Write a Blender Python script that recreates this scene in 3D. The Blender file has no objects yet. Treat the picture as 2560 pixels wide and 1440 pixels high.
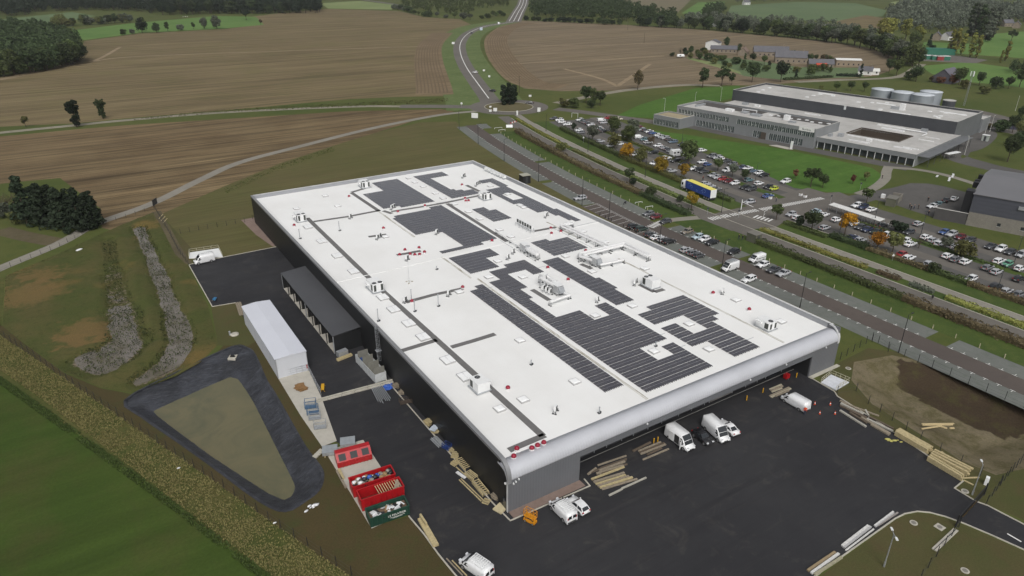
import bpy, bmesh, math, random
from mathutils import Vector, Matrix, noise as mnoise
from mathutils.geometry import delaunay_2d_cdt
rnd = random.Random(7)
R = math.radians
SC = bpy.context.scene
COL = SC.collection

# ------------------------------------------------------------------ camera
FPX, PIT, ROL, YAW = 1744.7, R(25.312), R(.177), R(32.409)
CAM = Vector((-42.437, -67.769, 75.0))
_fh = Vector((math.sin(YAW), math.cos(YAW), 0)); _r = Vector((math.cos(YAW), -math.sin(YAW), 0))
FW = _fh * math.cos(PIT) + Vector((0, 0, -math.sin(PIT)))
_u = _r.cross(FW)
RT = _r * math.cos(ROL) + _u * math.sin(ROL)
UP = -_r * math.sin(ROL) + _u * math.cos(ROL)
cd = bpy.data.cameras.new('camera'); cam = bpy.data.objects.new('camera', cd); COL.objects.link(cam)
cd.sensor_fit = 'HORIZONTAL'; cd.sensor_width = 36; cd.lens = FPX * 36 / 2560
cd.clip_start = 1; cd.clip_end = 20000
m = Matrix((RT, UP, -FW)).transposed().to_4x4(); m.translation = CAM
cam.matrix_world = m
SC.camera = cam

# ------------------------------------------------------------------ light: overcast day
SUN_EL, SUN_AZ = R(48), R(205)      # azimuth clockwise from +Y
w = bpy.data.worlds.new('World'); SC.world = w; w.use_nodes = True
nt = w.node_tree; nt.nodes.clear()
sky = nt.nodes.new('ShaderNodeTexSky'); sky.sky_type = 'NISHITA'; sky.sun_disc = False
sky.sun_elevation = SUN_EL; sky.sun_rotation = SUN_AZ
sky.air_density = 1.0; sky.dust_density = 6.0; sky.ozone_density = 1.0
hs = nt.nodes.new('ShaderNodeHueSaturation'); hs.inputs['Saturation'].default_value = .22
bg = nt.nodes.new('ShaderNodeBackground'); bg.inputs['Strength'].default_value = .105
wo = nt.nodes.new('ShaderNodeOutputWorld')
nt.links.new(sky.outputs[0], hs.inputs['Color']); nt.links.new(hs.outputs[0], bg.inputs['Color']); nt.links.new(bg.outputs[0], wo.inputs['Surface'])
sl = bpy.data.lights.new('sun', 'SUN'); sl.energy = .9; sl.angle = R(35); sl.color = (1, .97, .92)
so = bpy.data.objects.new('sun', sl); COL.objects.link(so)
so.rotation_euler = (R(90) - SUN_EL, 0, -SUN_AZ + R(180))
so.location = (0, 0, 200)
SC.view_settings.view_transform = 'Standard'; SC.view_settings.look = 'None'
SC.view_settings.exposure = .1; SC.view_settings.gamma = 1; SC.view_settings.use_curve_mapping = False
SC.cycles.max_bounces = 5; SC.cycles.transparent_max_bounces = 6

# ------------------------------------------------------------------ helpers
def at(u, v, z=0.):
    "point of the place at height z that the photograph shows at (u, v)"
    d = RT * ((u - 1280) / FPX) - UP * ((v - 720) / FPX) + FW
    t = (z - CAM.z) / d.z
    return CAM + d * t
def zf(ox, oy, s):
    return lambda x, y, z=0.: at(ox + x / s, oy + y / s, z)
ZA = zf(1340, 270, 6.4); ZB = zf(1700, 330, 6.4); ZC = zf(1900, 450, 7.111); ZD = zf(2200, 530, 6.486)
ZE = zf(1420, 470, 6.4); ZG = zf(2160, 440, 6.4); ZF = zf(1640, 600, 7.111); ZH = zf(1000, 200, 5.12)
Z6 = zf(600, 380, 2.844); Z2 = zf(900, 940, 2.844); Z1 = zf(1660, 940, 2.844); Z4 = zf(0, 450, 2.844); Z5 = zf(0, 940, 2.844)
Z3 = zf(580, 640, 4.235); ZK = zf(650, 900, 3.273); Z8 = zf(1660, 450, 2.844); Z7 = zf(1300, 380, 2.844)
Z9 = zf(880, 400, 4.0); ZP = zf(1500, 640, 4.0); ZQ = zf(1100, 620, 4.235); ZT = zf(2100, 0, 5.565); ZU = zf(1640, 60, 4.571); ZV = zf(2300, 240, 5.142)

class MB:
    "collects shapes for one mesh"
    def __init__(s): s.v = []; s.f = []; s.m = []; s.sm = []
    def add(s, vs, fs, m=0, smooth=False):
        o = len(s.v); s.v += [tuple(p) for p in vs]
        for f in fs: s.f.append([o + i for i in f]); s.m.append(m); s.sm.append(smooth)
    def box(s, c, d, rz=0, m=0, rx=0, ry=0):
        hx, hy, hz = d[0] / 2, d[1] / 2, d[2] / 2
        M = Matrix.Rotation(rz, 3, 'Z') @ Matrix.Rotation(ry, 3, 'Y') @ Matrix.Rotation(rx, 3, 'X'); c = Vector(c)
        vs = [c + M @ Vector((x * hx, y * hy, z * hz)) for z in (-1, 1) for x, y in ((-1, -1), (1, -1), (1, 1), (-1, 1))]
        s.add(vs, [(3, 2, 1, 0), (4, 5, 6, 7), (0, 1, 5, 4), (1, 2, 6, 5), (2, 3, 7, 6), (3, 0, 4, 7)], m)
    def bx(s, x0, x1, y0, y1, z0, z1, m=0): s.box(((x0 + x1) / 2, (y0 + y1) / 2, (z0 + z1) / 2), (x1 - x0, y1 - y0, z1 - z0), 0, m)
    def bar(s, a, b, wd, ht, m=0):
        a, b = Vector(a), Vector(b); d = b - a; L = d.length
        if L < 1e-5: return
        d /= L; up = Vector((0, 0, 1)) if abs(d.z) < .95 else Vector((1, 0, 0))
        sx = d.cross(up).normalized(); uz = sx.cross(d)
        vs = [p + sx * (i * wd / 2) + uz * (j * ht / 2) for p in (a, b) for i, j in ((-1, -1), (1, -1), (1, 1), (-1, 1))]
        s.add(vs, [(0, 1, 2, 3), (7, 6, 5, 4), (4, 5, 1, 0), (5, 6, 2, 1), (6, 7, 3, 2), (7, 4, 0, 3)], m)
    def cyl(s, a, b, r0, r1=None, n=10, m=0, caps=True, smooth=True):
        a, b = Vector(a), Vector(b); r1 = r0 if r1 is None else r1
        d = (b - a).normalized(); up = Vector((0, 0, 1)) if abs(d.z) < .95 else Vector((1, 0, 0))
        sx = d.cross(up).normalized(); uz = sx.cross(d)
        vs = []
        for p, r in ((a, r0), (b, r1)):
            for i in range(n):
                t = 2 * math.pi * i / n; vs.append(p + sx * (r * math.cos(t)) + uz * (r * math.sin(t)))
        s.add(vs, [(i, (i + 1) % n, n + (i + 1) % n, n + i) for i in range(n)], m, smooth)
        if caps: s.add(vs[:n], [tuple(range(n - 1, -1, -1))], m); s.add(vs[n:], [tuple(range(n))], m)
    def tube(s, pts, r, n=8, m=0):
        for i in range(len(pts) - 1): s.cyl(pts[i], pts[i + 1], r, r, n, m)
        for p in pts[1:-1]: s.ball(p, r * 1.01, 6, n, m)
    def ball(s, c, r, nu=6, nv=8, m=0, sx=1, sy=1, sz=1, z0=-1.):
        c = Vector(c); vs = []; fs = []
        t0 = math.asin(z0)
        for i in range(nu + 1):
            t = t0 + (math.pi / 2 - t0) * i / nu
            for j in range(nv):
                q = 2 * math.pi * j / nv
                vs.append(c + Vector((r * sx * math.cos(t) * math.cos(q), r * sy * math.cos(t) * math.sin(q), r * sz * math.sin(t))))
        for i in range(nu):
            for j in range(nv): fs.append((i * nv + j, i * nv + (j + 1) % nv, (i + 1) * nv + (j + 1) % nv, (i + 1) * nv + j))
        s.add(vs, fs, m, True)
    def lathe(s, c, prof, n=12, m=0):
        c = Vector(c); vs = [c + Vector((r * math.cos(2 * math.pi * j / n), r * math.sin(2 * math.pi * j / n), z)) for r, z in prof for j in range(n)]
        s.add(vs, [(i * n + j, i * n + (j + 1) % n, (i + 1) * n + (j + 1) % n, (i + 1) * n + j) for i in range(len(prof) - 1) for j in range(n)], m, True)
        s.add(vs[-n:], [tuple(range(n))], m)
    def prism(s, poly, z0, z1, m=0):
        n = len(poly); vs = [(p[0], p[1], z0) for p in poly] + [(p[0], p[1], z1) for p in poly]
        a = sum(poly[i][0] * poly[(i + 1) % n][1] - poly[(i + 1) % n][0] * poly[i][1] for i in range(n))
        if a < 0:
            poly = poly[::-1]; vs = [(p[0], p[1], z0) for p in poly] + [(p[0], p[1], z1) for p in poly]
        s.add(vs, [tuple(range(n - 1, -1, -1)), tuple(range(n, 2 * n))] + [(i, (i + 1) % n, n + (i + 1) % n, n + i) for i in range(n)], m)
    def loft(s, secs, m=0, caps=True, smooth=True):
        n = len(secs[0]); vs = [p for q in secs for p in q]
        s.add(vs, [(i * n + j, i * n + (j + 1) % n, (i + 1) * n + (j + 1) % n, (i + 1) * n + j) for i in range(len(secs) - 1) for j in range(n)], m, smooth)
        if caps: s.add(secs[0], [tuple(range(n - 1, -1, -1))], m); s.add(secs[-1], [tuple(range(n))], m)
    def quad(s, a, b, c, d, m=0): s.add([a, b, c, d], [(0, 1, 2, 3)], m)
    def mesh(s, name, mats):
        me = bpy.data.meshes.new(name); me.from_pydata(s.v, [], s.f)
        for mt in (mats if isinstance(mats, (list, tuple)) else [mats]): me.materials.append(mt)
        me.polygons.foreach_set('material_index', s.m); me.polygons.foreach_set('use_smooth', s.sm)
        me.update(); return me
    def build(s, name, mats, parent=None, loc=None, rz=0, fix=True):
        me = s.mesh(name, mats)
        if fix and len(me.polygons) < 60000:
            b = bmesh.new(); b.from_mesh(me); bmesh.ops.recalc_face_normals(b, faces=b.faces); b.to_mesh(me); b.free()
        return link(name, me, parent, loc, rz)
def link(name, data, parent=None, loc=None, rz=0):
    o = bpy.data.objects.new(name, data); COL.objects.link(o)
    if parent: o.parent = parent
    if loc is not None: o.location = loc
    if rz: o.rotation_euler[2] = rz
    return o
def thing(name, label, cat, loc=(0, 0, 0), rz=0, group=None):
    o = bpy.data.objects.new(name, None); COL.objects.link(o); o.location = loc; o.rotation_euler[2] = rz
    o.empty_display_size = .3
    return tag(o, label, cat, group)
def tag(o, label=None, cat=None, group=None, kind=None):
    if label: o['label'] = label
    if cat: o['category'] = cat
    if group: o['group'] = group
    if kind: o['kind'] = kind
    return o
def copy_tree(o, parent=None):
    c = o.copy(); COL.objects.link(c); c.parent = parent
    for ch in list(o.children): copy_tree(ch, c)
    return c
def dup(o, loc, rz=0, label=None, group=None, scale=None):
    c = copy_tree(o); c.location = loc; c.rotation_euler[2] = rz
    if label: c['label'] = label
    if group: c['group'] = group
    if scale: c.scale = scale if hasattr(scale, '__len__') else (scale,) * 3
    return c

# ------------------------------------------------------------------ materials
MATS = {}
class NT:
    def __init__(s, name):
        s.m = bpy.data.materials.new(name); s.m.use_nodes = True; s.t = s.m.node_tree; s.t.nodes.clear()
        s.o = s.n('OutputMaterial'); s.b = s.n('BsdfPrincipled'); s.l(s.b.outputs[0], s.o.inputs['Surface'])
    def n(s, k, **kw):
        x = s.t.nodes.new('ShaderNode' + k)
        for a, b in kw.items(): setattr(x, a, b)
        return x
    def l(s, a, b): s.t.links.new(a, b)
    def pos(s): return s.n('NewGeometry').outputs['Position']
    def obj(s): return s.n('TexCoord').outputs['Object']
    def noise(s, co, scale, detail=4, rough=.6, dist=0):
        x = s.n('TexNoise'); s.l(co, x.inputs['Vector'])
        x.inputs['Scale'].default_value = scale; x.inputs['Detail'].default_value = detail; x.inputs['Roughness'].default_value = rough; x.inputs['Distortion'].default_value = dist
        return x.outputs['Fac']
    def mapping(s, co, rz=0, sc=(1, 1, 1)):
        x = s.n('Mapping'); s.l(co, x.inputs['Vector']); x.inputs['Rotation'].default_value = (0, 0, rz); x.inputs['Scale'].default_value = sc
        return x.outputs[0]
    def ramp(s, f, a, b, va=0., vb=1.):
        x = s.n('MapRange'); s.l(f, x.inputs['Value']); x.inputs['From Min'].default_value = a; x.inputs['From Max'].default_value = b
        x.inputs['To Min'].default_value = va; x.inputs['To Max'].default_value = vb; return x.outputs[0]
    def mix(s, f, a, b):
        x = s.n('Mix', data_type='RGBA')
        if isinstance(f, (int, float)): x.inputs[0].default_value = f
        else: s.l(f, x.inputs[0])
        for i, c in ((6, a), (7, b)):
            if isinstance(c, (tuple, list)): x.inputs[i].default_value = (*c[:3], 1)
            else: s.l(c, x.inputs[i])
        return x.outputs[2]
    def mul(s, c, f):
        x = s.n('Mix', data_type='RGBA', blend_type='MULTIPLY'); x.inputs[0].default_value = 1
        if isinstance(c, (tuple, list)): x.inputs[6].default_value = (*c[:3], 1)
        else: s.l(c, x.inputs[6])
        s.l(f, x.inputs[7]); return x.outputs[2]
    def bump(s, f, st, dist=.05):
        x = s.n('Bump'); s.l(f, x.inputs['Height']); x.inputs['Strength'].default_value = st; x.inputs['Distance'].default_value = dist
        s.l(x.outputs[0], s.b.inputs['Normal'])
    def col(s, c):
        if isinstance(c, (tuple, list)): s.b.inputs['Base Color'].default_value = (*c[:3], 1)
        else: s.l(c, s.b.inputs['Base Color'])
    def set(s, rough=.6, metal=0, coat=0, spec=.5):
        s.b.inputs['Roughness'].default_value = rough; s.b.inputs['Metallic'].default_value = metal
        s.b.inputs['Coat Weight'].default_value = coat; s.b.inputs['Specular IOR Level'].default_value = spec
def srgb(h):
    h = [h >> 16 & 255, h >> 8 & 255, h & 255]
    return tuple(((c / 255 + .055) / 1.055) ** 2.4 if c > 10 else c / 255 / 12.92 for c in h)
def M(name, c=None, rough=.6, metal=0, var=.12, scale=1.5, coat=0, bump=0, bscale=8, spec=.5):
    "plain material: base colour with procedural variation"
    if name in MATS: return MATS[name]
    n = NT(name); co = n.obj()
    f = n.ramp(n.noise(co, scale, 5), .3, .7, 1 - var, 1 + var)
    n.col(n.mul(c, f)); n.set(rough, metal, coat, spec)
    if bump: n.bump(n.noise(co, bscale, 3), bump)
    MATS[name] = n.m; return n.m
def GM(name, c1, c2, c3=None, s1=.03, s2=.5, s3=4., streak=None, fine=.18, rough=.9, amt=.6, bump=.25, spec=.15, d1=0, stamt=.35, stscale=(.02, .9)):
    "ground material in world coordinates: large patches, medium patches, fine grain, optional streaks along an angle"
    if name in MATS: return MATS[name]
    c1, c2, c3 = [c and tuple(x * .84 for x in c) for c in (c1, c2, c3)]
    n = NT(name); p = n.pos()
    c = n.mix(n.ramp(n.noise(p, s1, 5, .6, d1), .36, .64), c1, c2)
    if c3: c = n.mix(n.ramp(n.noise(p, s2, 5, .65), .48, .72, 0, amt), c, c3)
    if streak is not None:
        mp = n.mapping(p, streak, (stscale[0], stscale[1], 1))
        st = n.noise(mp, 1., 6, .7)
        c = n.mul(c, n.ramp(st, .3, .7, 1 - stamt, 1 + stamt))
        mp2 = n.mapping(p, streak, (stscale[0] * 3, stscale[1] * 4, 1))
        c = n.mul(c, n.ramp(n.noise(mp2, 1., 4, .7), .3, .7, 1 - stamt * .7, 1 + stamt * .7))
    g = n.noise(p, s3, 6, .75)
    c = n.mul(c, n.ramp(g, .25, .75, 1 - fine, 1 + fine))
    n.col(c); n.set(rough, 0, 0, spec)
    if bump: n.bump(g, bump, .15)
    MATS[name] = n.m; return n.m

GRASS = GM('grass', srgb(0x4f5a2c), srgb(0x5e6236), srgb(0x45562a), s1=.02, s2=.25, s3=3)
FIELDG = GM('lush_grass', srgb(0x3a4e1e), srgb(0x455624), srgb(0x4f502c), s1=.028, s2=.07, s3=2.2, streak=R(50), stscale=(.012, .09), stamt=.17, fine=.2, amt=.8, d1=1)
ROADV = GM('road_verge_grass', srgb(0x68774a), srgb(0x5b6b3e), srgb(0x7a8258), s1=.05, s2=.3, s3=1.5, fine=.25)
ROUGHG = GM('rough_grass', srgb(0x4a5429), srgb(0x626038), srgb(0x3a481f), s1=.12, s2=.9, s3=5, fine=.35, amt=.8, bump=.6)
LAWNO = GM('olive_lawn', srgb(0x5f5d39), srgb(0x676040), srgb(0x585d35), s1=.03, s2=.12, s3=3.5, streak=R(-6), stscale=(.015, .15), stamt=.14)
SOILG = GM('soil_with_thin_grass', srgb(0x4c452c), srgb(0x534930), srgb(0x464c2b), s1=.06, s2=.3, s3=4, fine=.25, amt=.8)
SITEG = GM('site_grass', srgb(0x4f5330), srgb(0x5a5538), srgb(0x5b4f38), s1=.06, s2=.25, s3=4, fine=.25, amt=.7)
VERGE = GM('verge_grass', srgb(0x42542a), srgb(0x4f5f2e), srgb(0x5d6636), s1=.05, s2=.4, s3=3, fine=.22)
LAWNB = GM('mown_lawn', srgb(0x49692b), srgb(0x517030), srgb(0x5f7a3a), s1=.03, s2=.25, s3=2, streak=R(70), stscale=(.01, .2), stamt=.12)
STUB1 = GM('stubble_field', srgb(0x75684d), srgb(0x7b6e52), srgb(0x6d6744), s1=.012, s2=.03, s3=2.0, streak=R(8), stamt=.45, stscale=(.006, .17), fine=.3, amt=.7)
STUB2 = GM('stubble_field_dark', srgb(0x6d5d45), srgb(0x7b6b50), srgb(0x64543c), s1=.02, s2=.05, s3=2.4, streak=R(-8), stamt=.55, stscale=(.008, .24), fine=.34, amt=.6)
STUB3 = GM('stubble_field_pale', srgb(0x7b6e5a), srgb(0x81735d), srgb(0x74694f), s1=.01, s2=.03, s3=2., streak=R(38), stamt=.38, stscale=(.006, .15), fine=.26, amt=.5)
HEADL = GM('headland_tilled', srgb(0x84735b), srgb(0x77674f), srgb(0x8d7c62), s1=.02, s2=.05, s3=2.2, fine=.2, streak=R(100), stamt=.42, stscale=(.01, .5))
PAST = GM('pasture', srgb(0x5c7b40), srgb(0x668446), srgb(0x72894c), s1=.01, s2=.04, s3=1., fine=.1)
PASTD = GM('far_crop', srgb(0x5f7250), srgb(0x687a55), srgb(0x6f7d5b), s1=.008, s2=.03, s3=.8, fine=.1)
PASTP = GM('pale_pasture', srgb(0x7c8a59), srgb(0x8b9465), srgb(0x72845a), s1=.01, s2=.05, s3=.8, fine=.1)
FARBR = GM('far_bare_field', srgb(0x76705a), srgb(0x7d745d), srgb(0x706b58), s1=.008, s2=.03, s3=.7, fine=.1)
TRACK = GM('gravel_track', srgb(0x9d9788), srgb(0x8d8879), srgb(0x7a7667), s1=.08, s2=.6, s3=4, fine=.15)
ROADM = GM('worn_asphalt', srgb(0x75716b), srgb(0x6c6863), srgb(0x7e7a73), s1=.04, s2=.3, s3=6, fine=.1, bump=.08, rough=.85)
PATHM = GM('pale_path', srgb(0x98948a), srgb(0x8e8a80), srgb(0x827f76), s1=.06, s2=.4, s3=6, fine=.1, bump=.08, rough=.85)
PARKA = GM('car_park_asphalt', srgb(0x615f5d), srgb(0x6b6966), srgb(0x585654), s1=.04, s2=.25, s3=6, fine=.1, bump=.08, rough=.85)
LANEM = GM('brown_lane_asphalt', srgb(0x5d5652), srgb(0x655d58), srgb(0x57514d), s1=.05, s2=.4, s3=8, fine=.1, bump=.08, rough=.85)
BAYM = GM('grey_bay_paving', srgb(0x717470), srgb(0x797c77), srgb(0x666d63), s1=.05, s2=.6, s3=8, fine=.13, bump=.1, rough=.9, streak=0, stscale=(.2, .06), stamt=.08)
DIRT = GM('bare_dirt', srgb(0x6b624d), srgb(0x5d5644), srgb(0x55522f), s1=.06, s2=.4, s3=3, fine=.25, bump=.5)
CONC = GM('concrete_slab', srgb(0xc6c2b8), srgb(0xb9b5aa), srgb(0xa5a198), s1=.12, s2=.8, s3=5, fine=.08, bump=.05, amt=.4)
PAVR = GM('red_paving', srgb(0x948279), srgb(0x8a786f), srgb(0x7d6d64), s1=.3, s2=1.5, s3=9, fine=.12)
KERB = M('kerb_concrete', srgb(0xb0aca0), .85, var=.12, scale=.6)
LINE = M('white_road_paint', (.72, .72, .70), .7, var=.15, scale=3)

def yard_mat():
    n = NT('new_asphalt'); p = n.pos()
    c = n.mix(n.ramp(n.noise(p, .035, 4), .35, .65), srgb(0x2a2a2d), srgb(0x343436))
    c = n.mix(n.ramp(n.noise(p, .22, 6, .72, .8), .55, .8, 0, .6), c, srgb(0x524f4a))          # dusty patches
    mp = n.mapping(p, R(20), (.06, .9, 1))
    c = n.mix(n.ramp(n.noise(mp, 1, 5, .7), .58, .85, 0, .5), c, srgb(0x504c47))
    mp = n.mapping(p, R(-62), (.03, .7, 1)); c = n.mix(n.ramp(n.noise(mp, 1, 6, .75, .4), .5, .75, 0, .55), c, srgb(0x222225))               # tyre dust
    n.col(n.mul(c, n.ramp(n.noise(p, 9, 4, .7), .2, .8, .88, 1.12)))
    n.l(n.ramp(n.noise(p, .1, 4), .35, .65, .55, .8), n.b.inputs['Roughness']); n.b.inputs['Specular IOR Level'].default_value = .25
    n.bump(n.noise(p, 14, 3), .12, .02); return n.m
YARD = yard_mat()
def paint_mat():
    n = NT('car_paint'); oi = n.n('ObjectInfo')
    n.col(n.mul(oi.outputs['Color'], n.ramp(n.noise(n.obj(), 2.2, 3), .3, .7, .93, 1.03))); n.set(.35, 0, .6); n.b.inputs['Coat Roughness'].default_value = .08
    return n.m
PAINT = paint_mat()
GLASS = M('dark_glass', (.02, .024, .028), .08, 0, .1, spec=.9)
TYRE = M('tyre_rubber', (.018, .018, .018), .8)
RIM = M('alloy_rim', (.42, .42, .43), .4, .6)
BLACKP = M('black_plastic', (.025, .025, .027), .6)
LAMPW = M('headlamp', (.7, .72, .75), .15)
LAMPR = M('tail_lamp', (.35, .02, .02), .25)
WHITE = M('white_metal', (.78, .79, .79), .45, var=.04)
MEMB = None
GALV = M('galvanised_steel', (.46, .48, .50), .42, .55, .15, 2)
STEELD = M('dark_steel', (.06, .065, .07), .5, .3)
POLE = M('black_lamp_post', (.022, .022, .024), .5)
WOOD = M('fresh_timber', srgb(0xb0a27c), .8, var=.22, scale=3)
WOODG = M('weathered_timber', srgb(0x8b8171), .85, var=.25, scale=3)
CARD = M('cardboard', srgb(0x8d7452), .9, var=.2)
PLAST = M('white_sheeting', (.68, .69, .70), .5, var=.15, scale=4)
REDP = M('red_skip_paint', srgb(0xa3131a), .45, var=.15, coat=.2)
GREENP = M('green_skip_paint', srgb(0x1d3f33), .5, var=.15, coat=.2)
YELP = M('yellow_paint', srgb(0xc99a1a), .5, var=.15)
BLUEP = M('blue_frame_paint', srgb(0x4e6a86), .5, var=.2)
ORNG = M('orange_hi_vis', srgb(0xd94a22), .7)

# ------------------------------------------------------------------ the setting: ground, fields, roads
def pip(x, y, poly):
    c = False; n = len(poly); j = n - 1
    for i in range(n):
        a, b = poly[i], poly[j]
        if (a[1] > y) != (b[1] > y) and x < (b[0] - a[0]) * (y - a[1]) / (b[1] - a[1]) + a[0]: c = not c
        j = i
    return c
def seg_d(x, y, a, b):
    dx, dy = b[0] - a[0], b[1] - a[1]; L = dx * dx + dy * dy
    t = 0 if L == 0 else max(0, min(1, ((x - a[0]) * dx + (y - a[1]) * dy) / L))
    return math.hypot(x - a[0] - t * dx, y - a[1] - t * dy)
def line_d(x, y, pts, closed=False):
    n = len(pts); return min(seg_d(x, y, pts[i], pts[(i + 1) % n]) for i in range(n if closed else n - 1))
def smooth(pts, k=6, closed=False):
    "Catmull-Rom through the points"
    n = len(pts); out = []
    P = [Vector((p[0], p[1])) for p in pts]
    for i in range(n if closed else n - 1):
        p0 = P[(i - 1) % n] if closed or i > 0 else P[0] * 2 - P[1]
        p1, p2 = P[i], P[(i + 1) % n]
        p3 = P[(i + 2) % n] if closed or i + 2 < n else P[-1] * 2 - P[-2]
        for j in range(k):
            t = j / k
            out.append(.5 * (2 * p1 + (p2 - p0) * t + (2 * p0 - 5 * p1 + 4 * p2 - p3) * t * t + (3 * p1 - p0 - 3 * p2 + p3) * t ** 3))
    if not closed: out.append(P[-1])
    return [(p.x, p.y) for p in out]
def cdt(loops, extra=()):
    vs = []; es = []
    for L in loops:
        o = len(vs); vs += [Vector((p[0], p[1])) for p in L]; es += [(o + i, o + (i + 1) % len(L)) for i in range(len(L))]
    vs += [Vector(p) for p in extra]
    r = delaunay_2d_cdt(vs, es, [], 0, 1e-4)
    outer, holes = loops[0], loops[1:]
    fs = []
    for f in r[2]:
        cx = sum(r[0][i].x for i in f) / len(f); cy = sum(r[0][i].y for i in f) / len(f)
        if pip(cx, cy, outer) and not any(pip(cx, cy, h) for h in holes): fs.append(list(f))
    return [(v.x, v.y) for v in r[0]], fs
def up_faces(vs, fs):
    out = []
    for f in fs:
        a, b, c = (vs[i] for i in f[:3])
        out.append(f if (b[0] - a[0]) * (c[1] - a[1]) - (b[1] - a[1]) * (c[0] - a[0]) > 0 else f[::-1])
    return out
def sheet(name, loops, z, mt, kind='structure', parent=None):
    if not isinstance(loops[0][0], (tuple, list, Vector)): loops = [loops]
    vs, fs = cdt([[(p[0], p[1]) for p in L] for L in loops]); fs = up_faces(vs, fs)
    b = MB(); b.add([(x, y, z) for x, y in vs], fs)
    o = b.build(name, mt, parent, fix=False)
    if not parent and kind: o['kind'] = kind
    return o
def px(*pts, z=0.): return [tuple(at(u, v, z)[:2]) for u, v in pts]
def ribbon(name, pts, w0, w1, z, mt, kind='structure', k=6, parent=None):
    "band along a line from offset w0 to w1 (left positive)"
    pts = smooth(pts, k) if k > 1 else [tuple(p[:2]) for p in pts]
    b = MB(); L = []; Rr = []
    for i, p in enumerate(pts):
        q0, q1 = pts[max(0, i - 1)], pts[min(len(pts) - 1, i + 1)]
        d = Vector((q1[0] - q0[0], q1[1] - q0[1])).normalized(); nn = Vector((-d.y, d.x))
        L.append((p[0] + nn.x * w0, p[1] + nn.y * w0, z)); Rr.append((p[0] + nn.x * w1, p[1] + nn.y * w1, z))
    n = len(pts); vs = L + Rr
    b.add(vs, up_faces(vs, [(i, i + 1, n + i + 1, n + i) for i in range(n - 1)]))
    o = b.build(name, mt, parent, fix=False)
    if not parent and kind: o['kind'] = kind
    return o
def kerb(name, pts, wd=.22, h=.13, k=1, mt=None):
    pts = smooth(pts, k) if k > 1 else pts
    b = MB()
    for i in range(len(pts) - 1):
        a, c = Vector((*pts[i][:2], h / 2)), Vector((*pts[i + 1][:2], h / 2)); d = (c - a).normalized()
        b.bar(a - d * wd * .3, c + d * wd * .3, wd, h - .0007 * (i % 2))
    o = b.build(name, mt or KERB); o['kind'] = 'structure'; return o
def patch(name, rim, hfn, step, mt):
    rim2 = []
    for i in range(len(rim)):
        a, b = Vector(rim[i]), Vector(rim[(i + 1) % len(rim)]); n = max(1, int((b - a).length / step))
        rim2 += [tuple(a.lerp(b, j / n)) for j in range(n)]
    x0, x1 = min(p[0] for p in rim), max(p[0] for p in rim); y0, y1 = min(p[1] for p in rim), max(p[1] for p in rim)
    ex = []; y = y0; r = random.Random(3)
    while y < y1:
        x = x0
        while x < x1:
            qx, qy = x + r.uniform(-.3, .3) * step, y + r.uniform(-.3, .3) * step
            if pip(qx, qy, rim) and line_d(qx, qy, rim, True) > step * .5: ex.append((qx, qy))
            x += step
        y += step
    vs, fs = cdt([rim2], ex); fs = up_faces(vs, fs)
    b = MB(); b.add([(x, yy, hfn(x, yy)) for x, yy in vs], fs, 0, True)
    o = b.build(name, mt, fix=False); o['kind'] = 'structure'; return o
def nz(x, y, s, seed=0.): return mnoise.noise(Vector((x * s, y * s, seed)))

DXY = [(-60, 0), (70, .1), (93, 1.2), (108, 2.5), (139, 5.6), (170, 10.1), (200, 15.3), (231, 22.2), (262, 31)]
def dx(y):
    for (a, p), (b, q) in zip(DXY, DXY[1:]):
        if y <= b: return p + (q - p) * max(0, (y - a)) / (b - a)
    return DXY[-1][1]
def lane(name, x0, x1, y0, y1, z, mt, **k):
    ys = [y0 + (y1 - y0) * i / max(1, int((y1 - y0) / 5)) for i in range(int((y1 - y0) / 5) + 1)] if y1 - y0 >= 5 else [y0, y1]
    c = [((x0 + x1) / 2 + dx(y), y) for y in ys]
    return ribbon(name, c, (x1 - x0) / 2, -(x1 - x0) / 2, z, mt, k=1, **k)

# rims of the three hollows
BASIN = smooth(px((309, 1001), (422, 938), (577, 866), (619, 868), (640, 886), (668, 949), (689, 982), (721, 1038), (766, 1116), (803, 1165), (811, 1192), (800, 1226), (766, 1254), (712, 1281), (645, 1254), (527, 1167), (439, 1104), (352, 1044)), 3, True)
BWAT = px((384, 1028), (573, 944), (594, 948), (626, 993), (650, 1038), (689, 1116), (731, 1200), (737, 1221), (729, 1240), (710, 1250), (668, 1232), (527, 1140), (396, 1042), z=-1.9)
WETR = px((14, 690), (150, 632), (300, 563), (383, 530), (402, 560), (440, 636), (470, 662), (520, 765), (545, 862), (500, 906), (440, 940), (330, 982), (250, 968), (160, 930), (60, 856), (6, 815))
PITR = px((2135, 905), (2230, 888), (2400, 922), (2560, 975), (2680, 1020), (2700, 1130), (2560, 1172), (2490, 1188), (2400, 1150), (2300, 1085), (2180, 1010), (2128, 950))
BIG = [(-2600, -1500), (3500, -1500), (3500, 4200), (-2600, 4200)]
g = sheet('ground', [BIG, BASIN, WETR, PITR], 0, GRASS)

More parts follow.
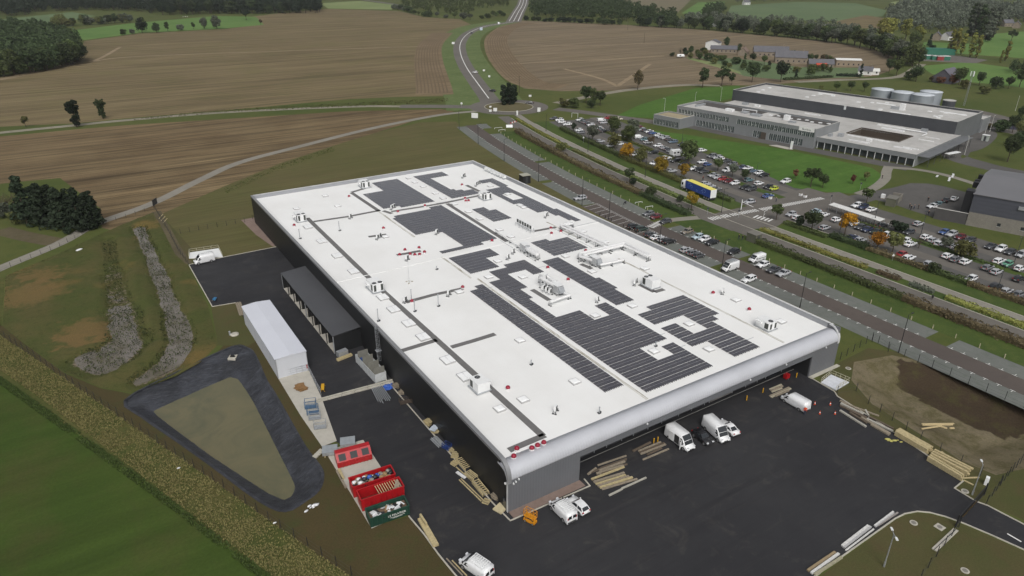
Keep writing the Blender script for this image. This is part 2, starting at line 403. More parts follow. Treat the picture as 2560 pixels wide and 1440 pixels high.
# far and middle fields
sheet('stubble_field', px((-90, 322), (0, 317), (190, 308), (300, 297), (560, 276), (870, 248), (1000, 242), (1128, 240), (1126, 215), (1104, 150), (1103, 112), (1130, 80), (1178, 62), (1150, 48), (1060, 43), (1000, 28), (820, 22), (700, 33), (620, 43), (640, 63), (560, 73), (350, 84), (210, 103), (205, 125), (195, 148), (120, 173), (0, 192), (-90, 207)), .012, STUB1)
sheet('stubble_field_lower', px((-90, 349), (0, 341), (300, 314), (870, 278), (1100, 273), (1136, 277), (1120, 284), (1040, 300), (1005, 312), (860, 356), (700, 408), (560, 466), (420, 528), (300, 580), (255, 570), (250, 520), (150, 445), (40, 455), (0, 460), (-90, 480)), .012, STUB2)
sheet('stubble_field_east', px((1211, 118), (1222, 150), (1258, 194), (1310, 221), (1400, 228), (1560, 226), (1660, 219), (1760, 212), (1900, 214), (2190, 190), (2245, 168), (2230, 140), (2170, 120), (2060, 103), (1900, 88), (1760, 75), (1560, 62), (1420, 56), (1300, 51), (1250, 64), (1216, 90)), .012, STUB3)
ribbon('tilled_headland', px((1130, 82), (1104, 112), (1104, 150), (1124, 212), (1130, 236)), 1.0, -22, .02, HEADL)
FURR = GM('furrow_soil', srgb(0x6b5d4a), srgb(0x746550), s1=.05, s3=2.5, fine=.3)
for q in range(9): ribbon('furrow', px((1130, 82), (1104, 112), (1104, 150), (1124, 212), (1129, 232)), -2 - q * 2.3, -2.9 - q * 2.3, .03, FURR); ribbon('furrow', px((1300, 56), (1250, 68), (1218, 92), (1214, 118), (1226, 150), (1262, 194), (1310, 216), (1380, 223)), 2 + q * 2.3, 2.9 + q * 2.3, .03, FURR)
ribbon('tilled_headland_east', px((1300, 56), (1250, 68), (1218, 92), (1214, 118), (1226, 150), (1262, 194), (1310, 216), (1390, 224)), -1, 22, .02, HEADL)
TYREW = GM('wheel_track_straw', srgb(0xa19076), srgb(0x95846b), srgb(0x83735b), s1=.05, s2=.2, s3=2.5, fine=.25)
for a in (((0, 200), (200, 160), (330, 142), (640, 130), (1050, 116)), ((1290, 112), (1480, 114), (1700, 104)), ((1270, 160), (1480, 150), (1660, 140)), ((1410, 172), (1500, 196), (1545, 216)), ((1545, 214), (1590, 184), (1625, 160)), ((-40, 205), (150, 170), (240, 150), (300, 118))):
    ribbon('wheel_track', px(*a), 1.6, -1.6, .026, TYREW)
sheet('far_pasture', px((150, 80), (330, 58), (540, 40), (640, 42), (660, 62), (560, 71), (350, 82), (205, 101)), .014, PAST)
sheet('far_pasture_dull', px((-60, 55), (180, 30), (240, 40), (120, 62), (-60, 80)), .013, PASTD)
sheet('far_pasture_pale', px((800, 8), (900, 2), (985, 12), (980, 24), (820, 21)), .014, PASTP)
sheet('far_bare_field', px((1540, -8), (1735, -8), (1690, 36), (1600, 26)), .014, FARBR)
sheet('far_crop_bright', px((1704, 33), (1745, 6), (1815, 4), (1795, 22), (1752, 44)), .016, PAST)
sheet('far_crop_field', px((1812, 46), (1828, 14), (1990, 5), (2140, 8), (2216, 26), (2208, 40), (2100, 52), (1900, 50)), .014, PASTD)
sheet('far_tilled_field', px((2085, 54), (2165, 38), (2225, 48), (2230, 72), (2140, 70)), .016, STUB1)
sheet('far_meadow_top', px((2225, 6), (2300, -6), (2430, -6), (2410, 15), (2260, 18)), .014, PASTP)
sheet('far_meadow_right', px((2460, 20), (2600, 6), (2620, 30), (2470, 30)), .014, PASTP)
sheet('meadow', px((2300, 165), (2420, 155), (2570, 175), (2640, 230), (2500, 212), (2420, 205), (2330, 185)), .014, PAST)
sheet('meadow_upper', px((2440, 110), (2490, 84), (2620, 74), (2620, 150), (2480, 140), (2300, 128), (2310, 105)), .014, PAST)
sheet('farm_garden', px((1715, 142), (1800, 160), (1850, 180), (1855, 186), (1800, 170), (1722, 148)), .02, PASTP)
sheet('farm_orchard', px((1740, 140), (1880, 150), (2000, 168), (2150, 170), (2160, 192), (1960, 200), (1860, 190)), .016, PASTD)
# verges of the winding road
ROADW = [(1236, 275), (1222, 246), (1197, 212), (1166, 168), (1151, 132), (1152, 106), (1170, 84), (1205, 68), (1240, 61), (1283, 55)]
ribbon('road_verge', px(*ROADW), 26, 5, .018, ROADV)
ribbon('road_verge_east', px(*ROADW), -5, -19, .018, ROADV)
ribbon('winding_road', px(*ROADW), 6, -5.5, .03, ROADM)
ribbon('centre_line', px(*ROADW[1:]), .3, -.3, .04, LINE)
ribbon('far_highway', px((1283, 55), (1296, 30), (1306, 12), (1310, -4)), 10, -10, .032, ROADM)
for s in (-5.8, 0, 5.8): ribbon('highway_line', px((1284, 53), (1296, 30), (1306, 12), (1310, -4)), s + .4, s - .4, .045, LINE)
ribbon('far_lane', px((860, -6), (940, 4), (1010, 14), (1060, 16)), 6, -6, .03, ROADM)

# roundabout and the roads that meet at it
RC = Vector((167.3, 266.5))
circ = lambda r, n=48: [(RC.x + r * math.cos(2 * math.pi * i / n), RC.y + r * math.sin(2 * math.pi * i / n)) for i in range(n)]
sheet('roundabout_road', circ(22), .036, ROADM)
RAISL = GM('dry_island_grass', srgb(0x716a50), srgb(0x655f45), srgb(0x5a5f38), s1=.1, s2=.5, s3=3)
sheet('roundabout_island', circ(13.4), .05, RAISL)
kerb('roundabout_kerb', circ(13.5) + circ(13.5)[:1], .3, .14)
ribbon('gravel_track', px((-90, 342), (0, 332), (200, 312), (300, 302), (560, 281), (870, 267), (1000, 266), (1140, 268), (1190, 270)), 2.6, -2.6, .028, TRACK)
ribbon('track_apron', px((1000, 266), (1100, 266), (1200, 268)), 4.5, -4.5, .031, ROADM)
ribbon('farm_path', px((-60, 700), (0, 671), (150, 608), (240, 560), (380, 509), (500, 450), (600, 406), (750, 366), (900, 328), (1010, 304), (1110, 286), (1190, 278)), 2.0, -2.0, .03, PATHM)
ribbon('east_lane', px((1390, 258), (1500, 236), (1580, 224), (1700, 213), (1800, 214)), 3, -3, .028, TRACK)
ribbon('office_road', px((1390, 272), (1470, 282), (1560, 295), (1620, 303), (1690, 316)), 4, -4, .034, ROADM)
ribbon('east_lane_far', px((1990, 205), (2100, 200), (2240, 193), (2290, 170), (2305, 160)), 3, -3, .028, TRACK)

# strips beside the works: verges, bays, lanes, hedged road, car parks
sheet('lawn_north', [[tuple(p) for p in px((392, 524), (500, 464), (600, 418), (750, 378), (900, 340), (1010, 316), (1050, 306), (1140, 304), (1150, 316))] + [(116, 232), (104.7, 172), (97, 109), (95, 60), (94.6, 12), (79, 4), (-8, 99.5), (-18, 103)]], .008, LAWNO)
lane('verge_strip', 110.9, 121.5, -50, 215, .01, VERGE)
lane('bay_paving_west', 94.6, 99.6, -45, 45.5, .016, BAYM); lane('bay_paving_west_middle', 94.6, 99.6, 49, 73.5, .016, BAYM)
lane('bay_paving_west_north', 94.6, 99.6, 108, 136, .016, BAYM); lane('bay_paving_west_end', 94.6, 99.6, 139, 236, .016, BAYM)
lane('marked_bay_asphalt', 94.0, 99.6, 75, 107.5, .017, LANEM)
lane('brown_lane', 99.6, 105.6, -45, 236, .02, LANEM)
lane('bay_paving_east', 105.6, 110.9, -45, -8, .016, BAYM); lane('bay_paving_east_near', 105.6, 110.9, -3.5, 45, .016, BAYM); lane('bay_paving_east_middle', 105.6, 110.9, 49, 77, .016, BAYM)
lane('bay_paving_east_north', 105.6, 110.9, 86, 160, .016, BAYM); lane('bay_paving_east_end', 105.6, 110.9, 163, 214, .016, BAYM); lane('bay_paving_east_top', 105.6, 110.9, 226, 236, .016, BAYM)
ribbon('footpath_crossing', [(105.7, 81.5), (112, 82), (121.6, 79)], 1.6, -1.6, .022, PATHM, k=3)
lane('hedged_road', 121.5, 127.5, -60, 246, .024, ROADM)
lane('hedged_road_east', 131.5, 135.0, -60, 246, .024, PATHM)
lane('median_strip', 127.6, 131.4, -60, 64, .012, VERGE); lane('median_strip_north', 127.6, 131.4, 80, 238, .012, VERGE)
sheet('crossing_road', [[(121, 65), (121, 79), (135, 79), (143, 78.5), (178, 74), (184, 72), (182, 64), (176, 62), (158, 66), (143.5, 62.5), (135.2, 60)]], .03, ROADM)
lane('verge_car_park', 135.1, 143.8, -50, 60, .011, VERGE); lane('verge_car_park_north', 135.1, 143.8, 80, 225, .011, VERGE)
lane('car_park', 143.8, 178.4, -48, 66, .017, PARKA); lane('car_park_north', 143.8, 178.6, 76, 219, .017, PARKA)
for y0, y1, s in ((-48, 66, ''), (76, 219, '_north')):
    lane('car_park_aisle' + s, 149, 153.6, y0, y1, .022, ROADM); lane('car_park_aisle_east' + s, 167.4, 172, y0, y1, .022, ROADM)
    lane('planted_island' + s, 158.9, 162.4, y0 + 2, y1 - 12, .028, VERGE)
sheet('crossing_mouth', [[(143.7, 61), (143.7, 81), (179, 81), (179, 61)]], .0265, ROADM)
# zebra crossings
def zebra(name, a, b, wd, n, duty=.5, ln=3.0):
    b_ = MB(); a, b = Vector(a), Vector(b); d = (b - a).normalized(); nn = Vector((-d.y, d.x))
    L = (b - a).length
    for i in range(n):
        c = a + d * (L * (i + .5) / n); q = L / n * duty / 2
        b_.quad(*[(*(c + d * s * q + nn * t * ln / 2), .042) for s, t in ((-1, -1), (1, -1), (1, 1), (-1, 1))])
    o = b_.build(name, LINE, fix=False); o['kind'] = 'structure'
zebra('zebra_crossing', (123.2, 76), (131.5, 75.4), 3, 8, .5, 2.6); zebra('zebra_crossing_middle', (132, 75.2), (143.5, 74), 3, 12, .5, 2.2)
zebra('zebra_crossing_east', (144.5, 73.8), (173, 70.6), 3, 30, .5, 2.2); zebra('zebra_crossing_lane', (102.0, 80.5), (108.6, 82.2), 2.6, 6, .5, 2.6)
zebra('zebra_crossing_side', (139.0, 64.5), (137.6, 70.5), 3, 5, .5, 3.2)
# T-shaped bay marks
tb = MB()
for x, sg in ((99.55, -1), (105.65, 1)):
    y = -44.
    while y < 233:
        ok = (sg < 0 and not (73.5 < y < 108) and not (45 < y < 49) and not (136 < y < 139)) or (sg > 0 and not (-8 < y < -3.5) and not (45 < y < 49) and not (77 < y < 86) and not (160 < y < 163) and not (214 < y < 226))
        if ok:
            X = x + dx(y); t = .045
            tb.quad((X - .05, y - .5, t), (X + .05, y - .5, t), (X + .05, y + .5, t), (X - .05, y + .5, t))
            tb.quad((X, y - .06, t + .003), (X + sg * .75, y - .06, t + .003), (X + sg * .75, y + .06, t + .003), (X, y + .06, t + .003))
        y += 2.5
o = tb.build('bay_marks', LINE, fix=False); o['kind'] = 'structure'
lb = MB()
for i in range(11):
    y = 75.5 + i * 3.1; X = dx(y)
    lb.quad((94.3 + X, y - .06, .04), (99.5 + X, y + .3, .04), (99.5 + X, y + .42, .04), (94.3 + X, y + .06, .04))
o = lb.build('bay_lines', LINE, fix=False); o['kind'] = 'structure'
lane('bay_edge_line', 99.55, 99.67, 75, 107.5, .044, LINE); lane('bay_edge_line_outer', 100.2, 100.3, 75, 107.5, .044, LINE)

# office grounds
OFO = Vector((239.08, 76.76)); OFD = Vector((.17438, -.98468)); OFN = Vector((.98468, .17438))
def of(u, w_, z=0.): p = OFO + OFD * u + OFN * w_; return Vector((p.x, p.y, z))
sheet('office_lawn', px((1600, 317), (1640, 327), (1705, 335), (1800, 350), (1950, 372), (2060, 394), (2180, 420), (2206, 438), (2196, 455), (2160, 472), (2130, 484), (2040, 478), (1985, 470), (1900, 430), (1800, 385), (1720, 358), (1650, 334)), .02, LAWNB)
sheet('office_lawn_north', px((1540, 290), (1640, 296), (1740, 270), (1850, 240), (1850, 214), (1740, 220), (1600, 262)), .016, LAWNB)
ribbon('office_terrace', [of(-120, -4), of(-60, -5), of(0, -4)], 4, -4, .026, PARKA, k=3)
sheet('rear_yard', px((2330, 320), (2420, 300), (2470, 290), (2520, 300), (2480, 330), (2440, 355), (2420, 390), (2395, 402), (2440, 418), (2560, 445), (2620, 462), (2620, 440), (2500, 415), (2430, 396), (2406, 386), (2420, 370), (2376, 372)), .022, PARKA)
ribbon('delivery_road', px((2450, 318), (2472, 335), (2440, 365), (2380, 385), (2400, 402), (2480, 422), (2560, 440), (2640, 460)), 3.5, -3.5, .026, PARKA)
ribbon('office_footpath', px((2146, 486), (2185, 470), (2212, 448), (2216, 430), (2222, 416)), 1.8, -1.8, .03, PATHM)
ribbon('entrance_footpath', px((2220, 418), (2300, 425), (2380, 442), (2470, 470), (2580, 500)), 1.6, -1.6, .028, PATHM)
sheet('forecourt', px((2050, 505), (2160, 482), (2230, 470), (2276, 458), (2320, 459), (2360, 466), (2420, 482), (2428, 500), (2400, 545), (2352, 552), (2340, 545), (2300, 533), (2275, 525), (2240, 513), (2190, 500), (2120, 520), (2060, 522)), .024, PARKA)
sheet('tank_yard', [[tuple(of(*p)[:2]) for p in ((-75, 112), (-20, 108), (10, 96), (14, 130), (-20, 150), (-75, 140))]], .018, ROADM)
sheet('depot_yard', px((2290, 146), (2330, 134), (2400, 140), (2470, 150), (2440, 158), (2380, 156), (2300, 152)), .018, ROADM)

# works yard, slabs, kerbs
YP = px((472, 662), (560, 643), (694, 617)) + [(10, 100), (40, 20), (74, 3)] + px((2022, 942), (2086, 980), (2093, 991), (2160, 1032), (2237, 1082), (2321, 1141), (2412, 1204), (2386, 1221), (2440, 1255), (2468, 1265), (2570, 1318), (2700, 1390), (2700, 1440), (2560, 1374), (2480, 1338), (2412, 1309), (2363, 1291), (2325, 1281), (2293, 1278), (2262, 1284), (2238, 1296), (2106, 1390), (2030, 1447), (1960, 1500), (1400, 1620), (1230, 1530), (1140, 1440), (1095, 1385), (1022, 1292), (940, 1150), (838, 1104), (800, 990), (700, 945), (640, 850), (588, 757), (531, 767))
sheet('yard', YP, .02, YARD)
sheet('site_soil', [px((-40, 812), (2, 812), (60, 858), (160, 932), (250, 970), (330, 985), (440, 942), (520, 905), (560, 862), (590, 762), (720, 940), (830, 1110), (930, 1318), (1022, 1290), (1095, 1385), (1140, 1440), (1230, 1530), (1150, 1620), (1000, 1540), (884, 1450), (703, 1324), (534, 1203), (334, 1068), (169, 954), (88, 896), (0, 839)), [tuple(p) for p in BASIN]], .006, SOILG)
sheet('lush_field', px((-900, 560), (-300, 760), (0, 945), (90, 1010), (230, 1110), (430, 1260), (560, 1360), (668, 1442), (800, 1560), (900, 1700), (-400, 2400), (-1500, 1500)), .007, FIELDG)
sheet('rough_verge', px((-300, 690), (0, 835), (88, 893), (169, 950), (334, 1065), (534, 1200), (703, 1320), (884, 1446), (1000, 1545), (900, 1640), (668, 1446), (430, 1262), (230, 1112), (0, 950), (-300, 770)), .005, ROUGHG)
sheet('wet_bank', px((-60, 690), (12, 694), (4, 814), (-40, 812), (-90, 780)), .006, ROUGHG)
sheet('grass_patch_west', px((560, 643), (476, 658), (440, 634), (404, 560), (540, 556), (640, 548), (692, 614)), .007, SITEG)
sheet('grass_patch_tent', px((528, 766), (590, 756), (612, 800), (642, 852), (618, 866), (577, 864), (545, 864)), .0065, SITEG)
ribbon('red_paving', px((612, 548), (650, 585), (692, 614), z=0), -1.2, 5, .012, PAVR, k=1)
ribbon('bare_soil_strip', px((392, 528), (420, 580), (446, 628), (470, 660)), 1.2, -1.6, .015, DIRT)
ribbon('dirt_track', px((0, 575), (60, 590), (110, 600), (160, 608)), 3, -3, .014, DIRT)
sheet('concrete_slab', px((696, 947), (772, 926), (803, 992), (842, 1103), (805, 1117), (752, 1040)), .05, CONC)
sheet('concrete_slab_lower', px((812, 1128), (908, 1100), (960, 1180), (1021, 1281), (929, 1322), (880, 1240)), .05, CONC)
sheet('front_soil_area', [px((2040, 935), (2100, 905), (2170, 870), (2240, 880), (2400, 905), (2560, 955), (2720, 1010), (2800, 1120), (2700, 1300), (2560, 1300), (2470, 1262), (2440, 1252), (2390, 1221), (2414, 1203), (2323, 1140), (2238, 1080), (2094, 989), (2086, 978)), [tuple(p) for p in PITR]], .006, SITEG)
sheet('gate_island', px((2040, 1450), (2110, 1394), (2240, 1299), (2264, 1288), (2293, 1282), (2325, 1285), (2363, 1295), (2410, 1312), (2480, 1342), (2560, 1378), (2700, 1444), (2800, 1600), (2300, 1650), (2050, 1520)), .007, SITEG)
for nm, pts, k in (('kerb_gate_island', px((2030, 1447), (2106, 1391), (2238, 1297), (2262, 1285), (2293, 1279), (2325, 1282), (2363, 1292), (2412, 1310), (2480, 1339), (2560, 1375), (2700, 1441)), 1),
                   ('kerb_gate', px((2408, 1203), (2386, 1221), (2440, 1254), (2468, 1264), (2570, 1317), (2700, 1388)), 1), ('kerb_yard_east', px((2018, 940), (2086, 979), (2093, 991), (2160, 1033), (2237, 1083), (2321, 1141)), 1),
                   ('kerb_yard_south', px((1022, 1291), (1060, 1336), (1095, 1385), (1140, 1440), (1200, 1500)), 1), ('kerb_yard_west', px((590, 757), (531, 767), (472, 662), (560, 643), (692, 617)), 1),
                   ('kerb_wall_base', [(-1.0, 98), (-.9, 60.5)], 1), ('kerb_wall_base_near', [(-1.0, 55), (-.9, 3), (-.6, -1.6), (14, -1.9), (14.2, -.2)], 1)):
    kerb(nm, pts, .2, .12, k)
for nm, x, y0, y1 in (('kerb_road', 127.55, -60, 246), ('kerb_road_east', 135.05, -60, 225), ('kerb_car_park', 143.8, -48, 61)):
    kerb(nm, [(x + dx(y), y) for y in range(int(y0), int(y1), 6)], .18, .12)

# ---- hollows
WD1 = px((347, 568), (365, 610), (385, 655), (410, 720), (438, 790), (452, 850), (425, 905), (370, 945))
WD2 = px((272, 600), (285, 680), (300, 760), (325, 850), (290, 890), (235, 905))
WD3 = px((90, 650), (110, 760), (60, 800))
def wet_h(x, y):
    e = line_d(x, y, WETR, True); t = min(1, e / 4)
    def along(L):
        best = (1e9, 0)
        for i in range(len(L) - 1):
            d_ = seg_d(x, y, L[i], L[i + 1])
            if d_ < best[0]: best = (d_, (i + .5) / (len(L) - 1))
        return best
    d1, s1 = along(WD1); d2, s2 = along(WD2)
    w1 = .7 + 1.8 * s1 + nz(x, y, .25) * .5; w2 = .6 + 5.2 * s2 + nz(x, y, .2, 5) * 1.2
    f = lambda d_, w_: max(0, min(1, (w_ + 1.8 - d_) / 1.8))
    h = .35 * nz(x, y, .08, 3) * t + .22 - max(f(d1, w1) * .95, f(d2, w2) * (.5 + .5 * s2))
    h += .35 * max(0, 1 - abs(d1 - w1 - 4.5) / 2.5) * t
    h += .10 * nz(x, y, 1.1, 9) + .07 * nz(x, y, 2.7, 2)
    return h * t
def wet_mat():
    n = NT('wetland_ground'); p = n.pos(); z = n.n('SeparateXYZ'); n.l(p, z.inputs[0])
    gr = n.mix(n.ramp(n.noise(p, .09, 4), .4, .6), srgb(0x474d26), srgb(0x524f2d))
    gr = n.mix(n.ramp(n.noise(p, .05, 3, .5), .58, .66, 0, .8), gr, srgb(0x6b5a33))
    gr = n.mix(n.ramp(n.noise(p, .7, 5, .7), .5, .75, 0, .7), gr, srgb(0x343c1a))
    for u_, v_, r_ in ((75, 735, 9), (105, 690, 6), (215, 830, 7), (190, 850, 5), (420, 545, 3)):
        q_ = at(u_, v_); vd = n.n('VectorMath', operation='DISTANCE'); n.l(p, vd.inputs[0]); vd.inputs[1].default_value = (q_.x, q_.y, 0)
        ad = n.n('Math', operation='ADD'); n.l(vd.outputs['Value'], ad.inputs[0]); n.l(n.ramp(n.noise(p, .25, 5, .7), .3, .7, -4, 4), ad.inputs[1]); gr = n.mix(n.ramp(ad.outputs[0], r_ * .6, r_, .75, 0), gr, srgb(0x6d5a38))
    md = n.mix(n.ramp(n.noise(p, .9, 5, .7), .4, .65), srgb(0x857968), srgb(0x5c5649))
    a = n.n('Math', operation='ADD'); n.l(z.outputs[2], a.inputs[0]); n.l(n.ramp(n.noise(p, .8, 5, .7), .3, .7, -.16, .16), a.inputs[1])
    c = n.mix(n.ramp(a.outputs[0], -.55, -.4), md, gr)
    n.col(n.mul(c, n.ramp(n.noise(p, 4, 5, .75), .25, .75, .72, 1.28))); n.set(.85, spec=.2); n.bump(n.noise(p, 3, 5, .7), .5, .2); return n.m
patch('wetland', WETR, wet_h, .9, wet_mat())
def water_mat(name, c1, c2, rough):
    n = NT(name); p = n.pos(); n.col(n.mix(n.ramp(n.noise(p, .12, 5, .6, 1.), .4, .62), c1, c2)); n.set(rough, spec=.5); n.bump(n.noise(p, 1.2, 3), .04, .05); return n.m
sheet('ditch_water', [tuple(p) for p in px((320, 560), (380, 560), (470, 700), (520, 850), (470, 900), (330, 965), (215, 950), (180, 890), (240, 760), (245, 600))], -.5, water_mat('ditch_water', srgb(0x77716a), srgb(0x645e50), .12))
def bas_h(x, y):
    e = line_d(x, y, BASIN, True)
    if pip(x, y, BWAT): return -1.9 - min(1.2, line_d(x, y, BWAT, True) * .5)
    q = line_d(x, y, BWAT, True); t = e / (e + q + 1e-6)
    return -1.9 * t + (nz(x, y, .9, 1) * .12 + abs(nz(x * .25 + y, y * .25 - x, .8, 4)) * .3) * min(1, 4 * t * (1 - t) + .1) * (1 if e > .3 else 0)
def liner_mat():
    n = NT('pond_liner'); p = n.pos(); c = n.mix(n.ramp(n.noise(p, .25, 5, .7, .5), .42, .7), srgb(0x282a30), srgb(0x44474f))
    c = n.mix(n.ramp(n.noise(n.mapping(p, R(30), (.35, 2.2, 1)), 1.2, 6, .75, .6), .55, .78, 0, .75), c, srgb(0x6e7179))  # paler streaks: light on the wrinkles put into the colour
    n.col(c); n.set(.4, spec=.5); n.bump(n.noise(n.mapping(p, R(-20), (.5, 2.2, 1)), 1., 6, .7, 1.), 1., .5); return n.m
patch('pond_liner', [tuple(p) for p in BASIN], bas_h, .55, liner_mat())
ribbon('liner_edge', [tuple(p) for p in BASIN] + [tuple(BASIN[0])], .0, -.5, .03, liner_mat(), k=1)
def pond_mat():
    n = NT('pond_water'); p = n.pos(); c = n.mix(n.ramp(n.noise(p, .09, 5, .65, 1.2), .38, .66), srgb(0x6a654c), srgb(0x575844))
    n.col(n.mix(n.ramp(n.noise(p, .2, 4, .6, 2), .6, .75, 0, .35), c, srgb(0x6d6447))); n.set(.16, spec=.4); n.bump(n.noise(p, 1.1, 3), .03, .05); return n.m
sheet('pond_water', [tuple(p) for p in [(CAM.x + (x - CAM.x) * 1.0, y) for x, y in smooth(BWAT, 3, True)]], -1.86, pond_mat())
def pit_h(x, y):
    e = line_d(x, y, PITR, True); return -2.3 * min(1, e / 8) ** 1.2 + nz(x, y, .2, 2) * .35 * min(1, e / 2) + nz(x, y, 1.3, 6) * .12 * min(1, e / 2)
def pit_mat():
    n = NT('excavated_soil'); p = n.pos(); z = n.n('SeparateXYZ'); n.l(p, z.inputs[0])
    a = n.n('Math', operation='ADD'); n.l(z.outputs[2], a.inputs[0]); n.l(n.ramp(n.noise(p, .1, 5, .7), .3, .7, -.5, .5), a.inputs[1])
    vc = n.n('Attribute', attribute_name='dark_soil'); c = n.mix(n.ramp(vc.outputs['Fac'], .3, .7), n.mix(n.ramp(n.noise(p, .15, 5, .7), .4, .65), srgb(0x746b57), srgb(0x635c44)), srgb(0x43392d))
    c = n.mix(n.ramp(n.noise(p, .3, 5, .7), .5, .7, 0, .6), c, srgb(0x4c4a2c))
    n.col(n.mul(c, n.ramp(n.noise(p, 3, 6, .75), .25, .75, .75, 1.3))); n.set(.95, spec=.1); n.bump(n.noise(p, 2.2, 6, .75), .8, .3); return n.m
hol = patch('excavated_hollow', [tuple(p) for p in PITR], pit_h, .9, pit_mat())
DKS = [tuple(Z1(x, y, -1.8)[:2]) for x, y in ((1650, -70), (2100, 10), (2560, 190), (2750, 290), (2600, 400), (2390, 440), (2150, 320), (1880, 190), (1680, 70))]
at_ = hol.data.attributes.new('dark_soil', 'FLOAT', 'POINT')
at_.data.foreach_set('value', [1. if pip(v.co.x + nz(v.co.x, v.co.y, .3, 8) * 1.5, v.co.y + nz(v.co.x, v.co.y, .3, 3) * 1.5, DKS) else 0. for v in hol.data.vertices])

# ------------------------------------------------------------------ warehouse
RZ, TOPZ, BX, BY = 7.65, 8.85, 78.3, 149.0
def memb_mat():
    n = NT('roof_membrane'); p = n.pos()
    c = n.mix(n.ramp(n.noise(p, .06, 5, .6), .4, .65), (.83, .835, .825), (.78, .78, .765))
    c = n.mix(n.ramp(n.noise(p, .25, 6, .7, .5), .62, .85, 0, .35), c, (.66, .65, .61))
    br = n.n('TexBrick'); n.l(n.mapping(p, R(90), (1, 1, 1)), br.inputs['Vector']); br.inputs['Scale'].default_value = .5
    br.inputs['Mortar Size'].default_value = .004; br.inputs['Brick Width'].default_value = 5; br.inputs['Row Height'].default_value = .9
    br.inputs['Color1'].default_value = (1, 1, 1, 1); br.inputs['Color2'].default_value = (.985, .985, .985, 1); br.inputs['Mortar'].default_value = (.94, .94, .93, 1)
    n.col(n.mul(c, br.outputs['Color'])); n.set(.7, spec=.3); return n.m
MEMB = memb_mat()
def clad_mat(name, c, rough, metal, pitch, ax=0, st=.5):
    n = NT(name); p = n.pos(); s = n.n('SeparateXYZ'); n.l(p, s.inputs[0])
    wv = n.n('Math', operation='MULTIPLY'); n.l(s.outputs[ax], wv.inputs[0]); wv.inputs[1].default_value = 2 * math.pi / pitch
    sn = n.n('Math', operation='SINE'); n.l(wv.outputs[0], sn.inputs[0])
    n.col(n.mul(c, n.ramp(n.noise(p, .15, 4), .3, .7, .93, 1.07))); n.set(rough, metal)
    n.bump(sn.outputs[0], st, .02); return n.m
BLKCLAD = clad_mat('black_cladding', (.012, .0125, .0135), .5, 0, .25, 1, .3)
GRYCLAD = clad_mat('grey_cladding', srgb(0x696b6f), .5, .05, .5, 0, .25)  # fascia band: same metal as the curve, its upright shade put into the colour
FASCIA_LIT = clad_mat('fascia_painted_lit', srgb(0xc0c2c8), .4, .12, .5, 0, .3)  # same metal as the band, skyward brightening put into the colour
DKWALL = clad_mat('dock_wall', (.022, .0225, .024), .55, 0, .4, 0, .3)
COPING = M('coping_metal', srgb(0x8f9092), .5, .3, .06)
COPW = M('pale_coping', srgb(0xcfd0d0), .5, .1, .06)
INNERP = M('parapet_inside', srgb(0x95979b), .6, 0, .06, .2)
WALK = M('walkway_felt', srgb(0x6b6a69), .9, 0, .12, .8)
wh = thing('warehouse', 'huge warehouse with white flat roof, black side wall and rounded silver front', 'building')
b = MB(); b.bx(0, .3, 2.42, BY, -.5, TOPZ - .06); b.build('side_wall', BLKCLAD, wh)
b = MB(); b.bx(BX - .3, BX, .3, BY, -.5, TOPZ - .06); b.build('side_wall', GRYCLAD, wh)
b = MB(); b.bx(.3, BX - .3, BY - .3, BY, -.5, TOPZ - .06); b.build('rear_wall', BLKCLAD, wh)
roof = MB(); roof.bx(.3, BX - .3, 2.8, BY - .3, RZ - .4, RZ); roof = roof.build('roof', MEMB, wh)
b = MB(); b.bx(-.06, .62, 2.2, BY + .06, TOPZ - .06, TOPZ); b.bx(-.05, .02, 2.3, BY, TOPZ - .5, TOPZ - .06); b.build('coping', COPING, wh)
b = MB(); b.bx(.62, BX - .5, BY - .42, BY + .06, TOPZ - .061, TOPZ - .002); b.build('coping', COPW, wh)
b = MB(); b.bx(BX - .5, BX + .06, 2.6, BY + .06, TOPZ - .06, TOPZ); b.build('coping', COPW, wh)
b = MB(); b.bx(.3, .38, 3, BY - .3, RZ, TOPZ - .07); b.bx(.38, BX - .38, BY - .38, BY - .301, RZ, TOPZ - .07); b.bx(BX - .38, BX - .301, 3, BY - .38, RZ, TOPZ - .07); b.build('parapet', INNERP, wh)
# rounded front fascia
prof = [(2.9, RZ - .25), (2.9, RZ + .03)] + [(1.7 - 1.7 * math.sin(t), 6.05 + 1.75 * math.cos(t)) for t in [R(a) for a in range(0, 91, 6)]] + [(0, 5.85), (.3, 5.85), (.5, 6.4), (1.0, 7.1), (1.8, RZ - .3)]
b = MB(); b.loft([[(x, y, z) for y, z in prof] for x in (-.02, BX + .02)]); b.build('curved_fascia', FASCIA_LIT, wh)
CW = (13.3, 70.2)
b = MB(); b.bx(-.02, BX + .02, .0, .28, 4.75, 5.85); b.build('fascia_band', GRYCLAD, wh)
b = MB(); b.bx(-.02, CW[0], .003, .3, -.3, 4.749); b.build('front_wall', GRYCLAD, wh); b = MB(); b.bx(CW[1], BX + .02, .003, .3, -.3, 4.749); b.build('front_wall', GRYCLAD, wh)
